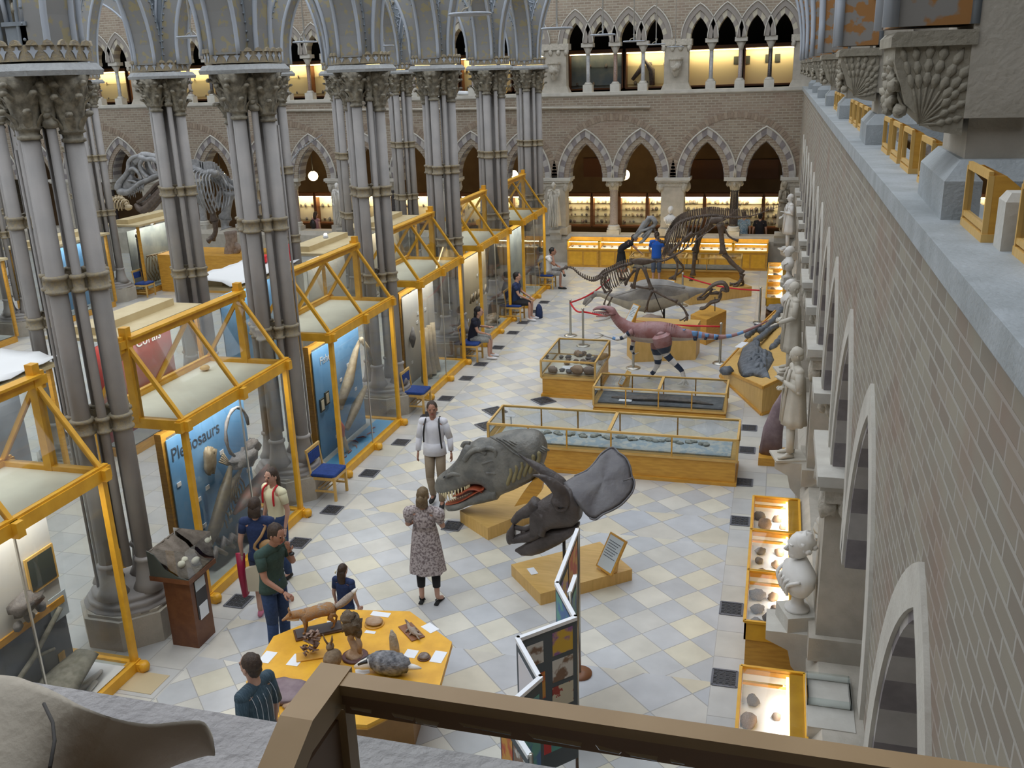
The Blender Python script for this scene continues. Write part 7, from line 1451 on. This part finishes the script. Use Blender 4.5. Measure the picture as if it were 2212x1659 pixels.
for x, y in ((-.14,-.035),(-.11,.035)): MB().tube([(x,y,.22),(x,y,.12),(x-.005,y,.06)], [.03,.015,.012], 8).tube([(x-.005,y,.06),(x-.02,y,.04),(x-.035,y,.037)], [.012,.013,.01], 7).build('front_leg', fur, fox)
for x, y in ((.16,-.035),(.2,.035)): MB().tube([(x,y,.22),(x-.03,y,.15),(x+.015,y,.1),(x,y,.05),(x-.03,y,.037)], [.045,.03,.014,.012,.01], 8).build('hind_leg', fur, fox)
MB().tube(smooth([(.2,0,.24),(.28,0,.27),(.36,0,.32),(.42,0,.37)],3), [.02,.028,.036,.04,.042,.042,.04,.034,.026,.02], 10).build('tail', furg, fox)
MB().tube([(.41,0,.365),(.44,0,.39),(.47,0,.41)], [.026,.018,.002], 8).build('tail_tip', furw, fox); MB().tube([(-.19,0,.21),(-.25,0,.215),(-.32,0,.215)], [.03,.028,.014], 8).build('throat', furw, fox)
def disc(name, lab, loc, r, mb, mt, cat, h=.012, bm=None, sx=1): 
    o = thing(name, lab, cat, loc); MB().lathe([(r,0),(r,h*.8),(r*.96,h)], n=24, sx=sx).build('board', bm or wood, o); mb.build('specimen', mt, o); return o
brn = mat('bark_brown', (.12,.085,.055), .8, (.2,.15,.1), 16, 1, bs=40)
o = thing('stuffed_owl', 'dark brown stuffed bird perched on a forked branch over a round board', 'taxidermy', (-3.98,7.68,.8))
MB().lathe([(.11,0),(.11,.015),(.1,.02)], n=24).build('board', mat('maroon_board', (.12,.05,.045), .5), o)
m = MB(); m.tube(smooth([(0,0,.02),(.01,0,.1),(-.03,.01,.17),(0,0,.24)],3), [.085,.06,.045,.04,.035,.03,.03,.03,.03,.028], 10); m.tube([(.03,0,.04),(.06,-.01,.14),(.03,0,.24)], [.03,.022,.02], 8); m.build('branch', rocko, o)
m = MB(); m.blob((0,0,.33),(.085,.075,.09),.45,6,2,16,12); m.blob((-.02,-.01,.4),(.065,.06,.05),.5,6,4,14,9); m.tube([(.02,0,.32),(.05,.0,.24),(.05,0,.18)], [.05,.035,.008], 8); m.tube([(-.03,-.02,.3),(-.05,-.02,.22)], [.04,.01], 8); m.build('plumage', brn, o)
disc('round_fossil', 'round tan fossil sea urchin on a wooden disc', (-4.03,8.3,.8), .11, MB().blob((0,0,.04),(.1,.085,.035),.12,6,2,18,10), rocko, 'fossil')
disc('polished_fossil', 'small dark polished ammonite on a round board', (-3.27,7.82,.8), .07, MB().lathe([(.058,.015),(.06,.03),(.045,.045),(.02,.05),(.001,.048)],n=20), mat('polished_brown', (.12,.08,.06), .15, (.3,.24,.2), 14), 'fossil', bm=MT['mahogany'])
o = thing('stuffed_reptile', 'small knobbly crocodile model on a rounded brown board', 'taxidermy', (-3.57,8.24,.8), -.75)
MB().rb((0,0,0),(.34,.16,.014)).build('board', MT['mahogany'] if 0 else mat('red_brown_board', (.24,.1,.045), .4), o, bev=.006)
m = MB(); m.tube(smooth([(.2,.03,.06),(.13,0,.045),(.04,0,.04),(-.05,0,.03),(-.13,.02,.04),(-.15,0,.08)],3), [.006,.012,.018,.02,.026,.034,.038,.034,.026,.02,.018,.017,.016,.014,.01,.006], 9)
for x, y in ((.06,.045),(.06,-.045),(-.02,.05),(-.02,-.05)): m.tube([(x,0,.035),(x,y,.03),(x+.01,y*1.2,.016)], [.014,.01,.008], 6)
m.tube([(.13,0,.045),(.18,-.01,.035),(.23,-.01,.03)], [.014,.01,.003], 6); m.build('body', furg, o)
T('rock_column', 'upright pale crystal rock on the table', 'rock', MB().tube([(0,0,0),(0,0,.09),(-.01,.0,.2),(-.02,0,.27)], [(.06,.05),(.055,.05),(.04,.04),(.012,.012)], 9), mat('crystal_rock', (.55,.44,.3), .6, (.38,.32,.25), 18, 1, bs=30), (-3.6,7.84,.8))
o = thing('stuffed_badger', 'stuffed badger with striped white head curled on the table', 'taxidermy', (-3.52,7.5,.8), .0)
MB().blob((0,0,.1),(.19,.1,.1),.12,4,2,18,12).build('body', mat('badger_fur', (.09,.09,.1), .9, (.3,.3,.31), 22, .8, bs=60), o)
m = MB(); m.tube([(-.15,-.02,.09),(-.22,-.04,.07),(-.28,-.05,.05)], [.055,.04,.015], 10); m.build('white_head', furw, o); MB().tube([(-.16,-.05,.125),(-.24,-.065,.09)], [.02,.01], 7).tube([(-.17,.02,.125),(-.24,-.01,.09)], [.018,.01], 7).build('dark_stripes', black, o)
MB().tube([(.17,-.0,.09),(.24,-.01,.1),(.28,.0,.09)], [.03,.02,.006], 8).build('tail', furw, o)
o = thing('stuffed_hare', 'stuffed brown hare with long upright ears', 'taxidermy', (-4.12,7.46,.8))
MB().blob((.0,-.0,.09),(.08,.1,.09),.1).blob((-.03,.03,.19),(.035,.045,.04)).build('body', mat('hare_fur', (.19,.13,.08), .9, (.27,.2,.13), 30, .5), o)
for s in (-1, 1): MB().tube([(-.03+s*.015,.02,.22),(-.03+s*.035,.01,.27),(-.03+s*.045,.005,.33)], [(.008,.01),(.015,.008),(.003,.003)], 8).build('ear', MT['hare_fur'], o)
o = thing('fungus_specimen', 'clump of curled brown shells standing on a board', 'specimen', (-4.42,7.6,.8), .5); MB().rb((0,0,0),(.3,.14,.014)).build('board', wood, o, bev=.006); m = MB(); rq = random.Random(4)
for i in range(34):
    h_ = rq.random(); a = rq.random()*6.3; c = V((-.02+.06*math.cos(a)*(1-.4*h_)+.04*h_, .045*math.sin(a)*(1-.3*h_), .03+.2*h_)); m.tube([c, c+V((rq.uniform(-.03,.03), rq.uniform(-.03,.03), .018)), c+V((rq.uniform(-.03,.03), rq.uniform(-.03,.03), -.004))], [(.022,.008),(.028,.009),(.012,.006)], 7)
m.build('shell_clump', mat('shell_brown', (.22,.13,.1), .6, (.38,.26,.2), 14), o)
T('rock_specimen', 'broad flat purple-brown rock at the near edge of the table', 'rock', MB().blob((0,0,.03),(.26,.2,.05),.35,3,3,16,9), MT['purple_stone'], (-4.4,6.95,.8))
T('shell_fossil', 'small dark coiled fossil near the rim of the table', 'fossil', MB().blob((0,0,.02),(.06,.05,.025),.2,5), boned, (-3.72,6.86,.8))
T('animal_pelt', 'tan rocky specimen between the table rim and the striped-shirt man', 'rock', MB().blob((0,0,.02),(.12,.07,.03),.4,4,6), rocko, (-4.2,6.78,.8))
for i, (x, y, w, h_, r) in enumerate(((-4.88,7.47,.13,.2,0),(-4.56,7.49,.13,.2,0),(-4.04,8.5,.22,.09,0),(-4.01,8.14,.12,.05,0),(-3.4,8.36,.18,.12,-.6),(-3.43,7.86,.13,.14,0),(-3.13,7.87,.13,.2,0),(-3.8,7.46,.14,.1,.5),(-4.53,8.23,.07,.04,.4))):
    T('label_card', f'white label card on the octagonal table, {["by the nearest left corner","beside the shell clump","behind the round tan fossil","in front of the round tan fossil","beside the small crocodile","by the pale upright rock","at the right hand rim","at the badger nose","behind the fox board"][i]}', 'card', MB().rb((0,0,0),(w,h_,.004),r), white, (x,y,.8), 'label cards on the table')
bpy.context.view_layer.update()
for o in list(COL.objects):
    if o.name == 'stuffed_fox': o.scale = (1, 1.3, 1.06)
    if o.name in ('stuffed_owl', 'stuffed_badger'): o.scale = (1.25, 1.25, 1.2)
    if o.name in ('fungus_specimen', 'stuffed_hare'): o.scale = (1.15, 1.15, 1.15)
# ---------------------------------------------------------------- folding poster boards
brd = thing('poster_screen', 'zigzag folding display boards with white-edged colourful pictures', 'display board')
ppts = [(-1.88,9.02),(-1.85,7.86),(-1.56,7.32),(-1.98,6.88),(-1.66,6.38),(-1.85,5.9),(-1.5,5.45)]
grb = mat('grey_felt', (.1,.12,.135), .9); art = [mat('print_red_gold', (.5,.08,.03), .5, (.6,.3,.05), 7, lo=.45, hi=.55), mat('print_blue_green', (.05,.16,.4), .5, (.1,.35,.3), 6, lo=.45, hi=.55), mat('print_violet_yellow', (.25,.12,.35), .5, (.6,.4,.05), 8, lo=.45, hi=.55), mat('print_grey_white', (.6,.6,.58), .5, (.2,.12,.08), 9, lo=.45, hi=.55), mat('print_red_white', (.6,.02,.02), .5, (.75,.75,.75), 5, lo=.56, hi=.58), mat('print_cream_red', (.6,.55,.42), .5, (.35,.04,.03), 12, lo=.54, hi=.57)]
def board(a, b, z1, kind, par):
    a, b = V((*a,0)), V((*b,0)); d = (b-a).normalized(); n_ = V((d.y,-d.x,0)); L = (b-a).length
    if n_.y > 0: n_ = -n_
    o = MB().ext([a+V((0,0,.3)), b+V((0,0,.3)), b+V((0,0,z1)), a+V((0,0,z1))], n_*.02).build('board', grb, par)
    MB().bar(a+V((0,0,z1))+n_*.01, b+V((0,0,z1))+n_*.01, .04, .035).build('white_edge', white, o)
    for (u0, u1, v0, v1, mt_) in kind:
        for sd, off in ((1, .021), (-1, -.004)):
            q = [a+d*L*u+V((0,0,v)) for u, v in ((u0,v0),(u1,v0),(u1,v1),(u0,v1))]
            MB().ext([p+n_*off for p in q], n_*.003).build('picture', mt_, o)
    for e in (a, b): MB().tube([e+V((0,0,.0)), e+V((0,0,z1+.02))], .016, 8).build('pole', steel, o)
    return o
board(ppts[0], ppts[1], 1.82, [(.08,.5,.9,1.75,art[0]),(.55,.93,.6,1.7,art[2])], brd); board(ppts[1], ppts[2], 1.82, [(.06,.94,.6,1.76,art[1])], brd)
board(ppts[2], ppts[3], 1.82, [(.08,.44,1.52,1.76,art[2]),(.6,.88,1.5,1.72,art[3]),(.08,.45,1.24,1.47,art[3]),(.58,.92,1.12,1.4,art[0]),(.08,.46,.96,1.19,art[5]),(.6,.9,.88,1.08,art[1]),(.04,.5,.5,.84,art[1]),(.5,.96,.5,.82,art[4])], brd)
board(ppts[3], ppts[4], 1.82, [(.1,.9,.9,1.72,mat('print_white', (.75,.75,.8), .5)),(.15,.85,1.05,1.2,blk)], brd); board(ppts[4], ppts[5], 1.82, [(.1,.9,.7,1.7,art[1])], brd); board(ppts[5], ppts[6], 1.82, [(.05,.45,.7,1.72,art[0]),(.5,.95,.7,1.72,art[3])], brd)
board((-1.70,8.04), (-1.69,7.7), 1.82, [(.1,.9,.8,1.72,art[1])], brd)
for p in (ppts[0], ppts[2], ppts[4]): MB().lathe([(.14,0),(.14,.02),(.02,.03)], (*p,0), 20).build('foot_disc', MT['red_brown_board'], brd)
# ---------------------------------------------------------------- our own gallery edge in front
m = MB(); m.ext([(-3,.76,5.68),(-3,.76,5.8),(-3,.735,5.86),(-3,-.4,5.86),(-3,-.4,5.68)], (4.5,0,0)); tag(m.build('wall_near_ledge', mat('weathered_ledge', (.33,.315,.31), .85, (.42,.4,.39), 7, .5, bs=60)), kind='structure')
m = MB(); m.box(-3,1.5,-.4,.66,0,5.68); tag(m.build('wall_near', brickmat('brick_near', (0,2), (.3,.25,.2), (.38,.33,.27), (.45,.41,.35))), kind='structure')
# stone scroll of a carved gallery capital
sc = thing('stone_scroll', 'smooth curled stone scroll of a gallery capital, in the near corner of the ledge', 'stonework')
top_ = [(-0.76,0.492,6.05),(-0.676,0.513,6.05),(-0.598,0.53,6.05),(-0.569,0.528,6.05),(-0.534,0.519,6.05),(-0.499,0.507,6.05),(-0.464,0.5,6.05),(-0.435,0.5,6.05),(-0.416,0.507,6.05),(-0.399,0.512,6.05),(-0.389,0.507,6.05),(-0.378,0.496,6.05)]
bot_ = [(-0.618,0.36,5.99),(-0.566,0.394,5.99),(-0.538,0.422,5.99),(-0.525,0.444,5.99),(-0.519,0.465,5.99),(-0.509,0.494,5.99),(-0.492,0.505,5.99),(-0.474,0.51,5.99),(-0.457,0.523,5.99),(-0.446,0.537,5.99),(-0.433,0.55,5.99),(-0.426,0.556,5.99)]
m = MB(); n = len(top_); vs = []; K = 14
A = smooth(top_, 3); B = smooth(bot_, 3)
for i in range(len(A)):
    a, b = A[i], B[i]
    for j in range(K):
        t = 2*PI*j/K; c_ = (a+b)/2; h_ = (a-b)/2; s_ = math.sin(t); cc = math.cos(t); p = c_+h_*math.copysign(abs(cc)**.6, cc)+V((0,0,1))*(.01*math.copysign(abs(s_)**.8, s_)-.01); vs.append(p)
m.raw(vs, [(i*K+j, i*K+(j+1)%K, (i+1)*K+(j+1)%K, (i+1)*K+j) for i in range(len(A)-1) for j in range(K)]+[tuple(range(K-1,-1,-1)), tuple(range((len(A)-1)*K, len(A)*K))], True); m.build('scroll', mat('scroll_stone', (.5,.44,.35), .8, (.45,.4,.32), 14, .15, bs=70), sc)
MB().tube([(-0.531,0.501,6.045), (-0.5,0.476,6.052), (-0.484,0.459,6.052), (-0.469,0.436,6.05)], .0014, 5).build('crack', mat('crack_dark', (.06,.055,.05), .9), sc)
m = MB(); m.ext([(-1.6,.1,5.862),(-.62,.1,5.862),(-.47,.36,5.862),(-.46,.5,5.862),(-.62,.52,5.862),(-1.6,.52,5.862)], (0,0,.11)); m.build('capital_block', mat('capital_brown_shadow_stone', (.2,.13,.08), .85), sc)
# oak display case standing on the near ledge
nc = thing('ledge_case', 'oak-framed sloping glass case standing on the near gallery ledge', 'display case')
x0, x1, yf, zt, zb = -.292, .33, .52, 6.1, 5.864
fw = mat('worn_oak_frame', (.36,.23,.1), .45, (.28,.17,.065), 8, .1); fwd = mat('inner_dark_oak', (.2,.11,.05), .5)
m = MB(); m.box(x0-.004,x1,yf-.015,yf+.001,zt-.008,zt); m.build('top_rail', fw, nc)
m = MB(); m.box(x0,x1,yf-.013,yf-.001,zt-.024,zt-.008); m.build('rail_moulding', fwd, nc)
m = MB(); m.ext([(x0-.008,yf+.006,zt+.001),(x0-.008,yf-.055,zt+.001),(x0-.008,.2,zt-.125),(x0-.008,.2,zt-.15),(x0-.008,yf-.06,zt-.02),(x0-.008,yf+.006,zt-.02)], (.024,0,0)); m.build('side_top_rail', fw, nc)
m = MB(); m.ext([(x0+.002,yf-.006,zt-.03),(x0+.002,yf-.06,zt-.03),(x0+.002,.2,zt-.155),(x0+.002,.2,zb),(x0+.002,yf-.006,zb)], (.01,0,0)); m.build('side_panel', fwd, nc)
m = MB(); m.box(x0,x0+.018,yf-.014,yf,zb,zt-.02); m.build('corner_post', fw, nc)
m = MB(); m.box(x0,x1,.19,yf,5.861,zb+.002); m.build('base_board', glass('case_floor_glass', (.95,.96,.96), .6), nc)
MB().raw([(x0+.01,yf-.004,zb),(x1,yf-.004,zb),(x1,yf-.004,zt-.022),(x0+.01,yf-.004,zt-.022)], [(0,1,2,3)]).build('rear_glass', gls, nc)
mir = mat('skylight_glint', (.9,.95,1), .08, metal=1)  # added mirror strips stand in for skylight reflections in the case lid
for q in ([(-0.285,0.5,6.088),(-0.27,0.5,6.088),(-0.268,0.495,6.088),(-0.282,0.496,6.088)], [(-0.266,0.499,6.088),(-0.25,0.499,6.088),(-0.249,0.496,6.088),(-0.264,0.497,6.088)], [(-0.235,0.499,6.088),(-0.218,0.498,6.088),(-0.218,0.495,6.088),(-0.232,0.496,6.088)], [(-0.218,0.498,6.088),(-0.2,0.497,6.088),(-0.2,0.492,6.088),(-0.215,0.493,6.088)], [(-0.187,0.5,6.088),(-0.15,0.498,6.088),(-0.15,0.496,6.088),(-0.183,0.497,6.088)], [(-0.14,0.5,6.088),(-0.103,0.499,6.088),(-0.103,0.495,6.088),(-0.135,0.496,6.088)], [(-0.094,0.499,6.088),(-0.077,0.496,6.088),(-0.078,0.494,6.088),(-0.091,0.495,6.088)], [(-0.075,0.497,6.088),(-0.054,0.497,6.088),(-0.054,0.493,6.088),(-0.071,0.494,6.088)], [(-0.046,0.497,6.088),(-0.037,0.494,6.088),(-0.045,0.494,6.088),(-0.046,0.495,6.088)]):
    MB().ext(q, (0,0,.0006)).build('glint_strip', mir, nc)
